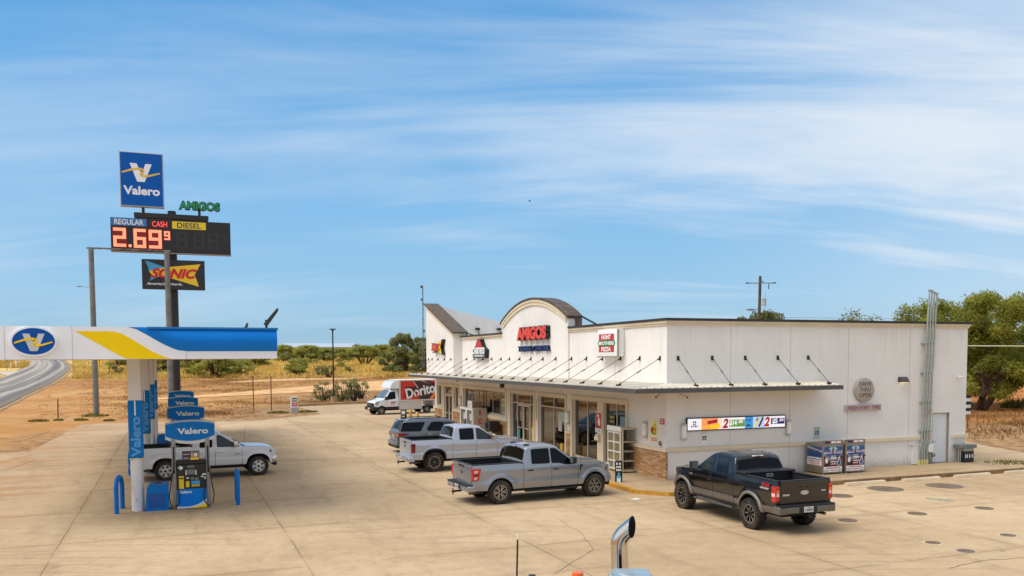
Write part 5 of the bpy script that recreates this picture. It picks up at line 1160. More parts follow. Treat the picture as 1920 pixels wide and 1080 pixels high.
GTR = mat('window_rubber', (14, 14, 15), .5); PBL = mat('trim_black', (24, 24, 25), .55, var=.1); CHR = mat('chrome', (210, 210, 212), .12, 1.0, var=.0); TYR = mat('tyre_rubber', (34, 32, 30), .85, var=.2, vs=5, dirt=(104, 88, 68), dirt_amt=.45, bump=.2, bs=30); UND = mat('underbody', (17, 16, 15), .8, var=.1)
RLT = mat('tail_lamp_red', (190, 14, 18), .18, var=0, coat=.8); RLD = mat('tail_lamp_dark', (92, 8, 12), .15, var=0, coat=.8); WLT = mat('lamp_clear', (226, 220, 214), .12, var=0, coat=.8); ALT = mat('lamp_amber', (226, 126, 40), .2, var=0, coat=.6); LPL = mat('licence_plate', (206, 208, 204), .4); RIMD = mat('rim_dark', (22, 22, 23), .4, .4); RIMS = mat('rim_machined', (158, 154, 148), .3, .8, var=.12, vs=6); RIMC = mat('rim_chrome', (214, 214, 216), .22, .55, var=.05); BEDL = mat('bed_liner', (22, 22, 23), .75, var=.15, bump=.2, bs=50)
def make_wheel(par, R_, w, style, locs, lugs=False):
    ri = R_ * (.60 if style != 'steel' else .56)
    mb = MB(); mb.lathe([(ri - .01, -w / 2 + .03), (ri + .015, -w / 2), (R_ - .06, -w / 2 - .004), (R_ - .02, -w / 2 + .02), (R_, -w / 2 + .055), (R_ + .004, 0), (R_, w / 2 - .055), (R_ - .02, w / 2 - .02), (R_ - .06, w / 2 + .004), (ri + .015, w / 2), (ri - .01, w / 2 - .03)], 48)
    nl = 30
    for k in range(nl):
        for row, zz in enumerate((-w * .36, -w * .12, w * .12, w * .36)):
            a = 2 * PI * (k + .5 * (row % 2)) / nl; h_ = .014 if lugs else .006
            mb.box(R_ - .01, R_ + h_, -.03, .03, zz - w * .10, zz + w * .10, M=Matrix.Rotation(a, 4, 'Z') @ Matrix.Rotation(R(12 if row < 2 else -12), 4, 'X'))
        if lugs:
            a = 2 * PI * k / nl; mb.box(R_ - .07, R_ - .005, -.024, .024, w / 2 - .01, w / 2 + .012, M=Matrix.Rotation(a, 4, 'Z'))
    ty = mb.build('wheel', TYR, par, angle=40)
    mb = MB(); f = w / 2 - .02
    mb.mat(0).lathe([(ri, -w / 2 + .03), (ri, f), (ri - .02, f + .005), (ri - .03, f - .01), (ri - .04, f - .09), (.06, f - .11), (0, f - .11)], 36)
    mb.mat(1).lathe([(ri + .004, f - .012), (ri + .006, f + .008), (ri - .02, f + .008), (ri - .024, f - .012)], 36)
    def spoke(a, r0, r1, w0, w1, z0, z1, i):
        mb.mat(i).prism([(r0, -w0 / 2), (r1, -w1 / 2), (r1, w1 / 2), (r0, w0 / 2)], z0, z1, M=Matrix.Rotation(a, 4, 'Z'))
    r1 = ri - .012
    if style == 'double6':
        for k in range(6):
            a = 2 * PI * k / 6
            for s_ in (-1, 1): mb.mat(1).prism([(.05, s_ * .012), (.06, s_ * .045), (r1, s_ * (.085 + .02)), (r1, s_ * .05)][::s_], f - .07, f - .012, M=Matrix.Rotation(a, 4, 'Z'))
        mb.mat(1).lathe([(.085, f - .06), (.075, f - .005), (.045, f - .005), (.04, f - .02)], 20); mb.mat(2).lathe([(.043, f - .02), (0, f - .015)], 16)
    elif style == 'blade8':
        for k in range(8):
            a = 2 * PI * k / 8; spoke(a, .05, r1, .05, .085, f - .08, f - .03, 2); spoke(a + .09, .07, r1 - .005, .012, .040, f - .034, f - .020, 1)
        mb.mat(2).lathe([(.075, f - .06), (.065, f - .01), (0, f - .005)], 16)
    elif style == 'split12':
        for k in range(10):
            a = 2 * PI * k / 10; spoke(a, .05, r1, .045, .05, f - .07, f - .02, 2); spoke(a + .07, r1 * .55, r1 - .015, .006, .012, f - .021, f - .014, 1)
            if k % 2: spoke(a - .07, r1 * .62, r1 - .02, .006, .022, f - .021, f - .013, 1)
        mb.mat(2).lathe([(.07, f - .06), (.06, f - .01), (0, f - .005)], 16); mb.mat(1).lathe([(.03, f - .006), (0, f - .002)], 12)
    elif style == 'wide6':
        for k in range(6):
            a = 2 * PI * k / 6; mb.mat(1).prism([(.05, -.05), (r1 * .7, -.05), (r1, -.085), (r1, .085), (r1 * .7, .05), (.05, .05)], f - .06, f - .004, M=Matrix.Rotation(a, 4, 'Z'))
        mb.mat(1).lathe([(.10, f - .06), (.09, f + .004), (.05, f + .01), (.05, f - .01)], 20); mb.mat(2).lathe([(.05, f - .01), (0, f - .006)], 16)
    else:
        mb.mat(1).lathe([(ri - .03, f - .06), (ri - .07, f - .02), (.12, f - .02), (.10, f + .02), (0, f + .025)], 28)
        for k in range(8): mb.mat(2).lathe([(0, 0), (.025, 0), (.025, .004)], 10, M=Matrix.Rotation(2 * PI * k / 8, 4, 'Z') @ TR(ri - .075, 0, f - .035))
    m1 = {'double6': RIMS, 'blade8': RIMS, 'split12': RIMS, 'wide6': RIMC, 'steel': mat('steel_rim', (150, 146, 138), .45, .5, var=.15, vs=6)}[style]
    m0 = {'steel': RIMD, 'wide6': mat('rim_grey_barrel', (70, 70, 72), .35, .8)}.get(style, RIMD)
    rm = mb.build('rim', [m0, m1, RIMD if style != 'split12' else PBL], ty, angle=30)
    for i, (x, y, z) in enumerate(locs):
        if i == 0: t = ty; r_ = rm
        else:
            t = ty.copy(); COL.objects.link(t); t.parent = par; r_ = rm.copy(); COL.objects.link(r_); r_.parent = t
        t.location = (x, y, z); t.rotation_euler = (R(90) if y < 0 else R(-90), R(13 * i), 0)
class Car:
    def __init__(s, name, label, cat, loc, rz, P):
        s.o = thing(name, label, cat, loc, rz); s.P = P
        s.zt = pwl(P['zt']); s.yp = pwl(P['yp']); s.pl = pwl(P['plan']); s.paint = P['paint']
    def zb(s, x):
        P = s.P; z = P['rock'] if not callable(P['rock']) else P['rock'](x)
        for ax in P['ax']:
            d = abs(x - ax)
            if d < P['Ra']:
                q = (P['Ra'] ** P.get('pw', 2) - d ** P.get('pw', 2)) ** (1 / P.get('pw', 2)); z = max(z, P['Az'] + q)
        return z
    def y(s, x, z):
        P = s.P; y = s.yp(z) * s.pl(x)
        for ax in P['ax']:
            d = math.hypot(x - ax, z - P['Az']); k = (d - P['Ra']) / P.get('fw', .16)
            if -.4 < k < 1: y += P.get('flare', .03) * (1 - max(k, 0) ** 2)
        return y
    def stations(s, x0, x1):
        xs_ = {x0, x1}; n_ = max(2, int((x1 - x0) / .09))
        for k in range(n_ + 1): xs_.add(x0 + (x1 - x0) * k / n_)
        for ax in s.P['ax']:
            for k in range(25):
                x = ax + s.P['Ra'] * math.cos(PI * k / 24) * .9995
                if x0 < x < x1: xs_.add(x)
        q = sorted(xs_); out = [q[0]]
        for x in q[1:]:
            if x - out[-1] > .004: out.append(x)
        out[-1] = x1; return out
    def panel(s, name, x0, x1, sg, mats=None, rows=14, extra=None):
        mb = MB(); st = s.stations(x0, x1); tt = s.P.get('two'); vs = []; fs = []; n = rows + 1
        for x in st:
            a, b = s.zb(x), s.zt(x)
            zs = [a + (b - a) * k / rows for k in range(n)]
            for z in zs: vs.append((x, sg * s.y(x, z), z))
            vs.append((x, sg * (s.y(x, b) - .05), b + .004))
        m = n + 1
        for i in range(len(st) - 1):
            for k in range(n):
                f = (i * m + k, (i + 1) * m + k, (i + 1) * m + k + 1, i * m + k + 1)
                zc_ = sum(vs[j][2] for j in f) / 4
                mb.cur = 1 if tt and zc_ < tt[0] else 0
                mb.add([vs[j] for j in f], [(0, 1, 2, 3)])
        # lip turned inwards along the lower edge and both ends
        for i in range(len(st) - 1):
            p, q = Vector(vs[i * m]), Vector(vs[(i + 1) * m]); dn = Vector((0, -sg * .07, .0)); mb.cur = 1 if tt and p.z < tt[0] else 0; mb.add([p, q, q + dn, p + dn], [(0, 1, 2, 3)])
        for i in (0, len(st) - 1):
            for k in range(n - 1):
                p, q = Vector(vs[i * m + k]), Vector(vs[i * m + k + 1]); dn = Vector((0, -sg * .05, 0)); mb.cur = 1 if tt and p.z < tt[0] else 0; mb.add([p, q, q + dn, p + dn], [(0, 1, 2, 3)])
        if extra: mb.cur = 0; extra(mb)
        ms = [s.paint] + ([tt[1]] if tt else [])
        return mb.build(name, ms, s.o, angle=28, merge=True)
    # --- greenhouse
    def section(s, x):
        P = s.P; zt_ = s.ct(x); z0 = P['cz']; h = max(zt_ - z0, .01); d = min(.11, h * .6); yb = P['cy'](x) if callable(P['cy']) else P['cy']; sl = P['cs']
        yt = yb - sl * (h - d)
        return [(yb, z0), (yt, zt_ - d), (yt - .028 * d / .11, zt_ - d * .42), (yt - .09 * d / .11, zt_ - d * .08), (yt * .5, zt_ + P['crown'] * .7), (0, zt_ + P['crown'])]
    def shellz(s, x, y):
        sec = s.section(x)[::-1]; y = abs(y)
        for (ya, za), (yb, zb_) in zip(sec, sec[1:]):
            if y <= yb: return za + (zb_ - za) * (y - ya) / max(yb - ya, 1e-6)
        return sec[-1][1]
    def cab(s, mats=None):
        P = s.P; s.ct = pwl(sorted(P['cab'])); xs_ = sorted({x for x, _ in P['cab']} | {P['cab'][0][0] + (P['cab'][-1][0] - P['cab'][0][0]) * k / 22 for k in range(23)})
        mb = MB(); rows = []
        for x in xs_:
            sec = s.section(x); rows.append([(x, y, z) for y, z in sec] + [(x, -y, z) for y, z in sec[-2::-1]])
        m = len(rows[0]); vs = [p for r_ in rows for p in r_]; fs = []
        for i in range(len(rows) - 1):
            for k in range(m - 1): fs.append((i * m + k, i * m + k + 1, (i + 1) * m + k + 1, (i + 1) * m + k))
        fs.append(tuple(range(m))); fs.append(tuple(range((len(rows) - 1) * m, len(rows) * m))[::-1]); mb.add(vs, fs)
        return mb.build('cab', s.paint, s.o, angle=40)
    def sidewin(s, pts, sg, par, glass=None, trim=.022, r=.05):
        P = s.P
        def pos(x, z, o):
            yb = P['cy'](x) if callable(P['cy']) else P['cy']; return (x, sg * (yb - P['cs'] * (z - P['cz']) + o), z)
        def solid(mb, pp, o0, o1):
            n = len(pp); mb.add([pos(x, z, o0) for x, z in pp] + [pos(x, z, o1) for x, z in pp], [tuple(range(n)), tuple(range(2 * n - 1, n - 1, -1))] + [(i, (i + 1) % n, n + (i + 1) % n, n + i) for i in range(n)])
        c = Vector((sum(p[0] for p in pts) / len(pts), sum(p[1] for p in pts) / len(pts)))
        big = [(p[0] + (trim if p[0] > c.x else -trim), p[1] + (trim if p[1] > c.y else -trim)) for p in pts]
        mb = MB(); solid(mb, rounded(big, r + trim), -.02, .004); t = mb.build('window', GTR, par)
        mb = MB(); solid(mb, rounded(pts, r), -.01, .007); mb.build('pane', glass or GLS, t)
    def topwin(s, name, xa, xb, par, glass, inset=.075, off=.008, ymid=None, rows=5):
        """glass following the shell between stations xa and xb (windscreen, rear window)"""
        for nm, ins_, of, g in ((name, inset, off * .5, GTR), ('pane', inset + .03, off, glass)):
            mb = MB(); vs = []; N = 12
            for i in range(rows + 1):
                t = i / rows; e = .0 if nm == name else .05; x = xa + (xb - xa) * (e + (1 - 2 * e) * t); yw = s.section(x)[1][0] - ins_
                for k in range(N + 1):
                    y = -yw + 2 * yw * k / N; vs.append((x, y, s.shellz(x, y) + of))
            fs = [(i * (N + 1) + k, i * (N + 1) + k + 1, (i + 1) * (N + 1) + k + 1, (i + 1) * (N + 1) + k) for i in range(rows) for k in range(N)]
            mb.add(vs, fs); p = mb.build(nm, g, par, recalc=False)
            if nm == name: par = p
        return p
    def hood(s, x0, x1, bulge=.02, mats=None):
        mb = MB(); N = 16; n_ = 14; vs = []
        for i in range(n_ + 1):
            x = x0 + (x1 - x0) * i / n_; w = s.y(x, s.zt(x)) - .035
            for k in range(N + 1):
                u = -1 + 2 * k / N; e = max(0, (i / n_ - .86) / .14)
                z = s.zt(x) + .012 + .05 * (1 - u * u) + (bulge if .30 < abs(u) < .72 else 0) - .07 * e * e
                vs.append((x, u * w, z))
        fs = [(i * (N + 1) + k, i * (N + 1) + k + 1, (i + 1) * (N + 1) + k + 1, (i + 1) * (N + 1) + k) for i in range(n_) for k in range(N)]
        mb.add(vs, fs); return mb.build('hood', s.paint, s.o, angle=40, recalc=False)
    def core(s, xf, xr, W_, zf, belt):
        mb = MB(); axf, axr = s.P['ax']; Ra = s.P['Ra'] + .06
        mb.box(axr + Ra, axf - Ra, -W_, W_, zf, belt); mb.box(axf + Ra, xf, -W_ * .92, W_ * .92, zf + .1, belt - .12); mb.box(xr, axr - Ra, -W_ * .95, W_ * .95, zf + .16, belt - .2)
        for ax in (axf, axr): mb.box(ax - Ra, ax + Ra, -W_ * .62, W_ * .62, zf + .15, belt - .1); mb.box(ax - Ra, ax + Ra, -W_ * .97, W_ * .97, s.P['Az'] + s.P['Ra'] + .03, belt - .06)
        mb.box(xr + .3, xf - .3, -.42, .42, zf - .12, zf + .2)
        for ax in (axf, axr): mb.cyl((ax, -.8, s.P['R']), (ax, .8, s.P['R']), .06, n=10)
        mb.build('chassis', UND, s.o)
    def mirror(s, x, z, sg, m, big=1.0):
        y0 = s.y(x, s.zt(x)) - .04; mb = MB(); mb.box(x - .07, x + .09, y0 + .09, y0 + .09 + .22 * big, z - .10, z + .13 * big, .04, 3); mb.tube([(x + .03, y0 - .04, z - .06), (x + .02, y0 + .12, z - .03)], .035, 8)
        if sg < 0: mb.v = [(a, -b, c) for a, b, c in mb.v]
        h_ = mb.build('wing_mirror', m, s.o); mb = MB(); mb.box(x - .078, x - .0705, y0 + .115, y0 + .07 + .22 * big, z - .07, z + .10 * big)
        if sg < 0: mb.v = [(a, -b, c) for a, b, c in mb.v]
        mb.build('mirror_glass', WSG, h_)
    def handle(s, x, z, sg, m, par, w=.20):
        y = s.y(x, z); mb = MB(); mb.box(x - w / 2, x + w / 2, sg * (y - .005) - .028, sg * (y - .005) + .028, z - .022, z + .022, .012, 2); mb.build('door_handle', m, par)

def pickup(name, label, loc, rz, P):
    c = Car(name, label, 'pickup truck', loc, rz, P); o = c.o; xr, xc, xd, xe, xf = P['x']   # rear, cab back, door split, cowl, front
    rail = P['rail']; g = .007; panels = {}
    inw = P.get('inw', .80)
    for sg in (1, -1):
        def corner(mb): mb.box(xr + .004, xr + .10, *(sorted((sg * inw, sg * (c.y(xr, 1.0) - .035)))), .66, rail + .002)
        panels['b', sg] = c.panel('bed_side', xr, xc - g, sg, extra=corner)
        rd = c.panel('door', xc + g, xd - g, sg); fd = c.panel('door', xd + g, xe - g, sg); panels['f', sg] = c.panel('front_fender', xe + g, xf, sg)
        if P.get('reardoor', True): c.handle(xc + .26 if P.get('hr', 1) else xd - .2, P['hz'], sg, P['hm'], rd)
        c.handle(xd + .16, P['hz'], sg, P['hm'], fd)
        panels['r', sg] = rd; panels['d', sg] = fd
        if P.get('flares'):
            for ax in P['ax']:
                mb = MB(); fw = P['flares'][0]; n_ = 26; vs = []; pw = P.get('pw', 2)
                for k in range(n_ + 1):
                    a = R(-12) + (PI + R(24)) * k / n_
                    ca, sa = math.cos(a), math.sin(a); e = (abs(ca) ** pw + abs(sa) ** pw) ** (-1 / pw) if pw != 2 else 1
                    for rr_, oo in ((P['Ra'] - .012, .0), (P['Ra'] - .012, .045), (P['Ra'] + fw * .5, .05), (P['Ra'] + fw, .02), (P['Ra'] + fw, -.02)):
                        x = ax + rr_ * e * ca; z = P['Az'] + rr_ * e * sa; z = max(z, P['rock'] - .02); vs.append((x, sg * (c.yp(max(z, .6)) * c.pl(x) + P.get('flare', .03) * .6 + oo), z))
                mb.add(vs, [(i * 5 + k, i * 5 + k + 1, (i + 1) * 5 + k + 1, (i + 1) * 5 + k) for i in range(n_) for k in range(4)]); mb.build('wheel_arch_flare', P['flares'][1], panels['b' if ax < 0 else 'f', sg], angle=40)
    cab = c.cab()
    for sg in (1, -1):
        for (kind, pts) in P['wins']:
            c.sidewin(pts, sg, panels[kind, sg] if kind in ('r', 'd') else cab, P.get('g' + kind, GLS))
    c.topwin('windscreen', P['ws'][0], P['ws'][1], cab, P.get('wsg', GLS2)); c.topwin('rear_window', P['rw'][0], P['rw'][1], cab, GLS, inset=P.get('rwi', .06))
    c.hood(xe + .0, xf + .02, P.get('bulge', .018))
    mb = MB(); mb.box(xe - .06, xe + .13, -.74, .74, c.zt(xe) + .0, c.zt(xe) + .055, .02); mb.tube([(xe + .06, .6, c.zt(xe) + .08), (xe - .22, .1, c.zt(xe) + .24)], .012); mb.tube([(xe + .06, -.1, c.zt(xe) + .08), (xe - .22, -.6, c.zt(xe) + .23)], .012); mb.build('wiper_cowl', PBL, o)
    c.core(xf - .1, xr + .08, P['hw'] - .06, P['rock'] - .06, 1.14)
    # bed
    mb = MB(); fl = P['floor']; zt_ = rail + .006; ow = c.y(-1.6, rail) - .015
    mb.box(xr + .02, xc - .03, -inw, inw, fl - .04, fl)
    for sg in (1, -1): mb.box(xr + .1, xc - .03, *(sorted((sg * inw, sg * (inw + .04)))), fl, rail - .02); mb.box(xr - .0, xc - .012, *(sorted((sg * (inw - .03), sg * ow))), zt_, zt_ + .022, .008); mb.box(P['ax'][1] - .42, P['ax'][1] + .42, *(sorted((sg * (inw - .22), sg * (inw - .002)))), fl, fl + .2, .03)
    mb.box(xc - .07, xc - .03, -inw, inw, fl, rail - .01); mb.box(xc - .10, xc - .014, -inw, inw, rail - .03, rail + .028)
    for k in range(9): mb.box(xr + .12, xc - .1, -inw + .05 + k * .18, -inw + .13 + k * .18, fl, fl + .014)
    mb.build('bed', BEDL, o)
    # tailgate
    mb = MB(); gw = inw + .02; mb.box(xr - .035, xr + .05, -gw, gw, .66, rail + .012, .018, 3); mb.box(xr - .05, xr + .03, -gw + .01, gw - .01, rail - .08, rail + .016, .02, 2); tg = mb.build('tailgate', c.paint, o)
    mb = MB(); mb.box(xr - .05, xr + .055, -gw + .02, gw - .02, rail + .0165, rail + .032, .004); mb.build('tailgate_cap', PBL, tg)
    P['tg'](c, tg, xr - .0365)
    # tail lamps
    for sg in (1, -1): P['lamp'](c, sg, xr, inw)
    P['bumper'](c, xr); P['front'](c, xf)
    for sg in (1, -1): c.mirror(xe - .28, c.zt(xe - .2) + .15, sg, P['mm'], P.get('mb', 1))
    mt = c.y(P['ax'][1], .7); make_wheel(o, P['R'], P['tw'], P['rim'], [(ax, sg * (P['hw'] - P['tw'] / 2 + P.get('wo', 0)), P['R']) for ax in P['ax'] for sg in (-1, 1)], P.get('lugs', False))
    if P.get('more'): P['more'](c, cab, panels)
    return c
def plate_at(c, x, y, z, par, txt=None):
    mb = MB(); mb.box(x - .012, x, y - .16, y + .16, z - .08, z + .08, .004); mb.mat(1).scrib(.25, .06, FR((x - .0125, y, z - .005), (0, -1, 0))); mb.mat(2).scrib(.14, .02, FR((x - .0125, y, z + .055), (0, -1, 0)), 3); mb.build('licence_plate', [LPL, mat('plate_ink', (50, 56, 84), .5), RED], par)
def oval_badge(par, x, z, rx, rz, m1, m2=None, M=None):
    mb = MB(); M = M or FR((x, 0, z), (0, -1, 0)); mb.prism([(rx * math.cos(q), rz * math.sin(q)) for q in [2 * PI * k / 28 for k in range(28)]], 0, .012, M=M); 
    if m2: mb.mat(1).prism([(rx * .86 * math.cos(q), rz * .8 * math.sin(q)) for q in [2 * PI * k / 28 for k in range(28)]], .0125, .015, M=M)
    mb.build('badge', [m1] + ([m2] if m2 else []), par)
def std_front(grille, lamp_z, bump_m, bz=(.50, .78), gm=None, dark=True, lw=.30):
    def f(c, xf):
        o = c.o; w = c.y(xf, .9); mb = MB(); mb.box(xf - .06, xf + .05, -w + .25, w - .25, bz[1] + .02, c.zt(xf) - .02, .02); g_ = mb.build('grille', gm or PBL, o)
        mb = MB(); [mb.box(xf + .05, xf + .062, -w + .28, w - .28, z, z + .03) for z in (bz[1] + .1, bz[1] + .2)]; mb.build('grille_bar', grille, g_)
        for sg in (1, -1):
            ya, yb = sorted((sg * (w - .26), sg * (w + .012))); mb = MB(); mb.mat(0).box(xf - lw, xf + .055, ya, yb, lamp_z[0], lamp_z[1], .03, 2); mb.mat(1).box(xf - lw - .004, xf - lw + .09, *(sorted((sg * (w - .01), sg * (w + .018)))), lamp_z[0] + .02, lamp_z[1] - .02); mb.build('headlight', [WLT, ALT], o)
        mb = MB(); mb.box(xf - .22, xf + .13, -w - .035, w + .035, bz[0], bz[1], .11, 4); mb.mat(1).box(xf - .05, xf + .12, -w + .1, w - .1, bz[0] - .14, bz[0] + .02, .03); mb.build('front_bumper', [bump_m, PBL], o)
    return f
# ---------- silver crew-cab pickup in front
SILV = paint('paint_silver_grey', (148, 151, 157), .5, .25, .22)
def tg1(c, tg, x):
    oval_badge(tg, x, 1.08, .11, .05, PBL, mat('badge_grey', (120, 120, 124), .3, .5)); mb = MB(); mb.box(x - .018, x, -.26, .26, 1.27, 1.33, .006); mb.build('tailgate_handle', PBL, tg)
def lamp1(c, sg, xr, inw):
    y1 = c.y(xr, 1.1) + .012; pts = [(xr - .03, .86), (xr + .20, .86), (xr + .29, 1.26), (xr - .03, 1.26)]; A = Matrix(((1, 0, 0, 0), (0, 0, sg, 0), (0, 1, 0, 0), (0, 0, 0, 1)))
    mb = MB(); mb.mat(0).prism(rounded(pts, .03), inw + .03, y1, M=A); mb.mat(1).prism(rounded([(xr + .03, 1.10), (xr + .17, 1.12), (xr + .18, 1.21), (xr + .03, 1.20)], .01), y1, y1 + .004, M=A); mb.prism(rounded([(xr + .03, .90), (xr + .13, .90), (xr + .155, .985), (xr + .03, .98)], .01), y1, y1 + .004, M=A); mb.mat(2).prism(rounded([(xr + .03, 1.0), (xr + .16, 1.0), (xr + .17, 1.09), (xr + .03, 1.09)], .01), y1, y1 + .003, M=A); mb.build('tail_light', [RLT, mat('lamp_pinkish', (240, 170, 164), .15, var=0, coat=.8), RLD], c.o)
def bump1(mside, mtop, hitch=True, w=.95, z=(.48, .70), chrome=None):
    def f(c, xr):
        o = c.o; mb = MB(); mb.mat(0).box(xr - .21, xr - .01, -w + .16, w - .16, z[0] + .02, z[1] - .03, .03, 2)
        for sg in (1, -1): mb.mat(1).box(xr - .20, xr + .12, *(sorted((sg * (w - .28), sg * (w + .02)))), z[0], z[1] - .02, .05, 3)
        mb.mat(2).box(xr - .22, xr + .02, -w + .02, w - .02, z[1] - .022, z[1] + .012, .008); mb.mat(2).box(xr - .225, xr - .2, -.30, .30, z[0] + .04, z[1] - .05)
        b_ = mb.build('rear_bumper', [mside, mside, mtop], o); plate_at(c, xr - .226, 0.0, (z[0] + z[1]) / 2, b_)
        if hitch: mb = MB(); mb.box(xr - .36, xr - .05, -.032, .032, z[0] - .09, z[0] - .03); mb.box(xr - .39, xr - .33, -.07, .07, z[0] - .10, z[0] - .06); mb.cyl((xr - .36, 0, z[0] - .18), (xr - .36, 0, z[0] - .0), .02, n=8); mb.sphere((xr - .36, 0, z[0] + .02), .026); mb.build('tow_hitch', UND, b_)
        mb = MB(); mb.cyl((xr + .5, -.6, z[0] - .06), (xr - .06, -.72, z[0] - .07), .045, n=10); mb.build('exhaust', mat('exhaust_steel', (120, 116, 110), .4, .8), o)
    return f
YP1 = [(.44, .90), (.50, .945), (.58, .958), (.66, .976), (.73, .982), (.80, .968), (.92, .970), (1.06, .982), (1.18, .980), (1.27, .960), (1.37, .940)]
P1 = dict(paint=SILV, zt=[(-2.9, 1.365), (-.98, 1.365), (-.97, 1.29), (.48, 1.285), (.60, 1.225), (1.12, 1.215), (1.2, 1.25), (2.3, 1.17), (2.52, 1.12)], yp=YP1, plan=[(-2.9, .972), (-2.3, 1), (1.9, 1), (2.2, .96), (2.42, .90), (2.52, .83)], rock=.50, ax=(1.845, -1.845), Ra=.485, Az=.43, R=.415, flare=.032, fw=.15,
          x=(-2.84, -.965, .12, 1.17, 2.52), rail=1.365, hw=.99, floor=.84, hz=1.10, hm=PBL, cz=1.16, cy=.958, cs=.255, crown=.035, cab=[(-.975, 1.37), (-.82, 1.84), (-.75, 1.90), (-.4, 1.945), (.05, 1.94), (.33, 1.895), (.42, 1.86), (1.2, 1.265)],
          wins=[('r', [(-.62, 1.325), (.055, 1.32), (.055, 1.80), (-.60, 1.79)]), ('d', [(.15, 1.32), (.47, 1.315), (.60, 1.255), (1.06, 1.245), (1.02, 1.30), (.36, 1.785), (.15, 1.80)])], ws=(1.13, .44), rw=(-.955, -.83), tg=tg1, lamp=lamp1, bumper=bump1(SILV, PBL), front=std_front(SILV, (.92, 1.16), SILV, bz=(.50, .80)), mm=PBL, tw=.275, rim='double6', wo=.005)
def more1(c, cab, pn):
    mb = MB(); mb.box(-.845, -.80, -.16, .16, 1.85, 1.885, .01); mb.mat(1).box(-.86, -.845, .02, .12, 1.855, 1.885); mb.build('third_brake_light', [RLT, WLT], cab)
    for sg in (1, -1):
        mb = MB(); mb.box(-.78, -.56, sg * .55 - .055, sg * .55 + .055, 1.925, 1.965, .02); mb.build('roof_cover', PBL, cab)
        y = c.y(1.3, 1.12); mb = MB(); mb.prism([(1.24, 1.20), (1.36, 1.20), (1.36, 1.15), (1.29, 1.11), (1.27, .96), (1.24, .98)], y - .02, y + .012, M=Matrix(((1, 0, 0, 0), (0, 0, sg, 0), (0, 1, 0, 0), (0, 0, 0, 1)))); mb.build('fender_vent', PBL, pn['f', sg])
        mb = MB(); mb.box(-.9, 1.15, *(sorted((sg * .86, sg * .985))), .36, .42, .02); mb.build('running_board', PBL, c.o)
        mb = MB(); mb.box(.125, .16, *(sorted((sg * .80, sg * .945))), 1.3, 1.8) if False else None
    mb = MB(); mb.tube([(1.35, -.86, 1.26), (1.34, -.86, 1.72)], .006, 5); mb.build('aerial', PBL, c.o)
P1['more'] = more1
pickup('pickup_truck', 'grey crew cab pickup with an open black bed, nearest of the row before the shop', (.86, 30.36, 0), R(25.0), P1)
# ---------- light silver crew-cab pickup behind it
SIL2 = paint('paint_light_silver', (178, 182, 191), .3, .25, .16)
def tg2(c, tg, x): oval_badge(tg, x, 1.12, .07, .07, PBL, mat('badge_dark_red', (70, 40, 40), .3)); mb = MB(); mb.box(x - .014, x, -.20, .20, 1.25, 1.31, .006); mb.build('tailgate_handle', PBL, tg)
def lamp2(c, sg, xr, inw):
    y1 = c.y(xr, 1.1) + .01; mb = MB(); A = Matrix(((1, 0, 0, 0), (0, 0, sg, 0), (0, 1, 0, 0), (0, 0, 0, 1))); mb.mat(0).prism(rounded([(xr - .02, .88), (xr + .14, .88), (xr + .15, 1.27), (xr - .02, 1.27)], .03), inw + .04, y1, M=A); mb.mat(1).prism([(xr + .02, .93), (xr + .06, .93), (xr + .06, 1.22), (xr + .02, 1.22)], y1, y1 + .004, M=A); mb.prism([(xr + .02, .93), (xr + .12, .93), (xr + .12, .98), (xr + .02, .98)], y1, y1 + .0045, M=A); mb.build('tail_light', [RLD, RLT], c.o)
P2 = dict(P1); P2.update(paint=SIL2, zt=[(-2.9, 1.41), (-.98, 1.41), (-.97, 1.33), (1.12, 1.31), (1.2, 1.33), (2.3, 1.27), (2.6, 1.20)], yp=[(.50, .90), (.56, .955), (.66, .972), (.76, .990), (.81, .992), (.84, .965), (1.0, .972), (1.15, .985), (1.28, .965), (1.41, .935)], rock=.56, ax=(1.82, -1.82), Ra=.50, Az=.49, R=.435, pw=2.7, flares=(.055, PBL), flare=.03, x=(-2.83, -.965, .14, 1.18, 2.5), rail=1.41, floor=.9, hz=1.14, hm=CHR, cz=1.22, cab=[(-.975, 1.42), (-.84, 1.88), (-.77, 1.94), (-.4, 1.98), (.05, 1.975), (.33, 1.93), (.42, 1.90), (1.2, 1.34)],
                         wins=[('r', [(-.60, 1.38), (.04, 1.375), (.04, 1.84), (-.60, 1.83)]), ('d', [(.20, 1.375), (1.07, 1.36), (1.03, 1.40), (.38, 1.82), (.20, 1.84)])], gd=GLS2, tg=tg2, lamp=lamp2, bumper=bump1(SIL2, SIL2), front=std_front(CHR, (.98, 1.24), CHR, bz=(.55, .86)), mm=CHR, rim='split12', lugs=True, rwi=.08)
def more2(c, cab, pn):
    mb = MB(); mb.box(-.88, -.82, -.14, .14, 1.90, 1.935, .01); mb.build('third_brake_light', RLD, cab); mb = MB(); mb.add([(-.1, -.03, 2.0), (.1, 0, 2.01), (-.1, .03, 2.0), (-.08, 0, 2.07)], [(0, 1, 3), (1, 2, 3), (0, 3, 2), (0, 2, 1)]); mb.build('roof_aerial', PBL, cab)
    for sg in (1, -1):
        for x0, x1, k in ((-2.05 - .36, -1.2, 'b'),):
            y = c.y(-1.8, 1.2)
        mb = MB(); mb.box(c.P['x'][0] - .205, c.P['x'][0] + .0, *(sorted((sg * .62, sg * .94))), .545, .635, .02); mb.build('bumper_step', PBL, c.o)
P2['more'] = more2
pickup('pickup_truck', 'light silver crew cab pickup with black wheels, middle of the parked row', (-2.12, 38.72, 0), R(23.5), P2)
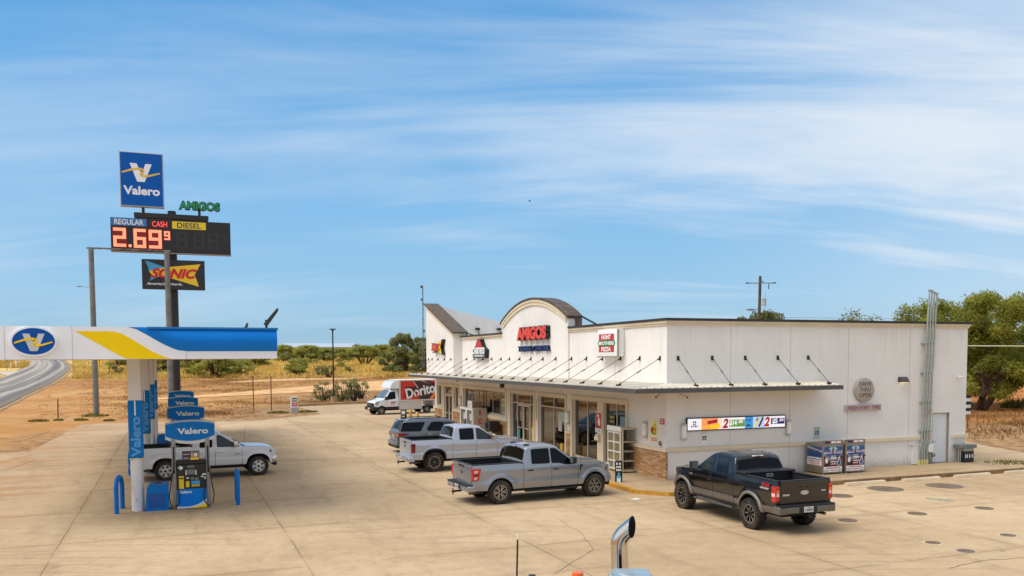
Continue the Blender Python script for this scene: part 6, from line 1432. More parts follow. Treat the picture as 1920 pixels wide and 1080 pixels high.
# ---------- black lifted pickup on the right
BLKP = paint('paint_black', (6, 6, 7), .0, .16, .10); GRYL = mat('lower_grey_paint', (104, 98, 90), .4, .3, var=.1, vs=2, coat=.4)
def tg3(c, tg, x):
    oval_badge(tg, x, 1.17, .14, .06, mat('badge_silver', (190, 190, 186), .3, .5)); mb = MB(); M = FR((x - .001, 0, 0), (0, -1, 0)); mb.prism([(-.74, 1.10), (-.52, 1.10), (-.52, 1.15), (-.74, 1.15)], 0, .012, M=M); mb.prism([(.58, 1.18), (.72, 1.18), (.72, 1.22), (.58, 1.22)], 0, .012, M=M); mb.build('name_badges', mat('badge_silver', (190, 190, 186), .3, .5), tg)
    mb = MB(); mb.box(x - .012, x, -.70, .70, .98, 1.0); mb.box(x - .016, x, -.15, .15, 1.32, 1.40, .005); mb.build('tailgate_handle', BLKP, tg)
def lamp3(c, sg, xr, inw):
    y1 = c.y(xr, 1.1) + .012; A = Matrix(((1, 0, 0, 0), (0, 0, sg, 0), (0, 1, 0, 0), (0, 0, 0, 1))); mb = MB(); mb.mat(0).prism(rounded([(xr - .035, .94), (xr + .15, .94), (xr + .15, 1.38), (xr - .035, 1.38)], .03), inw + .04, y1, M=A); mb.mat(1).prism([(xr + .0, 1.09), (xr + .14, 1.09), (xr + .14, 1.18), (xr + .0, 1.18)], y1, y1 + .004, M=A)
    B = FR((xr - .0355, 0, 0), (0, -1, 0)); ya, yb = sorted((-sg * (inw + .06), -sg * (y1 - .03))); mb.prism([(ya, 1.09), (yb, 1.09), (yb, 1.18), (ya, 1.18)], 0, .004, M=B); mb.mat(2).prism([(ya, 1.18), (yb, 1.18), (yb, 1.27), (ya, 1.27)], 0, .003, M=B); mb.build('tail_light', [RLT, mat('lamp_white_red', (238, 200, 196), .15, var=0, coat=.8), ALT], c.o)
P3 = dict(P1); P3.update(paint=BLKP, two=(.80, GRYL), zt=[(-2.95, 1.50), (-.98, 1.50), (-.97, 1.40), (1.12, 1.385), (1.2, 1.40), (2.3, 1.32), (2.62, 1.24)], yp=[(.58, .90), (.62, .955), (.72, .972), (.80, .975), (.83, .962), (1.05, .982), (1.22, .988), (1.36, .970), (1.50, .945)], rock=.60, ax=(1.80, -1.80), Ra=.52, Az=.52, R=.445, flares=(.075, mat('flare_grey', (122, 116, 106), .45, .2, var=.08)), flare=.03, plan=[(-2.95, .972), (-2.3, 1), (1.9, 1), (2.2, .96), (2.52, .82)],
                         x=(-2.90, -.965, .10, 1.16, 2.52), rail=1.50, floor=.98, hz=1.18, hm=BLKP, cz=1.28, cy=.962, cs=.27, cab=[(-.975, 1.51), (-.80, 1.96), (-.72, 2.01), (-.4, 2.05), (.05, 2.045), (.30, 2.0), (.42, 1.955), (1.22, 1.41)],
                         wins=[('r', [(-.58, 1.46), (.0, 1.455), (.0, 1.90), (-.50, 1.88)]), ('d', [(.20, 1.455), (1.07, 1.44), (1.03, 1.48), (.40, 1.87), (.20, 1.90)])], gd=GLS2, gr=mat('mid_tint_glass', (26, 30, 31), .06, var=.2, vs=1.2, spec=.7), tg=tg3, lamp=lamp3, bumper=bump1(GRYL, PBL, z=(.60, .84)), front=std_front(CHR, (1.02, 1.26), GRYL, bz=(.62, .92)), mm=BLKP, mb=1.15, rim='blade8', lugs=True, tw=.30, wo=.03, rwi=.07)
def more3(c, cab, pn):
    mb = MB(); mb.box(-.845, -.79, -.20, .20, 1.955, 1.995, .012); mb.mat(1).box(-.852, -.84, -.08, .08, 1.962, 1.988); mb.build('third_brake_light', [WLT, RLT], cab)
    mb = MB(); [mb.prism([(-.02, 0), (.02, 0), (.02, .34), (-.02, .34)], 0, .02, M=FR((-.955 + .04, y, 1.55), (0, -1, 0), (.36, 0, 1))) for y in (-.22, .22)]; mb.build('window_divider', PBL, cab)
    # toolbox across the bed
    mb = MB(); mb.box(-1.44, -1.01, -.93, .93, 1.535, 1.60, .02); mb.box(-1.40, -1.03, -.76, .76, 1.2, 1.535); tb = mb.build('toolbox', mat('toolbox_black', (36, 37, 39), .45, .2, var=.1), c.o)
    mb = MB(); mb.box(-1.412, -1.402, -.12, .12, 1.42, 1.52); mb.mat(1).scrib(.18, .05, FR((-1.4125, 0, 1.47), (0, -1, 0))); mb.build('toolbox_badge', [mat('badge_silver', (190, 190, 186), .3, .5), PBL], tb)
    for sg in (1, -1):
        y = max(c.y(-2.45 + q, zz) for q in (-.2, -.1, 0, .1, .2) for zz in (1.28, 1.36, 1.42)); M = FR((-2.47, sg * (y + .004), 1.35), (-sg, 0, 0)); mb = MB(); mb.mat(0).text('FX4', .36, .11, M @ TR(.03, .03, 0), .004, .03, .4); mb.mat(1).text('OFF ROAD', .38, .05, M @ TR(-.02, -.07, 0), .004, .01, .3); mb.build('decal', [mat('decal_red', (200, 30, 30), .4), WH], pn['b', sg])
        mb = MB(); mb.box(-.95, 1.1, *(sorted((sg * .86, sg * 1.04))), .46, .52, .025); mb.build('running_board', mat('board_grey', (70, 68, 66), .6), c.o)
        y = c.y(1.32, 1.16); mb = MB(); mb.box(1.24, 1.40, *(sorted((sg * (y - .01), sg * (y + .01)))), 1.20, 1.25, .006); mb.build('side_badge', CHR, pn['f', sg])
P3['more'] = more3
pickup('pickup_truck', 'black lifted pickup with a toolbox in its bed parked by the side wall', (7.14, 26.42, 0), R(110.7), P3)
# ---------- white extended-cab pickup at the pump
P4W = paint('paint_white', (222, 222, 224), .0, .26, .20)
def tg4(c, tg, x): oval_badge(tg, x, 1.1, .14, .05, mat('badge_gold', (190, 160, 70), .3, .5))
P4 = dict(P1); P4.update(paint=P4W, zt=[(-2.95, 1.36), (-.80, 1.36), (-.79, 1.27), (1.12, 1.25), (1.2, 1.28), (2.2, 1.22), (2.55, 1.13), (2.62, 1.08)], yp=[(.50, .90), (.54, .950), (.72, .968), (.75, .978), (.80, .978), (.83, .966), (1.02, .980), (1.15, .978), (1.27, .955), (1.36, .935)], rock=.52, ax=(1.85, -1.85), Ra=.50, Az=.45, R=.415, pw=2.5, flare=.03, x=(-2.95, -.79, .10, 1.18, 2.55), rail=1.36, hm=CHR, cz=1.16, cab=[(-.80, 1.37), (-.66, 1.83), (-.58, 1.88), (-.3, 1.92), (.05, 1.92), (.28, 1.88), (.38, 1.85), (1.2, 1.29)],
                         wins=[('r', [(-.50, 1.32), (-.02, 1.315), (-.02, 1.78), (-.44, 1.77)]), ('d', [(.20, 1.315), (1.08, 1.30), (1.04, 1.34), (.36, 1.77), (.20, 1.78)])], gd=GLS2, ws=(1.13, .40), rw=(-.79, -.67), reardoor=True, tg=tg4, lamp=lamp3, bumper=bump1(CHR, PBL, hitch=False), front=std_front(CHR, (.86, 1.12), CHR, bz=(.52, .82), lw=.2), mm=CHR, rim='wide6', flares=None, tw=.265, bulge=.0)
def more4(c, cab, pn):
    mb = MB(); mb.add([(-.05, -.03, 1.95), (.12, 0, 1.945), (-.05, .03, 1.95), (-.04, 0, 2.03)], [(0, 1, 3), (1, 2, 3), (0, 3, 2), (0, 2, 1)]); mb.build('roof_aerial', PBL, cab)
    mb = MB(); mb.tube([(1.32, -.84, 1.3), (1.31, -.84, 2.1)], .005, 5); mb.build('aerial', PBL, c.o)
    for sg in (1, -1):
        y = c.y(.95, 1.0); M = FR((1.0, sg * (y + .002), 1.0), (-sg, 0, 0)) if sg > 0 else FR((1.0, -(y + .002), 1.0)); mb = MB(); mb.scrib(.24, .05, M); mb.scrib(.36, .018, M @ TR(-.04, -.06, 0), 2); mb.build('badge', GREYB, pn['d', sg])
    mb = MB(); mb.box(-2.5, -2.0, -.5, .1, .86, 1.2, .03); mb.mat(1).box(-1.6, -1.2, -.2, .5, .86, 1.3, .03); mb.build('bed_cargo', [mat('cargo_red', (120, 40, 40), .6), mat('cargo_pale', (196, 194, 188), .6)], c.o)
P4['more'] = more4
pickup('pickup_truck', 'white extended cab pickup with chrome wheels standing at the fuel pumps', (-12.95, 36.35, 0), R(25.5), P4)
# ---------- grey estate SUV behind the silver pickup
SUVP = paint('paint_blue_grey', (98, 106, 114), .35, .3, .25)
Ps = dict(paint=SUVP, zt=[(-2.55, 1.12), (-2.2, 1.13), (1.15, 1.08), (1.3, 1.10), (2.3, 1.02), (2.6, .92)], yp=[(.30, .88), (.40, .935), (.52, .95), (.62, .955), (.80, .965), (.92, .982), (1.0, .975), (1.12, .945)], plan=[(-2.55, .955), (-2.2, .985), (-1.6, 1), (1.6, 1), (2.2, .96), (2.6, .85)], rock=.34, ax=(1.53, -1.53), Ra=.44, Az=.38, R=.385, flare=.02, cz=1.03, cy=.945, cs=.30, crown=.03, cab=[(-2.50, 1.14), (-2.28, 1.60), (-2.16, 1.70), (-1.4, 1.76), (-.4, 1.775), (.25, 1.74), (.48, 1.68), (1.45, 1.11)])
c = Car('suv', 'blue grey estate SUV with roof rails, farthest of the parked row', 'suv', (-3.95, 46.15, 0), R(23), Ps); o = c.o
for sg in (1, -1):
    q = c.panel('rear_quarter', -2.5, -1.06, sg); rd = c.panel('door', -1.046, .0, sg); fd = c.panel('door', .014, 1.12, sg); ff = c.panel('front_fender', 1.134, 2.6, sg); c.handle(-.84, .98, sg, CHR, rd); c.handle(.2, .97, sg, CHR, fd)
    c.sidewin([(-.90, 1.16), (-.02, 1.14), (-.02, 1.58), (-.66, 1.60), (-.98, 1.28)], sg, rd); c.sidewin([(.06, 1.14), (1.12, 1.11), (.42, 1.56), (.06, 1.59)], sg, fd, GLS2); c.sidewin([(-2.42, 1.18), (-1.34, 1.16), (-1.06, 1.60), (-2.24, 1.60)], sg, q)
    mb = MB(); mb.tube([(-1.9, sg * .66, 1.74), (-1.75, sg * .665, 1.80), (.0, sg * .67, 1.81), (.25, sg * .67, 1.76)], .022, 8); mb.build('roof_rail', PBL, o)
    y1 = c.y(-2.4, 1.0) + .012; A = Matrix(((1, 0, 0, 0), (0, 0, sg, 0), (0, 1, 0, 0), (0, 0, 0, 1))); mb = MB(); mb.prism([(-2.56, .88), (-2.30, .93), (-1.96, 1.06), (-2.56, 1.06)], .5, y1 + .015, M=A); mb.build('tail_light', [RLD], o); mb = MB(); mb.prism([(-2.57, .94), (-2.36, .96), (-2.16, 1.02), (-2.57, 1.02)], .48, y1 + .02, M=A); mb.build('tail_light', [RLT], o)
    mb = MB(); mb.box(-1.05, 1.1, *(sorted((sg * .90, sg * .958))), .30, .40, .02); mb.build('sill_trim', PBL, o)
    c.mirror(.86, 1.16, sg, SUVP)
cab = c.cab(); c.topwin('windscreen', 1.36, .50, cab, WSG); c.topwin('rear_window', -2.46, -2.29, cab, GLS, inset=.10); c.hood(1.2, 2.6, .01); c.core(2.45, -2.45, .88, .32, 1.0)
mb = MB(); mb.box(-2.56, -2.44, -.80, .80, .56, 1.12, .05, 3); tg = mb.build('tailgate', SUVP, o); plate_at(c, -2.565, 0, .86, tg)
mb = MB(); mb.mat(0).box(-2.66, -2.30, -.90, .90, .42, .64, .06, 3); mb.mat(1).box(-2.64, -2.3, -.86, .86, .28, .44, .04); mb.build('rear_bumper', [SUVP, PBL], o)
mb = MB(); mb.box(-2.36, -2.14, -.62, .62, 1.715, 1.75, .015); mb.build('roof_spoiler', SUVP, o)
std_front(CHR, (.78, .94), SUVP, bz=(.34, .66))(c, 2.6)
make_wheel(o, .385, .25, 'double6', [(ax, sg * .84, .385) for ax in (1.53, -1.53) for sg in (-1, 1)])
# ---------- snack delivery truck
VANP = paint('paint_van_white', (226, 226, 228), .0, .3, .2)
Pv = dict(paint=VANP, zt=[(.45, 1.34), (1.7, 1.32), (1.85, 1.34), (2.6, 1.16), (2.75, 1.05)], yp=[(.42, .88), (.50, .955), (.72, .965), (.80, .955), (1.0, .985), (1.2, .98), (1.34, .95)], plan=[(.3, 1), (2.0, 1), (2.5, .95), (2.75, .86)], rock=.46, ax=(2.1, -2.4), Ra=.42, Az=.40, R=.36, flare=.03, two=(.70, PBL), cz=1.26, cy=.958, cs=.20, crown=.05, cab=[(.45, 2.28), (.55, 2.30), (1.0, 2.28), (1.18, 2.20), (1.95, 1.36)])
vl = G(709, 779); hv = R(180 + 33); off = Vector((math.cos(hv), math.sin(hv), 0)); lf = Vector((-math.sin(hv), math.cos(hv), 0)); vpos = Vector((-11.6, 75.6, 0)) - off * 2.1 - lf * .92
c = Car('delivery_truck', 'white delivery truck with a red and black snack advert on its box body', 'delivery truck', vpos, hv, Pv); o = c.o
for sg in (1, -1):
    d = c.panel('door', .62, 1.64, sg); b_ = c.panel('cab_side', .45, .606, sg); f_ = c.panel('front_fender', 1.654, 2.75, sg); c.handle(.76, 1.12, sg, PBL, d); c.sidewin([(.72, 1.42), (1.72, 1.32), (1.62, 1.44), (1.22, 1.98), (.72, 2.04)], sg, d, GLS); c.mirror(1.72, 1.42, sg, PBL, 1.5)
    M = FR((1.02, sg * (c.y(1.0, 1.05) + .003), 1.05), (-sg, 0, 0)); mb = MB(); mb.mat(0).prism([(-.2, -.07), (.2, -.07), (.2, .09), (-.2, .09)], 0, .003, M=M); mb.mat(1).scrib(.44, .05, M @ TR(0, -.14, 0)); mb.mat(2).prism([(-.2, .16 - .22), (.2, -.06), (.2, -.02), (-.2, -.02)], .003, .004, M=M); mb.build('door_badge', [mat('badge_maroon', (150, 40, 36), .4), GREYB, YEL], d)
cab = c.cab(); c.topwin('windscreen', 1.88, 1.22, cab, WSG, inset=.05); c.hood(1.86, 2.76, .0)
mb = MB(); mb.box(2.74, 2.84, -.62, .62, .72, 1.06, .03); mb.mat(1).box(2.84, 2.85, -.5, .5, .86, .9); mb.build('grille', [PBL, CHR], o); mb = MB(); mb.box(2.5, 2.92, -.93, .93, .42, .74, .08, 3); mb.build('front_bumper', PBL, o); mb = MB(); mb.box(2.92, 2.93, -.2, .2, .5, .62); mb.build('licence_plate', LPL, o)
for sg in (1, -1): mb = MB(); mb.prism(rounded([(2.74, .98), (2.62, 1.10), (2.25, 1.24), (2.42, 1.02)], .02), .62, c.y(2.5, 1.05) + .02, M=Matrix(((1, 0, 0, 0), (0, 0, sg, 0), (0, 1, 0, 0), (0, 0, 0, 1)))); mb.build('headlight', mat('van_lamp', (120, 126, 136), .1, var=.4, vs=9, coat=.8), o)
mb = MB(); mb.box(-3.3, 2.4, -.5, .5, .34, .6); mb.box(.5, 1.7, -.88, .88, .42, 1.2); mb.cyl((-2.4, -.85, .36), (-2.4, .85, .36), .07); mb.box(1.7, 2.5, -.5, .5, .5, 1.1); mb.box(1.66, 2.56, -.93, .93, .86, 1.15); mb.build('chassis', UND, o)
BX0, BX1, BW_, BZ0, BZ1 = -3.6, .42, 1.10, .62, 3.02
mb = MB(); mb.box(BX0, BX1, -BW_, BW_, 1.16, BZ1, .02); mb.box(BX0, -3.0, -BW_ + .02, BW_ - .02, BZ0, 1.155); mb.box(-1.85, BX1, -BW_ + .02, BW_ - .02, .42, 1.155); body = mb.build('box_body', mat('box_silver', (196, 192, 186), .4, .2, var=.06, vs=1.5), o)
mb = MB(); mb.box(BX0 - .02, BX1 + .02, -BW_ - .02, BW_ + .02, BZ1, BZ1 + .07, .02); mb.build('box_roof', WHT, body)
mb = MB(); sec = [(.44, 1.0), (1.10, .92), (1.22, .86)]; vs = []
prof = [(.44, 2.30, 1.08), (.44, 3.0, 1.08), (.8, 2.98, 1.06), (1.08, 2.80, 1.0), (1.20, 2.50, .95), (1.20, 2.31, .93)]
for x, z, w in prof: vs += [(x, w, z), (x, -w, z)]
mb.add(vs, [(2 * i, 2 * i + 1, 2 * i + 3, 2 * i + 2) for i in range(5)] + [tuple(2 * i for i in range(6)), tuple(2 * i + 1 for i in range(5, -1, -1))]); mb.build('wind_deflector', VANP, o)
for sg in (1, -1):
    mb = MB(); mb.box(BX0, BX1, *(sorted((sg * (BW_ - .01), sg * (BW_ + .02)))), 1.17, 1.26, .01); mb.build('side_rail', mat('rail_pale', (206, 200, 190), .4, .2), body)
    right = (-1, 0, 0) if sg > 0 else (1, 0, 0); M = FR(((BX0 + BX1) / 2, sg * (BW_ + .001), 2.13), right); w2 = (BX1 - BX0) / 2 - .12; h2 = .84; mb = MB()
    mb.mat(0).prism([(-w2, -h2), (w2, -h2), (w2, h2), (-w2, h2)], 0, .006, M=M)
    mb.mat(1).prism([(-.72, h2), (w2, h2), (w2, -.55), (.9, -h2), (-.2, -h2), (-.4, -.55), (-1.5, -.62), (-1.42, .30), (-.3, .36)], .0065, .009, M=M)
    mb.mat(2).prism([(-.66, h2), (-.56, h2), (-.10, .20), (-.2, .16)], .0095, .011, M=M); mb.mat(2).prism([(.1, h2), (.4, h2), (1.5, .42), (1.5, .50)], .0095, .011, M=M); mb.mat(0).prism([(.9, h2), (w2, h2), (w2, .48)], .0095, .011, M=M)
    mb.mat(3).prism([(.98, -h2), (1.28, -h2), (w2, -.05), (w2, .18)], .0115, .014, M=M); mb.mat(0).prism([(-.2, -h2), (.05, -h2), (-.5, .02), (-.56, -.02)], .019, .022, M=M)
    mb.mat(4).text('Doritos', 3.4, .95, M @ TR(.30, -.02, .0115) @ Matrix.Rotation(R(11), 4, 'Z'), .006, .03); mb.mat(1).prism([(-.02, 0), (0, 0), (0, 0)], 0, .001, M=M) if False else None
    mb.build('side_advert', [mat('ad_red', (198, 44, 34), .35, var=.1, vs=2), mat('ad_dark', (58, 26, 28), .35, var=.3, vs=3), mat('ad_flare', (196, 168, 160), .35), mat('ad_orange', (238, 146, 40), .35, var=.1), mat('ad_white', (226, 222, 220), .35)], body)
make_wheel(o, .36, .22, 'steel', [(2.1, sg * .86, .36) for sg in (-1, 1)] + [(-2.4, sg * .90, .36) for sg in (-1, 1)])
# ================================================================ PLANTS
def leaf_mat(name, c1, c2, tr=.25):
    m, nt, b = newmat(name)
    tc = nt.n('ShaderNodeTexCoord').outputs['Object']; oi = nt.n('ShaderNodeObjectInfo').outputs['Random']
    n1 = nt.noise(tc, .55, 3, .6); n2 = nt.noise(tc, 5.0, 2)
    f = nt.math('ADD', nt.math('MULTIPLY', n1, .65), nt.math('MULTIPLY', n2, .35))
    c = nt.mix(nt.ramp(f, .36, .64), lin(c1), lin(c2))
    c = nt.mix(nt.math('MULTIPLY', oi, .25), c, lin((104, 108, 44)))
    nt.t.links.new(c, b.inputs['Base Color']); b.inputs['Roughness'].default_value = .65; b.inputs['Specular IOR Level'].default_value = .2
    t = nt.n('ShaderNodeBsdfTranslucent'); nt.t.links.new(c, t.inputs['Color'])
    mx = nt.n('ShaderNodeMixShader', ins={0: tr}); nt.t.links.new(b.outputs[0], mx.inputs[1]); nt.t.links.new(t.outputs[0], mx.inputs[2])
    nt.t.links.new(mx.outputs[0], nt.t.nodes['Material Output'].inputs[0]); return m
LF_MESQ = leaf_mat('leaf_mesquite', (116, 122, 38), (176, 174, 78), .5); LF_BUSH = leaf_mat('leaf_bush', (148, 152, 66), (194, 188, 108), .5); LF_DARK = leaf_mat('leaf_dark', (88, 98, 46), (130, 132, 68), .4); LF_GREY = leaf_mat('leaf_grey_green', (118, 122, 74), (166, 162, 112), .45)
BARK = mat('bark', (70, 54, 40), .95, var=.3, vs=4, bump=.6, bs=12)
def leaves(rnd, cents, n, size, elong=2.2, droop=.3, up=.55):
    """many small leaf sprays filling the given ellipsoidal clumps (c, r, rz)"""
    vs = []; fs = []; tot = sum(r * r * rz for _, r, rz in cents)
    for c, r, rz in cents:
        k = max(6, int(n * r * r * rz / tot))
        for _ in range(k):
            u = Vector((rnd.gauss(0, 1), rnd.gauss(0, 1), rnd.gauss(0, 1))).normalized() * (rnd.random() ** .42 * (1 if rnd.random() < .86 else rnd.uniform(1, 1.45)))
            p = Vector((c[0] + u.x * r, c[1] + u.y * r, c[2] + u.z * rz))
            nn = (u * .7 + Vector((rnd.gauss(0, .45), rnd.gauss(0, .45), up + rnd.gauss(0, .45)))).normalized()
            d = nn.cross(Vector((rnd.gauss(0, 1), rnd.gauss(0, 1), rnd.gauss(0, 1)))).normalized(); d = (d - Vector((0, 0, droop * .5))).normalized(); e = nn.cross(d).normalized()
            s = size * rnd.uniform(.6, 1.3); a = d * s * elong * .5; b = e * s * .5; i = len(vs)
            vs += [p - a, p - a * .2 + b, p + a, p - a * .2 - b]; fs.append((i, i + 1, i + 2, i + 3))
    return vs, fs
def limbs(rnd, trunks, h, spread, r0):
    mb = MB(); tips = []
    def grow(p, d, L, r, lev):
        q = p + d * L; m_ = (p + q) / 2 + Vector((rnd.uniform(-.1, .1), rnd.uniform(-.1, .1), rnd.uniform(-.05, .05))) * L
        mb.tube([p, m_, q], [r, r * .85, r * .68], 7, caps=False)
        if lev == 0: tips.append(q); return
        for _ in range(rnd.choice((2, 3))):
            dd = (d + Vector((rnd.gauss(0, .55), rnd.gauss(0, .55), rnd.uniform(-.1, .5)))).normalized(); grow(q, dd, L * rnd.uniform(.6, .85), r * .62, lev - 1)
    for k in range(trunks):
        a = 2 * PI * k / trunks + rnd.random(); d = Vector((math.cos(a) * spread, math.sin(a) * spread, 1)).normalized()
        grow(Vector((math.cos(a) * .15, math.sin(a) * .15, -.1)), d, h * .30, r0, 3)
    return mb, tips
def tree(name, label, loc, h, w, leafm, n, size, seed, trunks=2, r0=.28, base=.32, group='trees behind the shop', flat=1.0):
    rnd = random.Random(seed); o = thing(name, label, 'tree', (loc[0], loc[1], tz(loc[0], loc[1])), 0, group)
    mb, tips = limbs(rnd, trunks, h * .62, .55 * w / h * 1.6, r0); mb.build('trunk', BARK, o, recalc=False)
    cents = []
    for k in range(64):
        a = rnd.random() * 2 * PI; q = rnd.random() ** .42; zz = rnd.uniform(base, 1.0); env = math.sqrt(max(0, 1 - ((zz - base - .30 * (1 - base)) / ((1 - base) * .74)) ** 2)) if zz > base + .3 * (1 - base) else .75 + .25 * (zz - base) / (.3 * (1 - base))
        r = h * rnd.uniform(.045, .12); cents.append(((math.cos(a) * q * w * .48 * env, math.sin(a) * q * w * .48 * env, h * zz - r * .7), r, r * flat * rnd.uniform(.7, 1.15)))
    for t in tips[:26]: cents.append((t, h * .10, h * .075))
    vs, fs = leaves(rnd, cents, int(n * 1.75), size * .56, 3.2, .35, .25); c = MB(); c.add(vs, fs); c.build('crown', leafm, o, recalc=False, flat=True); return o
tree('mesquite_tree', 'large feathery mesquite tree with a thick dark forked trunk just right of the shop', (42.8, 78), 10.8, 13, LF_MESQ, 24000, .20, 3, 3, .42, .24)
tree('mesquite_tree', 'feathery green mesquite tree at the right edge of the picture with a leaning trunk', (50.0, 80), 10.4, 13, LF_MESQ, 22000, .20, 8, 2, .34, .22)
tree('mesquite_tree', 'feathery tree whose crown shows behind the tops of the grey conduit pipes', (40.8, 87), 10.4, 8.5, LF_MESQ, 13000, .2, 21, 2, .3)
tree('mesquite_tree', 'thin yellowish tree top showing over the side wall, left of the conduit pipes', (36.6, 92), 10.2, 7.0, leaf_mat('leaf_yellowish', (104, 106, 40), (150, 146, 66), .35), 3200, .2, 35, 3, .2)
tree('oak_tree', 'dark rounded tree top showing over the side wall below the utility pole', (32.6, 112), 10.8, 12.0, LF_DARK, 16000, .26, 40, 2, .4, .4, flat=.9)
tree('mesquite_tree', 'green tree far right beyond the shop, partly out of the picture', (57, 88), 10.0, 10, LF_MESQ, 7000, .22, 52, 2, .3)
tree('mesquite_tree', 'mesquite tree filling the gap between the conduit pipes and the forked tree', (46.2, 88), 10.6, 12, LF_MESQ, 16000, .2, 63, 2, .28, .22)
tree('mesquite_tree', 'low scrubby tree in the gap under the large mesquite crowns', (50, 104), 7.5, 10, LF_GREY, 7000, .24, 57, 3, .2, .12)
tree('mesquite_tree', 'low grey green tree behind the forked trunk at the right', (58, 112), 7.0, 11, LF_GREY, 7000, .26, 58, 3, .2, .10)
# bushes in the field: (pixel x, pixel y of the foot, width m, height m, kind, label)
BUSH = {}
def bush_base(kind):
    if kind in BUSH: return BUSH[kind]
    rnd = random.Random({'r': 5, 'l': 6, 'b': 7, 's': 8, 'g': 9}[kind]); o = thing('bush', 'x', 'bush'); mb = MB()
    for k in range(16 if kind != 's' else 26):
        a = rnd.random() * 2 * PI; q = rnd.uniform(.15, .5) if kind != 's' else rnd.uniform(.1, .42); p = Vector((math.cos(a) * .06, math.sin(a) * .06, -.05)); t = Vector((math.cos(a) * q, math.sin(a) * q, rnd.uniform(.45, .95)))
        mb.tube([p, p.lerp(t, .5) + Vector((0, 0, .08)), t], [.016, .011, .004], 5, caps=False)
    mb.build('stem', BARK, o, recalc=False); cents = []
    lo = {'r': .06, 'l': .16, 'b': .40, 's': .35, 'g': .1}[kind]; cnt = {'r': 34, 'l': 24, 'b': 20, 's': 10, 'g': 14}[kind]
    for k in range(cnt):
        a = rnd.random() * 2 * PI; zz = rnd.uniform(lo, .9); q = rnd.random() ** .5 * .42 * (1.12 - abs(zz - .42)); r = rnd.uniform(.10, .17); cents.append(((math.cos(a) * q, math.sin(a) * q, zz), r, r * .8))
    vs, fs = leaves(rnd, cents, {'r': 6000, 'l': 3600, 'b': 3600, 's': 900, 'g': 1800}[kind], .030, 2.2, .0, .15); c = MB(); c.add(vs, fs); c.build('crown', {'g': LF_GREY, 's': LF_GREY}.get(kind, LF_BUSH), o, recalc=False, flat=True)
    BUSH[kind] = [o, False]; return BUSH[kind]
def bush(px, py, w, h, kind, label, group='bushes in the dry field', loc=None):
    B = bush_base(kind); p = GT(px, py) if loc is None else Vector(loc); rz = random.uniform(0, 6.28)
    if not B[1]: o = B[0]; B[1] = True; o.location = (p.x, p.y, tz(p.x, p.y)); o.rotation_euler = (0, 0, rz); o.scale = (w, w, h); o['label'] = label
    else: o = dup(B[0], (p.x, p.y, tz(p.x, p.y)), rz, label, (w, w, h))
    o['group'] = group; return o
bl_ = [(532, 679, 7, 5.2, 'r', 'round green bush next to the right end of the fuel canopy'), (575, 683, 9, 5.4, 'r', 'broad green bush left of the dark lamp post, in front of the far shed'), (612, 678, 6.5, 4.2, 'r', 'green bush just left of the dark lamp post'), (640, 679, 7.5, 4.4, 'l', 'green bush just right of the dark lamp post'), (683, 684, 9.5, 5.6, 'b', 'tall green bush on bare branching stems right of the lamp post'), (712, 678, 9, 5.2, 'r', 'green bush between the bare-stemmed bush and the tall trees'), (746, 692, 7.5, 5.2, 'b', 'green bush on bare stems left of the shop tower'), (735, 676, 8, 5.0, 'r', 'green bush under the tall grey-green tree by the tower'), (783, 678, 6, 3.0, 'l', 'low green bush beside the tower wall'), (640, 690, 3, 1.6, 'l', 'small green bush low in the grass behind the lamp post'),
       (560, 704, 6.2, 3.6, 'l', 'pale green bush in the grass right of the canopy end'), (600, 706, 5.5, 2.4, 's', 'sparse low bush between canopy and lamp post'), (618, 708, 4.5, 2.6, 's', 'sparse bush just left of the lamp post in the grass'), (655, 700, 3.6, 1.6, 's', 'sparse brownish bush right of the lamp post'),
       (372, 706, 7, 4.6, 'l', 'pale green bush right of the dark sign pole'), (405, 708, 8.5, 5.2, 'l', 'large pale green bush under the canopy edge'), (450, 704, 7, 3.6, 'l', 'green bush under the blue end of the canopy'), (300, 700, 6, 4.0, 'r', 'green bush just right of the near canopy column'), (226, 687, 8.5, 4.2, 'r', 'dense green bush left of the near canopy column, in the pale field'), (395, 690, 7, 3.6, 'r', 'darker bush behind the large pale green bush'), (345, 693, 6, 3.5, 'r', 'bush half hidden by the dark sign pole'), (215, 696, 3.4, 1.8, 's', 'grey scrub along the slope left of the column'), (222, 702, 3.0, 1.6, 's', 'sparse scrub by the fence posts left of the column'),
       (552, 675, 8, 3.6, 'l', 'far pale bush between the canopy end and the broad green bush'), (595, 674, 9, 3.4, 'r', 'far bush in the gap left of the lamp post'), (660, 674, 10, 4.2, 'l', 'far bush between the lamp post and the bare-stemmed bush'), (700, 673, 11, 4.4, 'r', 'far broad bush behind the bare-stemmed bush'), (726, 673, 9, 4.0, 'l', 'far bush left of the tall grey-green tree'), (758, 682, 8, 3.6, 'r', 'low spreading bush at the foot of the tall grey-green tree'),
       (250, 682, 9, 3.8, 'l', 'far pale bush behind the near canopy column'), (322, 684, 9, 4.0, 'l', 'far bush between column and dark sign pole'), (430, 684, 10, 4.4, 'r', 'far broad bush below the blue canopy band'), (480, 688, 9, 4.0, 'l', 'pale bush below the right part of the blue canopy band')]
for b_ in bl_: bush(*b_)
for b_ in [(607, 752, 2.9, 2.4, 'g', 'grey green weed bush at the left of the lamp post base'), (640, 753, 2.8, 2.6, 'g', 'grey green weed bush at the right of the lamp post base'), (664, 752, 3.2, 3.0, 's', 'leggy grey bush by the kerb right of the lamp post'), (676, 748, 3.0, 2.4, 's', 'leggy grey bush by the kerb, beside the delivery truck')]: bush(*b_, group='weed bushes along the far kerb')
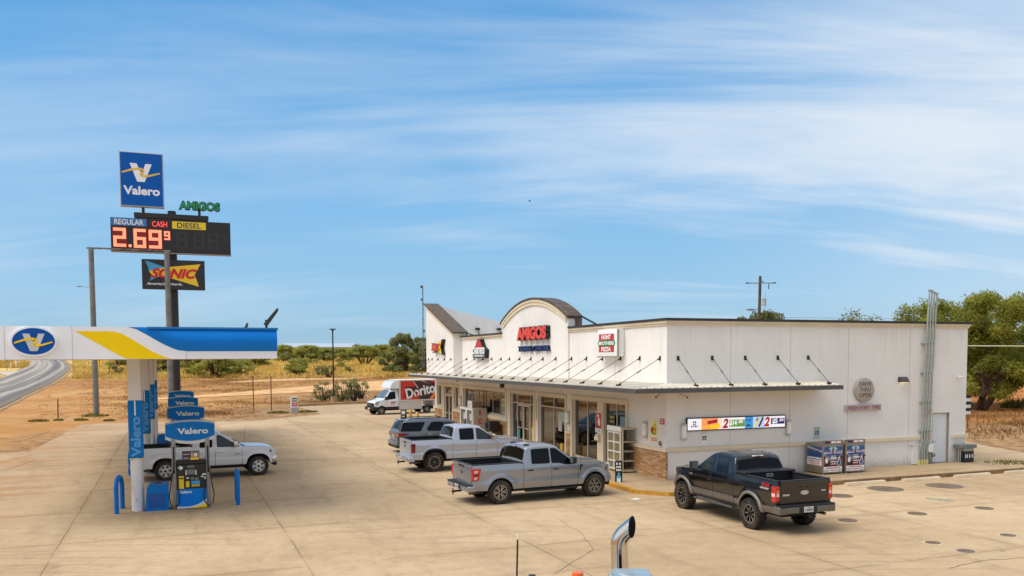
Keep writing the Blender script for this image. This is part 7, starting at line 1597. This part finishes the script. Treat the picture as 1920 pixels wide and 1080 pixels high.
tree('mesquite_tree', 'tall grey green tree left of the shop tower', (-21.5, 178), 8.3, 13, LF_GREY, 11000, .40, 71, 3, .3, .03, 'trees left of the tower')
tree('oak_tree', 'grey green tree touching the left edge of the tower', (-15.5, 174), 7.0, 11, LF_GREY, 7000, .40, 72, 2, .3, .03, 'trees left of the tower')
# weeds
for px, py, w, h, lab in ((152, 789, 1.1, .35, 'low green weed patch at the forecourt edge under the canopy'), (72, 790.5, 1.6, .3, 'flat green weed patch at the far left forecourt edge'), (178, 781, 2.2, .4, 'grass tuft round the foot of the left grey post'), (205, 790, .9, .3, 'small weed patch right of the left grey post'), (110, 789, .8, .3, 'small green weed patch left of the thin rusty post'), (1893, 875, 2.2, .45, 'rounded clump of dry and green grass on the island at the right edge'), (1866, 872, 1.0, .25, 'low dry grass clump left of the rounded clump'), (1850, 884, .7, .16, 'thin weeds behind the third parking block'), (1800, 888, .5, .12, 'thin weeds behind the second parking block'), (1905, 765, 2.6, 1.6, 'leafy weed under the right hand tree'), (522, 775, 2.0, .35, 'grass tuft left of the air machine'), (575, 773, 2.2, .28, 'flat grass patch right of the air machine')):
    rnd = random.Random(px); p = GT(px, py); o = thing('weed_clump', lab, 'weeds', (p.x, p.y, tz(p.x, p.y)), 0, 'weeds at the edges of the forecourt'); vs = []; fs = []
    for k in range(260):
        a = rnd.random() * 2 * PI; q = rnd.random() ** .5 * w * .5; b = Vector((math.cos(a) * q, math.sin(a) * q * .8, 0)); hh = h * rnd.uniform(.4, 1) * (1.1 - q / w); d = Vector((rnd.gauss(0, .35), rnd.gauss(0, .35), 1)).normalized() * hh; e = Vector((math.sin(a * 3), math.cos(a * 3), 0)) * (.02 + .02 * w); i = len(vs); vs += [b - e, b + e, b + d]; fs.append((i, i + 1, i + 2))
    c = MB(); c.add(vs, fs); c.build('blades', leaf_mat('leaf_weed', (88, 96, 34), (138, 122, 62), .3) if 'leaf_weed' not in bpy.data.materials else bpy.data.materials['leaf_weed'], o, recalc=False, flat=True)
# dry grass over the field and banks
def grass(name, n, region, hgt, wdt, m, seed, dens=None):
    rnd = random.Random(seed); vs = []; fs = []; cnt = 0
    while cnt < n:
        x, y = region(rnd)
        if dens and rnd.random() > dens(x, y): continue
        cnt += 1; z = tz(x, y)
        for _ in range(5):
            b = Vector((x + rnd.gauss(0, .25), y + rnd.gauss(0, .25), z - .03)); s = hgt * rnd.uniform(.5, 1.2); d = Vector((rnd.gauss(0, .4), rnd.gauss(0, .4), 1)) * s; a = rnd.random() * PI; e = Vector((math.cos(a), math.sin(a), 0)) * wdt; i = len(vs); vs += [b - e, b + e, b + d]; fs.append((i, i + 1, i + 2))
    mb = MB(); mb.add(vs, fs); o = mb.build(name, m, None, recalc=False, flat=True); return tag(o, kind='stuff')
def straw(name, c1, c2):
    m, nt, b = newmat(name); P = nt.n('ShaderNodeNewGeometry').outputs['Position']; c = nt.mix(nt.ramp(nt.noise(P, .12, 4, .65), .35, .65), lin(c1), lin(c2)); nt.t.links.new(c, b.inputs['Base Color']); b.inputs['Roughness'].default_value = .9; b.inputs['Specular IOR Level'].default_value = .1; return m
def onroad(x, y):
    d = Vector((x, y, tz(x, y) + .1)) - CAM; Z = d.dot(_f); return 960 + FPX * d.dot(_cx) / Z, PYC - FPX * d.dot(_cu) / Z
def reg_field(r):
    while 1:
        y = 160 + 190 * r.random() ** 1.4; x = r.uniform(-.66, -.04) * y; px, py_ = onroad(x, y)
        if px < 137 and py_ > 671 and not (px < 52 and py_ < 690): continue
        return (x, y)
def df(x, y): return .25 + .9 * max(0, noise.noise((x * .05, y * .05, 7)))
tag(grass('dry_grass', 15000, reg_field, .75, .09, straw('straw_gold', (188, 152, 72), (220, 190, 114)), 4, df), 'tall golden dry grass filling the field behind the forecourt', 'grass')
def reg_bank(r):
    while 1:
        y = r.uniform(72, 165); x = r.uniform(-.56, .02) * y
        px, py_ = onroad(x, y)
        if y < 95 and px > 480: continue
        if py_ > 786 or (px < 150 and (py_ < 770 - px * .5 or r.random() < .85)) or (px < 235 and r.random() < .7): continue
        if 234 < px < 960 and (738 - (px - 500) * .085 - 9 < py_ < 745 - (px - 500) * .05): continue
        return x, y
tag(grass('dry_tufts', 9500, reg_bank, .21, .035, straw('straw_brown', (138, 104, 64), (184, 144, 92)), 9, lambda x, y: .10 + 1.3 * max(0, noise.noise((x * .11, y * .11, 2)))), 'short brown dead tufts scattered over the bank behind the forecourt', 'grass')
def reg_clod(r):
    while 1:
        y = r.uniform(72, 120); x = r.uniform(-.50, -.16) * y; px, py_ = onroad(x, y)
        if y < 96 and px > 560: continue
        if py_ > 783 or px < 235 or (738 - (px - 500) * .085 - 6 < py_ < 750): continue
        return x, y
def reg_stone(r):
    while 1:
        y = r.uniform(45, 130); x = r.uniform(-.58, -.42) * y; px, py_ = onroad(x, y)
        if px < 140 and py_ < 772 - px * .52: continue
        return x, y
rnd = random.Random(77); mb = MB()
for k in range(3600):
    x, y = reg_clod(rnd) if k < 2600 else reg_stone(rnd)
    if k >= 2600 and (x > -33 and y < 66): continue; r_ = rnd.uniform(.05, .20); vs = [(x + r_ * rnd.uniform(.6, 1.2) * math.cos(q), y + r_ * rnd.uniform(.6, 1.2) * math.sin(q), tz(x, y) - .02) for q in [2 * PI * i / 5 for i in range(5)]] + [(x, y, tz(x, y) + r_ * rnd.uniform(.3, .7))]
    mb.add(vs, [(i, (i + 1) % 5, 5) for i in range(5)])
tag(mb.build('earth_clods', mat('clod_earth', (146, 110, 74), .95, var=.4, vs=.6), None, recalc=False, flat=True), 'small broken clods of brown earth on the bank', 'earth clods', None, 'stuff')
def reg_right(r): return r.uniform(26, 62), r.uniform(47, 76)
tag(grass('dead_grass', 2600, reg_right, .32, .035, straw('straw_dead', (112, 82, 50), (164, 128, 84)), 12, lambda x, y: (.05 if y < 50 + (x - 26) * .0 else 1) * (.15 + 1.3 * max(0, noise.noise((x * .15, y * .15, 5))))), 'dead grass on the earth bank right of the shop', 'grass')
# hazy tree line on the horizon
rnd = random.Random(5); mb = MB(); vs = []; fs = []
for k in range(900):
    a = rnd.uniform(-.62, .75); Y = rnd.uniform(620, 760); X = a * Y; h = rnd.uniform(5, 11); w = rnd.uniform(6, 12); z0 = tz(X, Y)
    for j in range(5):
        p = Vector((X + rnd.gauss(0, w * .4), Y + rnd.gauss(0, 3), z0 + h * rnd.uniform(.2, .75))); s = rnd.uniform(1.5, 3.5); i = len(vs)
        vs += [p + Vector((-s, 0, -s * .6)), p + Vector((s, 0, -s * .6)), p + Vector((s * .6, .5, s * .7)), p + Vector((-s * .7, -.5, s * .6)), p + Vector((0, -s, 0)), p + Vector((0, s, -.2))]; fs += [(i, i + 1, i + 2, i + 3), (i, i + 4, i + 3), (i + 1, i + 2, i + 4), (i + 4, i + 1, i), (i + 4, i + 2, i + 3), (i + 5, i + 3, i + 2)]
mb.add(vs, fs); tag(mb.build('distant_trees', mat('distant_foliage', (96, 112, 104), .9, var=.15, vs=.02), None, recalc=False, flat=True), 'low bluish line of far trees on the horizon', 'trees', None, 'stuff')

# ================================================================ OTHER THINGS
# far shed
def pt(px, py, Y): return AT(px, py, Y)
a = pt(540, 668, 430); b_ = pt(676, 668, 445); o = thing('warehouse', 'long pale grey shed with a white metal roof far beyond the bushes', 'shed', (a.x, a.y, 5.5), math.atan2(b_.y - a.y, b_.x - a.x)); Lw = (b_ - a).length
mb = MB(); mb.box(0, Lw, 0, 26, 0, 5.6); mb.mat(1); [mb.box(x, x + 4, -.03, 0, 0, 4.2) for x in (6, 30)]; mb.build('wall', [mat('shed_grey', (136, 148, 158), .7, var=.05, vs=.05), mat('shed_door', (120, 128, 138), .6)], o)
mb = MB(); mb.prism([(-.8, 5.6), (13, 7.6), (26.8, 5.6), (26.8, 5.85), (13, 7.9), (-.8, 5.85)], -.5, Lw + .5, M=Matrix(((0, 0, 1, 0), (1, 0, 0, 0), (0, 1, 0, 0), (0, 0, 0, 1)))); mb.build('roof', mat('shed_roof', (176, 186, 196), .5, var=.04), o)
a = pt(512, 660, 520); o = thing('barn', 'second far shed with a flat grey roof beside the canopy end', 'shed', (a.x, a.y, 5.6), .3); mb = MB(); mb.box(0, 24, 0, 14, 0, 4.6); mb.build('wall', mat('shed_grey', (136, 148, 158), .7), o); mb = MB(); mb.prism([(-.5, 4.6), (7, 6.2), (14.5, 4.6)], -.4, 24.4, M=Matrix(((0, 0, 1, 0), (1, 0, 0, 0), (0, 1, 0, 0), (0, 0, 0, 1)))); mb.build('roof', mat('shed_roof2', (150, 158, 166), .5), o)
# lamp post by the kerb
p = G(626, 756.5); o = thing('lamp_post', 'slim dark lamp post on a round concrete base behind the forecourt', 'lamp post', p)
mb = MB(); mb.cyl((0, 0, 0), (0, 0, .78), .34, n=22); mb.build('base', KM, o)
mb = MB(); mb.cyl((0, 0, .78), (0, 0, 8.3), .085, .075, 12); mb.box(-.14, .14, -.14, .14, .78, .81); mb.build('pole', BLK, o); mb = MB(); mb.box(-.34, .34, -.18, .18, 8.26, 8.38, .03); mb.tube([(-.1, 0, 8.2), (.1, 0, 8.2)], .09); mb.build('lamp_head', BLK, o)
# air machine
p = G(552, 774.5); o = thing('air_machine', 'white tyre air machine with a red panel on the grass island', 'air machine', p, R(20))
mb = MB(); mb.box(-.32, .32, -.26, .26, 0, 1.50, .03); mb.mat(1).box(-.33, .33, -.27, .27, .0, .52, .02); mb.build('cabinet', [mat('air_white', (216, 212, 208), .5), mat('air_grey', (172, 170, 168), .5)], o)
mb = MB(); M = FR((0, -.262, 0)); mb.mat(0).prism([(-.24, .66), (.26, .66), (.26, .98), (-.24, .98)], 0, .006, M=M); mb.mat(1).text('AIR', .34, .16, M @ TR(.01, .82, .0065), .003, .02); mb.mat(2).prism([(-.16, 1.34), (.2, 1.34), (.2, 1.44), (-.16, 1.44)], 0, .006, M=M); [mb.prism([(x + .04 * math.cos(q), z + .04 * math.sin(q)) for q in [PI * k / 6 for k in range(12)]], 0, .012, M=M) for x, z in ((-.2, 1.36), (.24, 1.36), (.0, .26))]; mb.mat(3).prism([(-.22, 1.06), (.22, 1.06), (.22, 1.26), (-.22, 1.26)], 0, .005, M=M); mb.build('front_labels', [mat('air_red', (196, 92, 90), .4), WHT, BK, GREYB], o)
# thin rusty posts
RUST = mat('rusty_post', (104, 70, 50), .9, var=.3, vs=2)
for px, py, top, lab in ((476, 770, 705, 'thin rusty post left of the pair behind the forecourt'), (509, 770, 706, 'thin rusty post right of the pair, left of the air machine'), (109, 783, 748, 'short thin rusty post at the left edge of the bank')):
    p = G(px, py); h = (py - top) * p.y / FPX; o = thing('thin_post', lab, 'post', p, 0, 'thin rusty posts behind the forecourt'); mb = MB(); mb.tube([(0, 0, 0), (random.uniform(-.02, .02), 0, h * .5), (random.uniform(-.05, .05), 0, h)], .05, 7); mb.build('post', RUST, o); mb = MB(); mb.cyl((0, 0, 0), (0, 0, .05), .09, n=8); mb.build('foot', RUST, o)
# fence posts up the slope
for k, (px, py) in enumerate(((205, 701), (216, 702), (228, 701.5), (238, 697), (300, 693), (610 - 265, 690))):
    p = GT(px, py); o = thing('fence_post', 'dark wooden fence post in the field beyond the bank', 'fence post', p, 0, 'fence posts in the far field'); mb = MB(); mb.cyl((0, 0, -.2), (.04, 0, 1.5), .10, .09, 7); mb.build('post', mat('old_wood', (70, 56, 44), .95, var=.2), o)
# road signs
p = GT(187, 690); o = thing('road_sign', 'yellow diamond road sign with a black arrow beside the left grey post', 'road sign', p); mb = MB(); mb.cyl((0, 0, 0), (0, 0, 2.2), .05, n=8); mb.build('post', RUST, o)
mb = MB(); M = FR((0, -.06, 1.75)); mb.mat(0).prism([(0, -.72), (.72, 0), (0, .72), (-.72, 0)], 0, .02, M=M); mb.mat(1).prism([(-.07, -.36), (.07, -.36), (.07, .12), (-.07, .12)], .021, .03, M=M); mb.prism([(-.22, .08), (.22, .08), (0, .42)], .021, .031, M=M); mb.build('sign_plate', [mat('road_yellow', (240, 190, 20), .4), BK], o)
p = GT(13.5, 696); o = thing('road_sign', 'small blue road sign on a thin post at the far left', 'road sign', p); mb = MB(); mb.cyl((0, 0, 0), (0, 0, 3.2), .05, n=8); mb.build('post', GP, o); mb = MB(); mb.mat(0).box(-.4, .4, -.07, -.05, 2.5, 3.3); mb.mat(1).scrib(.5, .25, FR((0, -.071, 2.9))); mb.build('sign_plate', [BLUE, WH], o)
for px, py, lab in ((20.5, 695.5, 'white roadside marker post, left of two'), (30.5, 690, 'white roadside marker post, right of two'), (36, 682, 'thin marker post farther up the road')):
    p = GT(px, py); o = thing('marker_post', lab, 'marker post', p, 0, 'marker posts by the road'); mb = MB(); mb.box(-.09, .09, -.04, .04, 0, 1.9, .01); mb.build('post', WHT, o)
# utility pole behind the shop
p = AT(1424, 597, 80); o = thing('utility_pole', 'wooden utility pole with a crossarm, transformer and street lamp behind the shop', 'utility pole', (p.x, 80, 0))
mb = MB(); mb.cyl((-.12, 0, 0), (.02, 0, 12.5), .17, .13, 12); mb.build('pole', mat('pole_wood', (92, 74, 56), .95, var=.3, vs=3), o)
mb = MB(); mb.box(-1.35, 1.45, -.10, -.04, 11.82, 11.90); mb.build('crossarm', mat('crossarm_grey', (120, 122, 120), .7), o)
mb = MB(); [mb.tube([(x, -.07, 11.86), (x + .28 * s_, -.07, 11.84 + .04)], .055, 8) for x, s_ in ((-1.35, 1), (1.2, 1))]; mb.cyl((.82, -.07, 11.8), (.80, -.07, 11.3), .04, n=8); mb.box(.0, .35, -.05, .05, 11.98, 12.04); mb.build('insulator', BLK, o)
mb = MB(); mb.cyl((.42, -.05, 9.75), (.42, -.05, 10.35), .17, n=16); mb.cyl((.42, -.05, 10.35), (.42, -.05, 10.42), .19, n=16); mb.tube([(.45, -.05, 10.42), (.5, -.05, 10.95)], .035, 8); mb.tube([(.18, -.05, 9.9), (.62, -.05, 9.9)], .03, 6); mb.tube([(.18, -.05, 10.2), (.62, -.05, 10.2)], .03, 6); mb.build('transformer', mat('transformer_grey', (176, 178, 176), .5), o)
mb = MB(); mb.tube([(-.05, 0, 9.2), (-.3, -.1, 9.42), (-.6, -.1, 9.42)], .03, 6); mb.sphere((-.9, -.1, 9.4), .38, .14, .09); mb.build('lamp_arm', mat('lamp_grey', (110, 112, 116), .5), o)
mb = MB(); mb.tube([(.5, -.05, 9.75), (.45, 0, 9.3), (.1, 0, 8.8)], .012, 5); mb.tube([(-.5, -.1, 9.3), (-1.2, -.1, 7.9)], .01, 5); mb.build('wires', BLK, o)
# overhead wires right of the shop
def wire(pts, r, name, label, m): mb = MB(); mb.tube(pts, r, 5); return tag(mb.build(name, m), label, 'wire')
a = AT(1810, 648.5, 60); b_ = AT(2100, 647.5, 60); wire([a, (a + b_) / 2 - Vector((0, 0, .05)), b_], .05, 'overhead_cable', 'thick pale cable running right from the end of the shop', mat('cable_pale', (186, 186, 150), .5))
for y0, y1, lab in ((596, 593, 'thin overhead wire crossing above the shop roof'), (642, 637, 'thin faint wire above the thick pale cable')):
    a = AT(1430 if y0 < 600 else 1812, y0 - 1, 84); b_ = AT(2150, y1, 84); wire([a, (a + b_) / 2 - Vector((0, 0, .25)), b_], .014, 'overhead_wire', lab, BLK)
# mast beyond the tower
o = thing('radio_mast', 'thin grey radio mast rising beyond the left edge of the tower', 'mast', AT(794, 690, 120)); p = o.location.copy(); zt_ = AT(792, 535, 120).z - p.z
mb = MB()
for k in range(3): mb.cyl((.16 * math.cos(2.1 * k), .16 * math.sin(2.1 * k), 0), (.05 * math.cos(2.1 * k), .05 * math.sin(2.1 * k), zt_), .035, n=5)
for k in range(16): z = zt_ * k / 16; r_ = .16 - .11 * k / 16; mb.tube([(r_ * math.cos(2.1 * (k % 3)), r_ * math.sin(2.1 * (k % 3)), z), (r_ * math.cos(2.1 * (k % 3 + 1)), r_ * math.sin(2.1 * (k % 3 + 1)), z + zt_ / 16)], .018, 4)
mb.build('mast', GP, o)
for x, z in ((-.2, zt_ - .2), (-.15, zt_ * .83), (.12, zt_ * .45)): mb = MB(); mb.sphere((x, 0, z), .16, .16, .2); mb.build('antenna', mat('antenna_grey', (96, 98, 104), .6), o)
# rooftop things seen over the parapet
o = thing('rooftop_unit', 'grey rooftop unit just showing above the front parapet by the tower', 'rooftop unit', BW(3.0, 22.5, 5.85), TH); mb = MB(); mb.box(-.8, .8, -1.4, 1.4, 0, 1.0, .03); mb.mat(1).box(-.6, .2, -.9, .3, 1.0, 1.12, .04); mb.build('unit_case', [mat('unit_grey', (150, 152, 150), .6), GREYB], o)
for x, s_ in ((3.31, 'left'), (5.05, 'right')):
    o = thing('parapet_light', 'small dark light on the inner face of the far parapet, %s one of two' % s_, 'light', BW(x, 33.42, 7.17), TH, 'lights on the far parapet'); mb = MB(); mb.box(-.16, .16, -.25, 0, -.02, .14, .02); mb.tube([(.1, -.05, 0), (.16, -.05, -.5)], .03, 6); mb.build('lamp_case', BLK, o)
# small posts beyond the estate car
p = AT(757, 786, 62); o = thing('litter_post', 'black post with white lettering standing beyond the estate car', 'post', (p.x, 62, 0)); mb = MB(); mb.cyl((0, 0, 0), (0, 0, 1.28), .22, n=14); mb.mat(1).box(-.12, .14, -.235, -.22, .95, 1.2); mb.scrib(.2, .12, FR((0, -.236, .8)), 2); mb.build('post', [BK, WHT], o)
for px, top, lab in ((770, 1.28, 'yellow bollard beyond the estate car, left of the two'), (782.5, 1.10, 'pale yellow bollard beyond the estate car, right of the two')):
    p = AT(px, 786, 62); o = thing('bollard', lab, 'bollard', (p.x, 62, 0)); mb = MB(); mb.cyl((0, 0, 0), (0, 0, top - .1), .12, n=14); mb.sphere((0, 0, top - .1), .12, .12, .1); mb.build('post', mat('bollard_yellow' if px < 775 else 'bollard_pale', (214, 170, 60) if px < 775 else (222, 186, 120), .6, var=.15), o)
p = AT(1813, 760, 58); o = thing('barrier_board', 'white and black striped barrier board just beyond the far end of the side wall', 'barrier', (p.x, 58, 0), TH); mb = MB()
for k in range(6): mb.mat(k % 2).box(-.1, .32, -.03, .03, 1.0 + k * .22, 1.22 + k * .22)
mb.mat(1).box(.1, .15, -.02, .02, 0, 1.0); mb.build('board', [WHT, BK], o)
p = G(1193, 937); o = thing('litter', 'scrap of white litter on the ground by the yellow kerb', 'litter', p); mb = MB(); mb.add([(-.18, -.05, .012), (.12, -.08, .02), (.2, .05, .012), (.02, .1, .05), (-.15, .07, .015)], [(0, 1, 3), (1, 2, 3), (3, 4, 0)]); mb.build('paper', WHT, o, recalc=False, flat=True)
p = AT(993, 377, 60); o = thing('bird', 'tiny dark bird flying in the open sky', 'bird', p); mb = MB(); mb.sphere((0, 0, 0), .10, .03, .03, 8, 6); mb.add([(-.02, 0, .01), (.05, 0, .01), (.0, .16, .06), (-.05, .15, .05), (.0, -.16, .06), (-.05, -.15, .05)], [(0, 1, 2, 3), (0, 5, 4, 1)]); mb.build('body', BLK, o, recalc=False)
# ---------- lorry parked right under the camera: only stack, aerial, lamp and a cab corner reach into view
o = thing('semi_truck', 'lorry below the frame with only its chrome exhaust stack, aerial and orange lamp showing', 'lorry', (0.2, 7.0, 0), R(0)); LP = mat('lorry_paint_blue_grey', (136, 152, 160), .35, var=.05, coat=.6)
mb = MB(); mb.box(-1.15, .55, -1.15, 1.15, .9, 2.55, .14, 3); mb.box(-3.3, -1.15, -.9, .9, .9, 1.75, .16, 3); mb.box(-1.2, .5, -1.25, 1.25, .55, .9, .05); mb.build('cab', LP, o)
mb = MB(); mb.box(-3.6, 5.0, -.45, .45, .55, .85); mb.box(.6, 5.0, -.4, .4, .85, 1.05); mb.build('chassis', UND, o)
mb = MB(); mb.box(-1.16, -1.14, -.95, .95, 1.75, 2.4); mb.box(-1.0, -.1, -1.156, -1.15, 1.75, 2.35); mb.box(-1.0, -.1, 1.15, 1.156, 1.75, 2.35); mb.build('cab_windows', GLS, o)
mb = MB(); mb.box(.62, .96, -.12, .30, .9, 3.10, .03, 2); mb.build('stack_guard', LP, o)
b0 = AT(1162.5, 1075, 7.75); t0 = AT(1161, 1026, 7.75); loc_ = Vector((.2, 7.0, 0))
mb = MB(); pth = [Vector((b0.x, b0.y, 1.2)) - loc_, b0 - loc_, t0 - loc_]
q0 = t0 - loc_; qm = AT(1160, 1008, 7.75) - loc_; q2 = AT(1175, 996, 7.73) - loc_; q3 = AT(1185, 988, 7.72) - loc_
for k in range(1, 9): t = k / 8; pth.append(q0 * (1 - t) ** 2 + qm * 2 * t * (1 - t) + q2 * t * t)
pth.append(q3)
mb.tube(pth, .080, 24, caps=False)
# slash-cut mouth, dark inside
EXC = mat('exhaust_chrome', (206, 204, 200), .08, 1.0, var=.0)
d_ = (pth[-1] - pth[-2]).normalized(); rings = mb.v[-24:]; cutn = Vector((.84, -.52, .08)).normalized(); c0 = pth[-1]
for i in range(24):
    v = Vector(mb.v[-24 + i]); t = (c0 - v).dot(cutn) / d_.dot(cutn); mb.v[-24 + i] = tuple(v + d_ * t)
stack = mb.build('exhaust_stack', EXC, o, angle=60, recalc=False)
mb2 = MB(); rv = [Vector(v) for v in mb.v[-24:]]; cc = sum(rv, Vector()) / 24
inn = [c + (cc - c) * .06 + cutn * .001 for c in rv]; deep = [c - d_ * .05 + (cc - c) * .30 for c in rv]
mb2.add([tuple(p) for p in inn] + [tuple(p) for p in deep], [(i, (i + 1) % 24, 24 + (i + 1) % 24, 24 + i) for i in range(24)] + [tuple(range(24, 48))]); mb2.build('stack_mouth', mat('soot_black', (10, 10, 10), .9), stack, recalc=False)
a = AT(969, 1085, 6.6) - loc_; b_ = AT(970.5, 1002, 6.6) - loc_; mb = MB(); mb.tube([Vector((a.x, a.y, 2.5)), a, b_ - Vector((0, 0, .04))], .008, 6); mb.mat(1).tube([b_ - Vector((0, 0, .04)), b_], .007, 6); mb.build('aerial', [BLK, WHT], o)
a = AT(1083, 1078, 7.0) - loc_; mb = MB(); mb.cyl((a.x, a.y, 2.5), (a.x, a.y, a.z - .1), .03, n=8); mb.mat(1).lathe([(.048, -.12), (.05, .0), (.046, .022), (.03, .028), (0, .028)], 20, M=TR(a.x, a.y, a.z)); mb.build('beacon', [BLK, mat('beacon_orange', (232, 96, 30), .25, var=0, coat=.5)], o)
a = AT(998, 1079, 6.6) - loc_; mb = MB(); mb.box(a.x - .03, a.x + .03, a.y - .05, a.y + .05, 2.5, a.z + .0, .01); mb.build('mirror_bracket', [BLK], o)
# grey lid whose edge shows beside the stack
a = AT(1180, 1067, 7.25) - loc_; mb = MB(); mb.box(a.x - .15, a.x + .17, a.y - .26, a.y + .05, 2.4, a.z - .0, .03, 3); mb.build('cab_corner', LP, o)
make_wheel(o, .5, .30, 'steel', [(-2.6, sg * 1.0, .5) for sg in (-1, 1)] + [(3.2, sg * .95, .5) for sg in (-1, 1)])
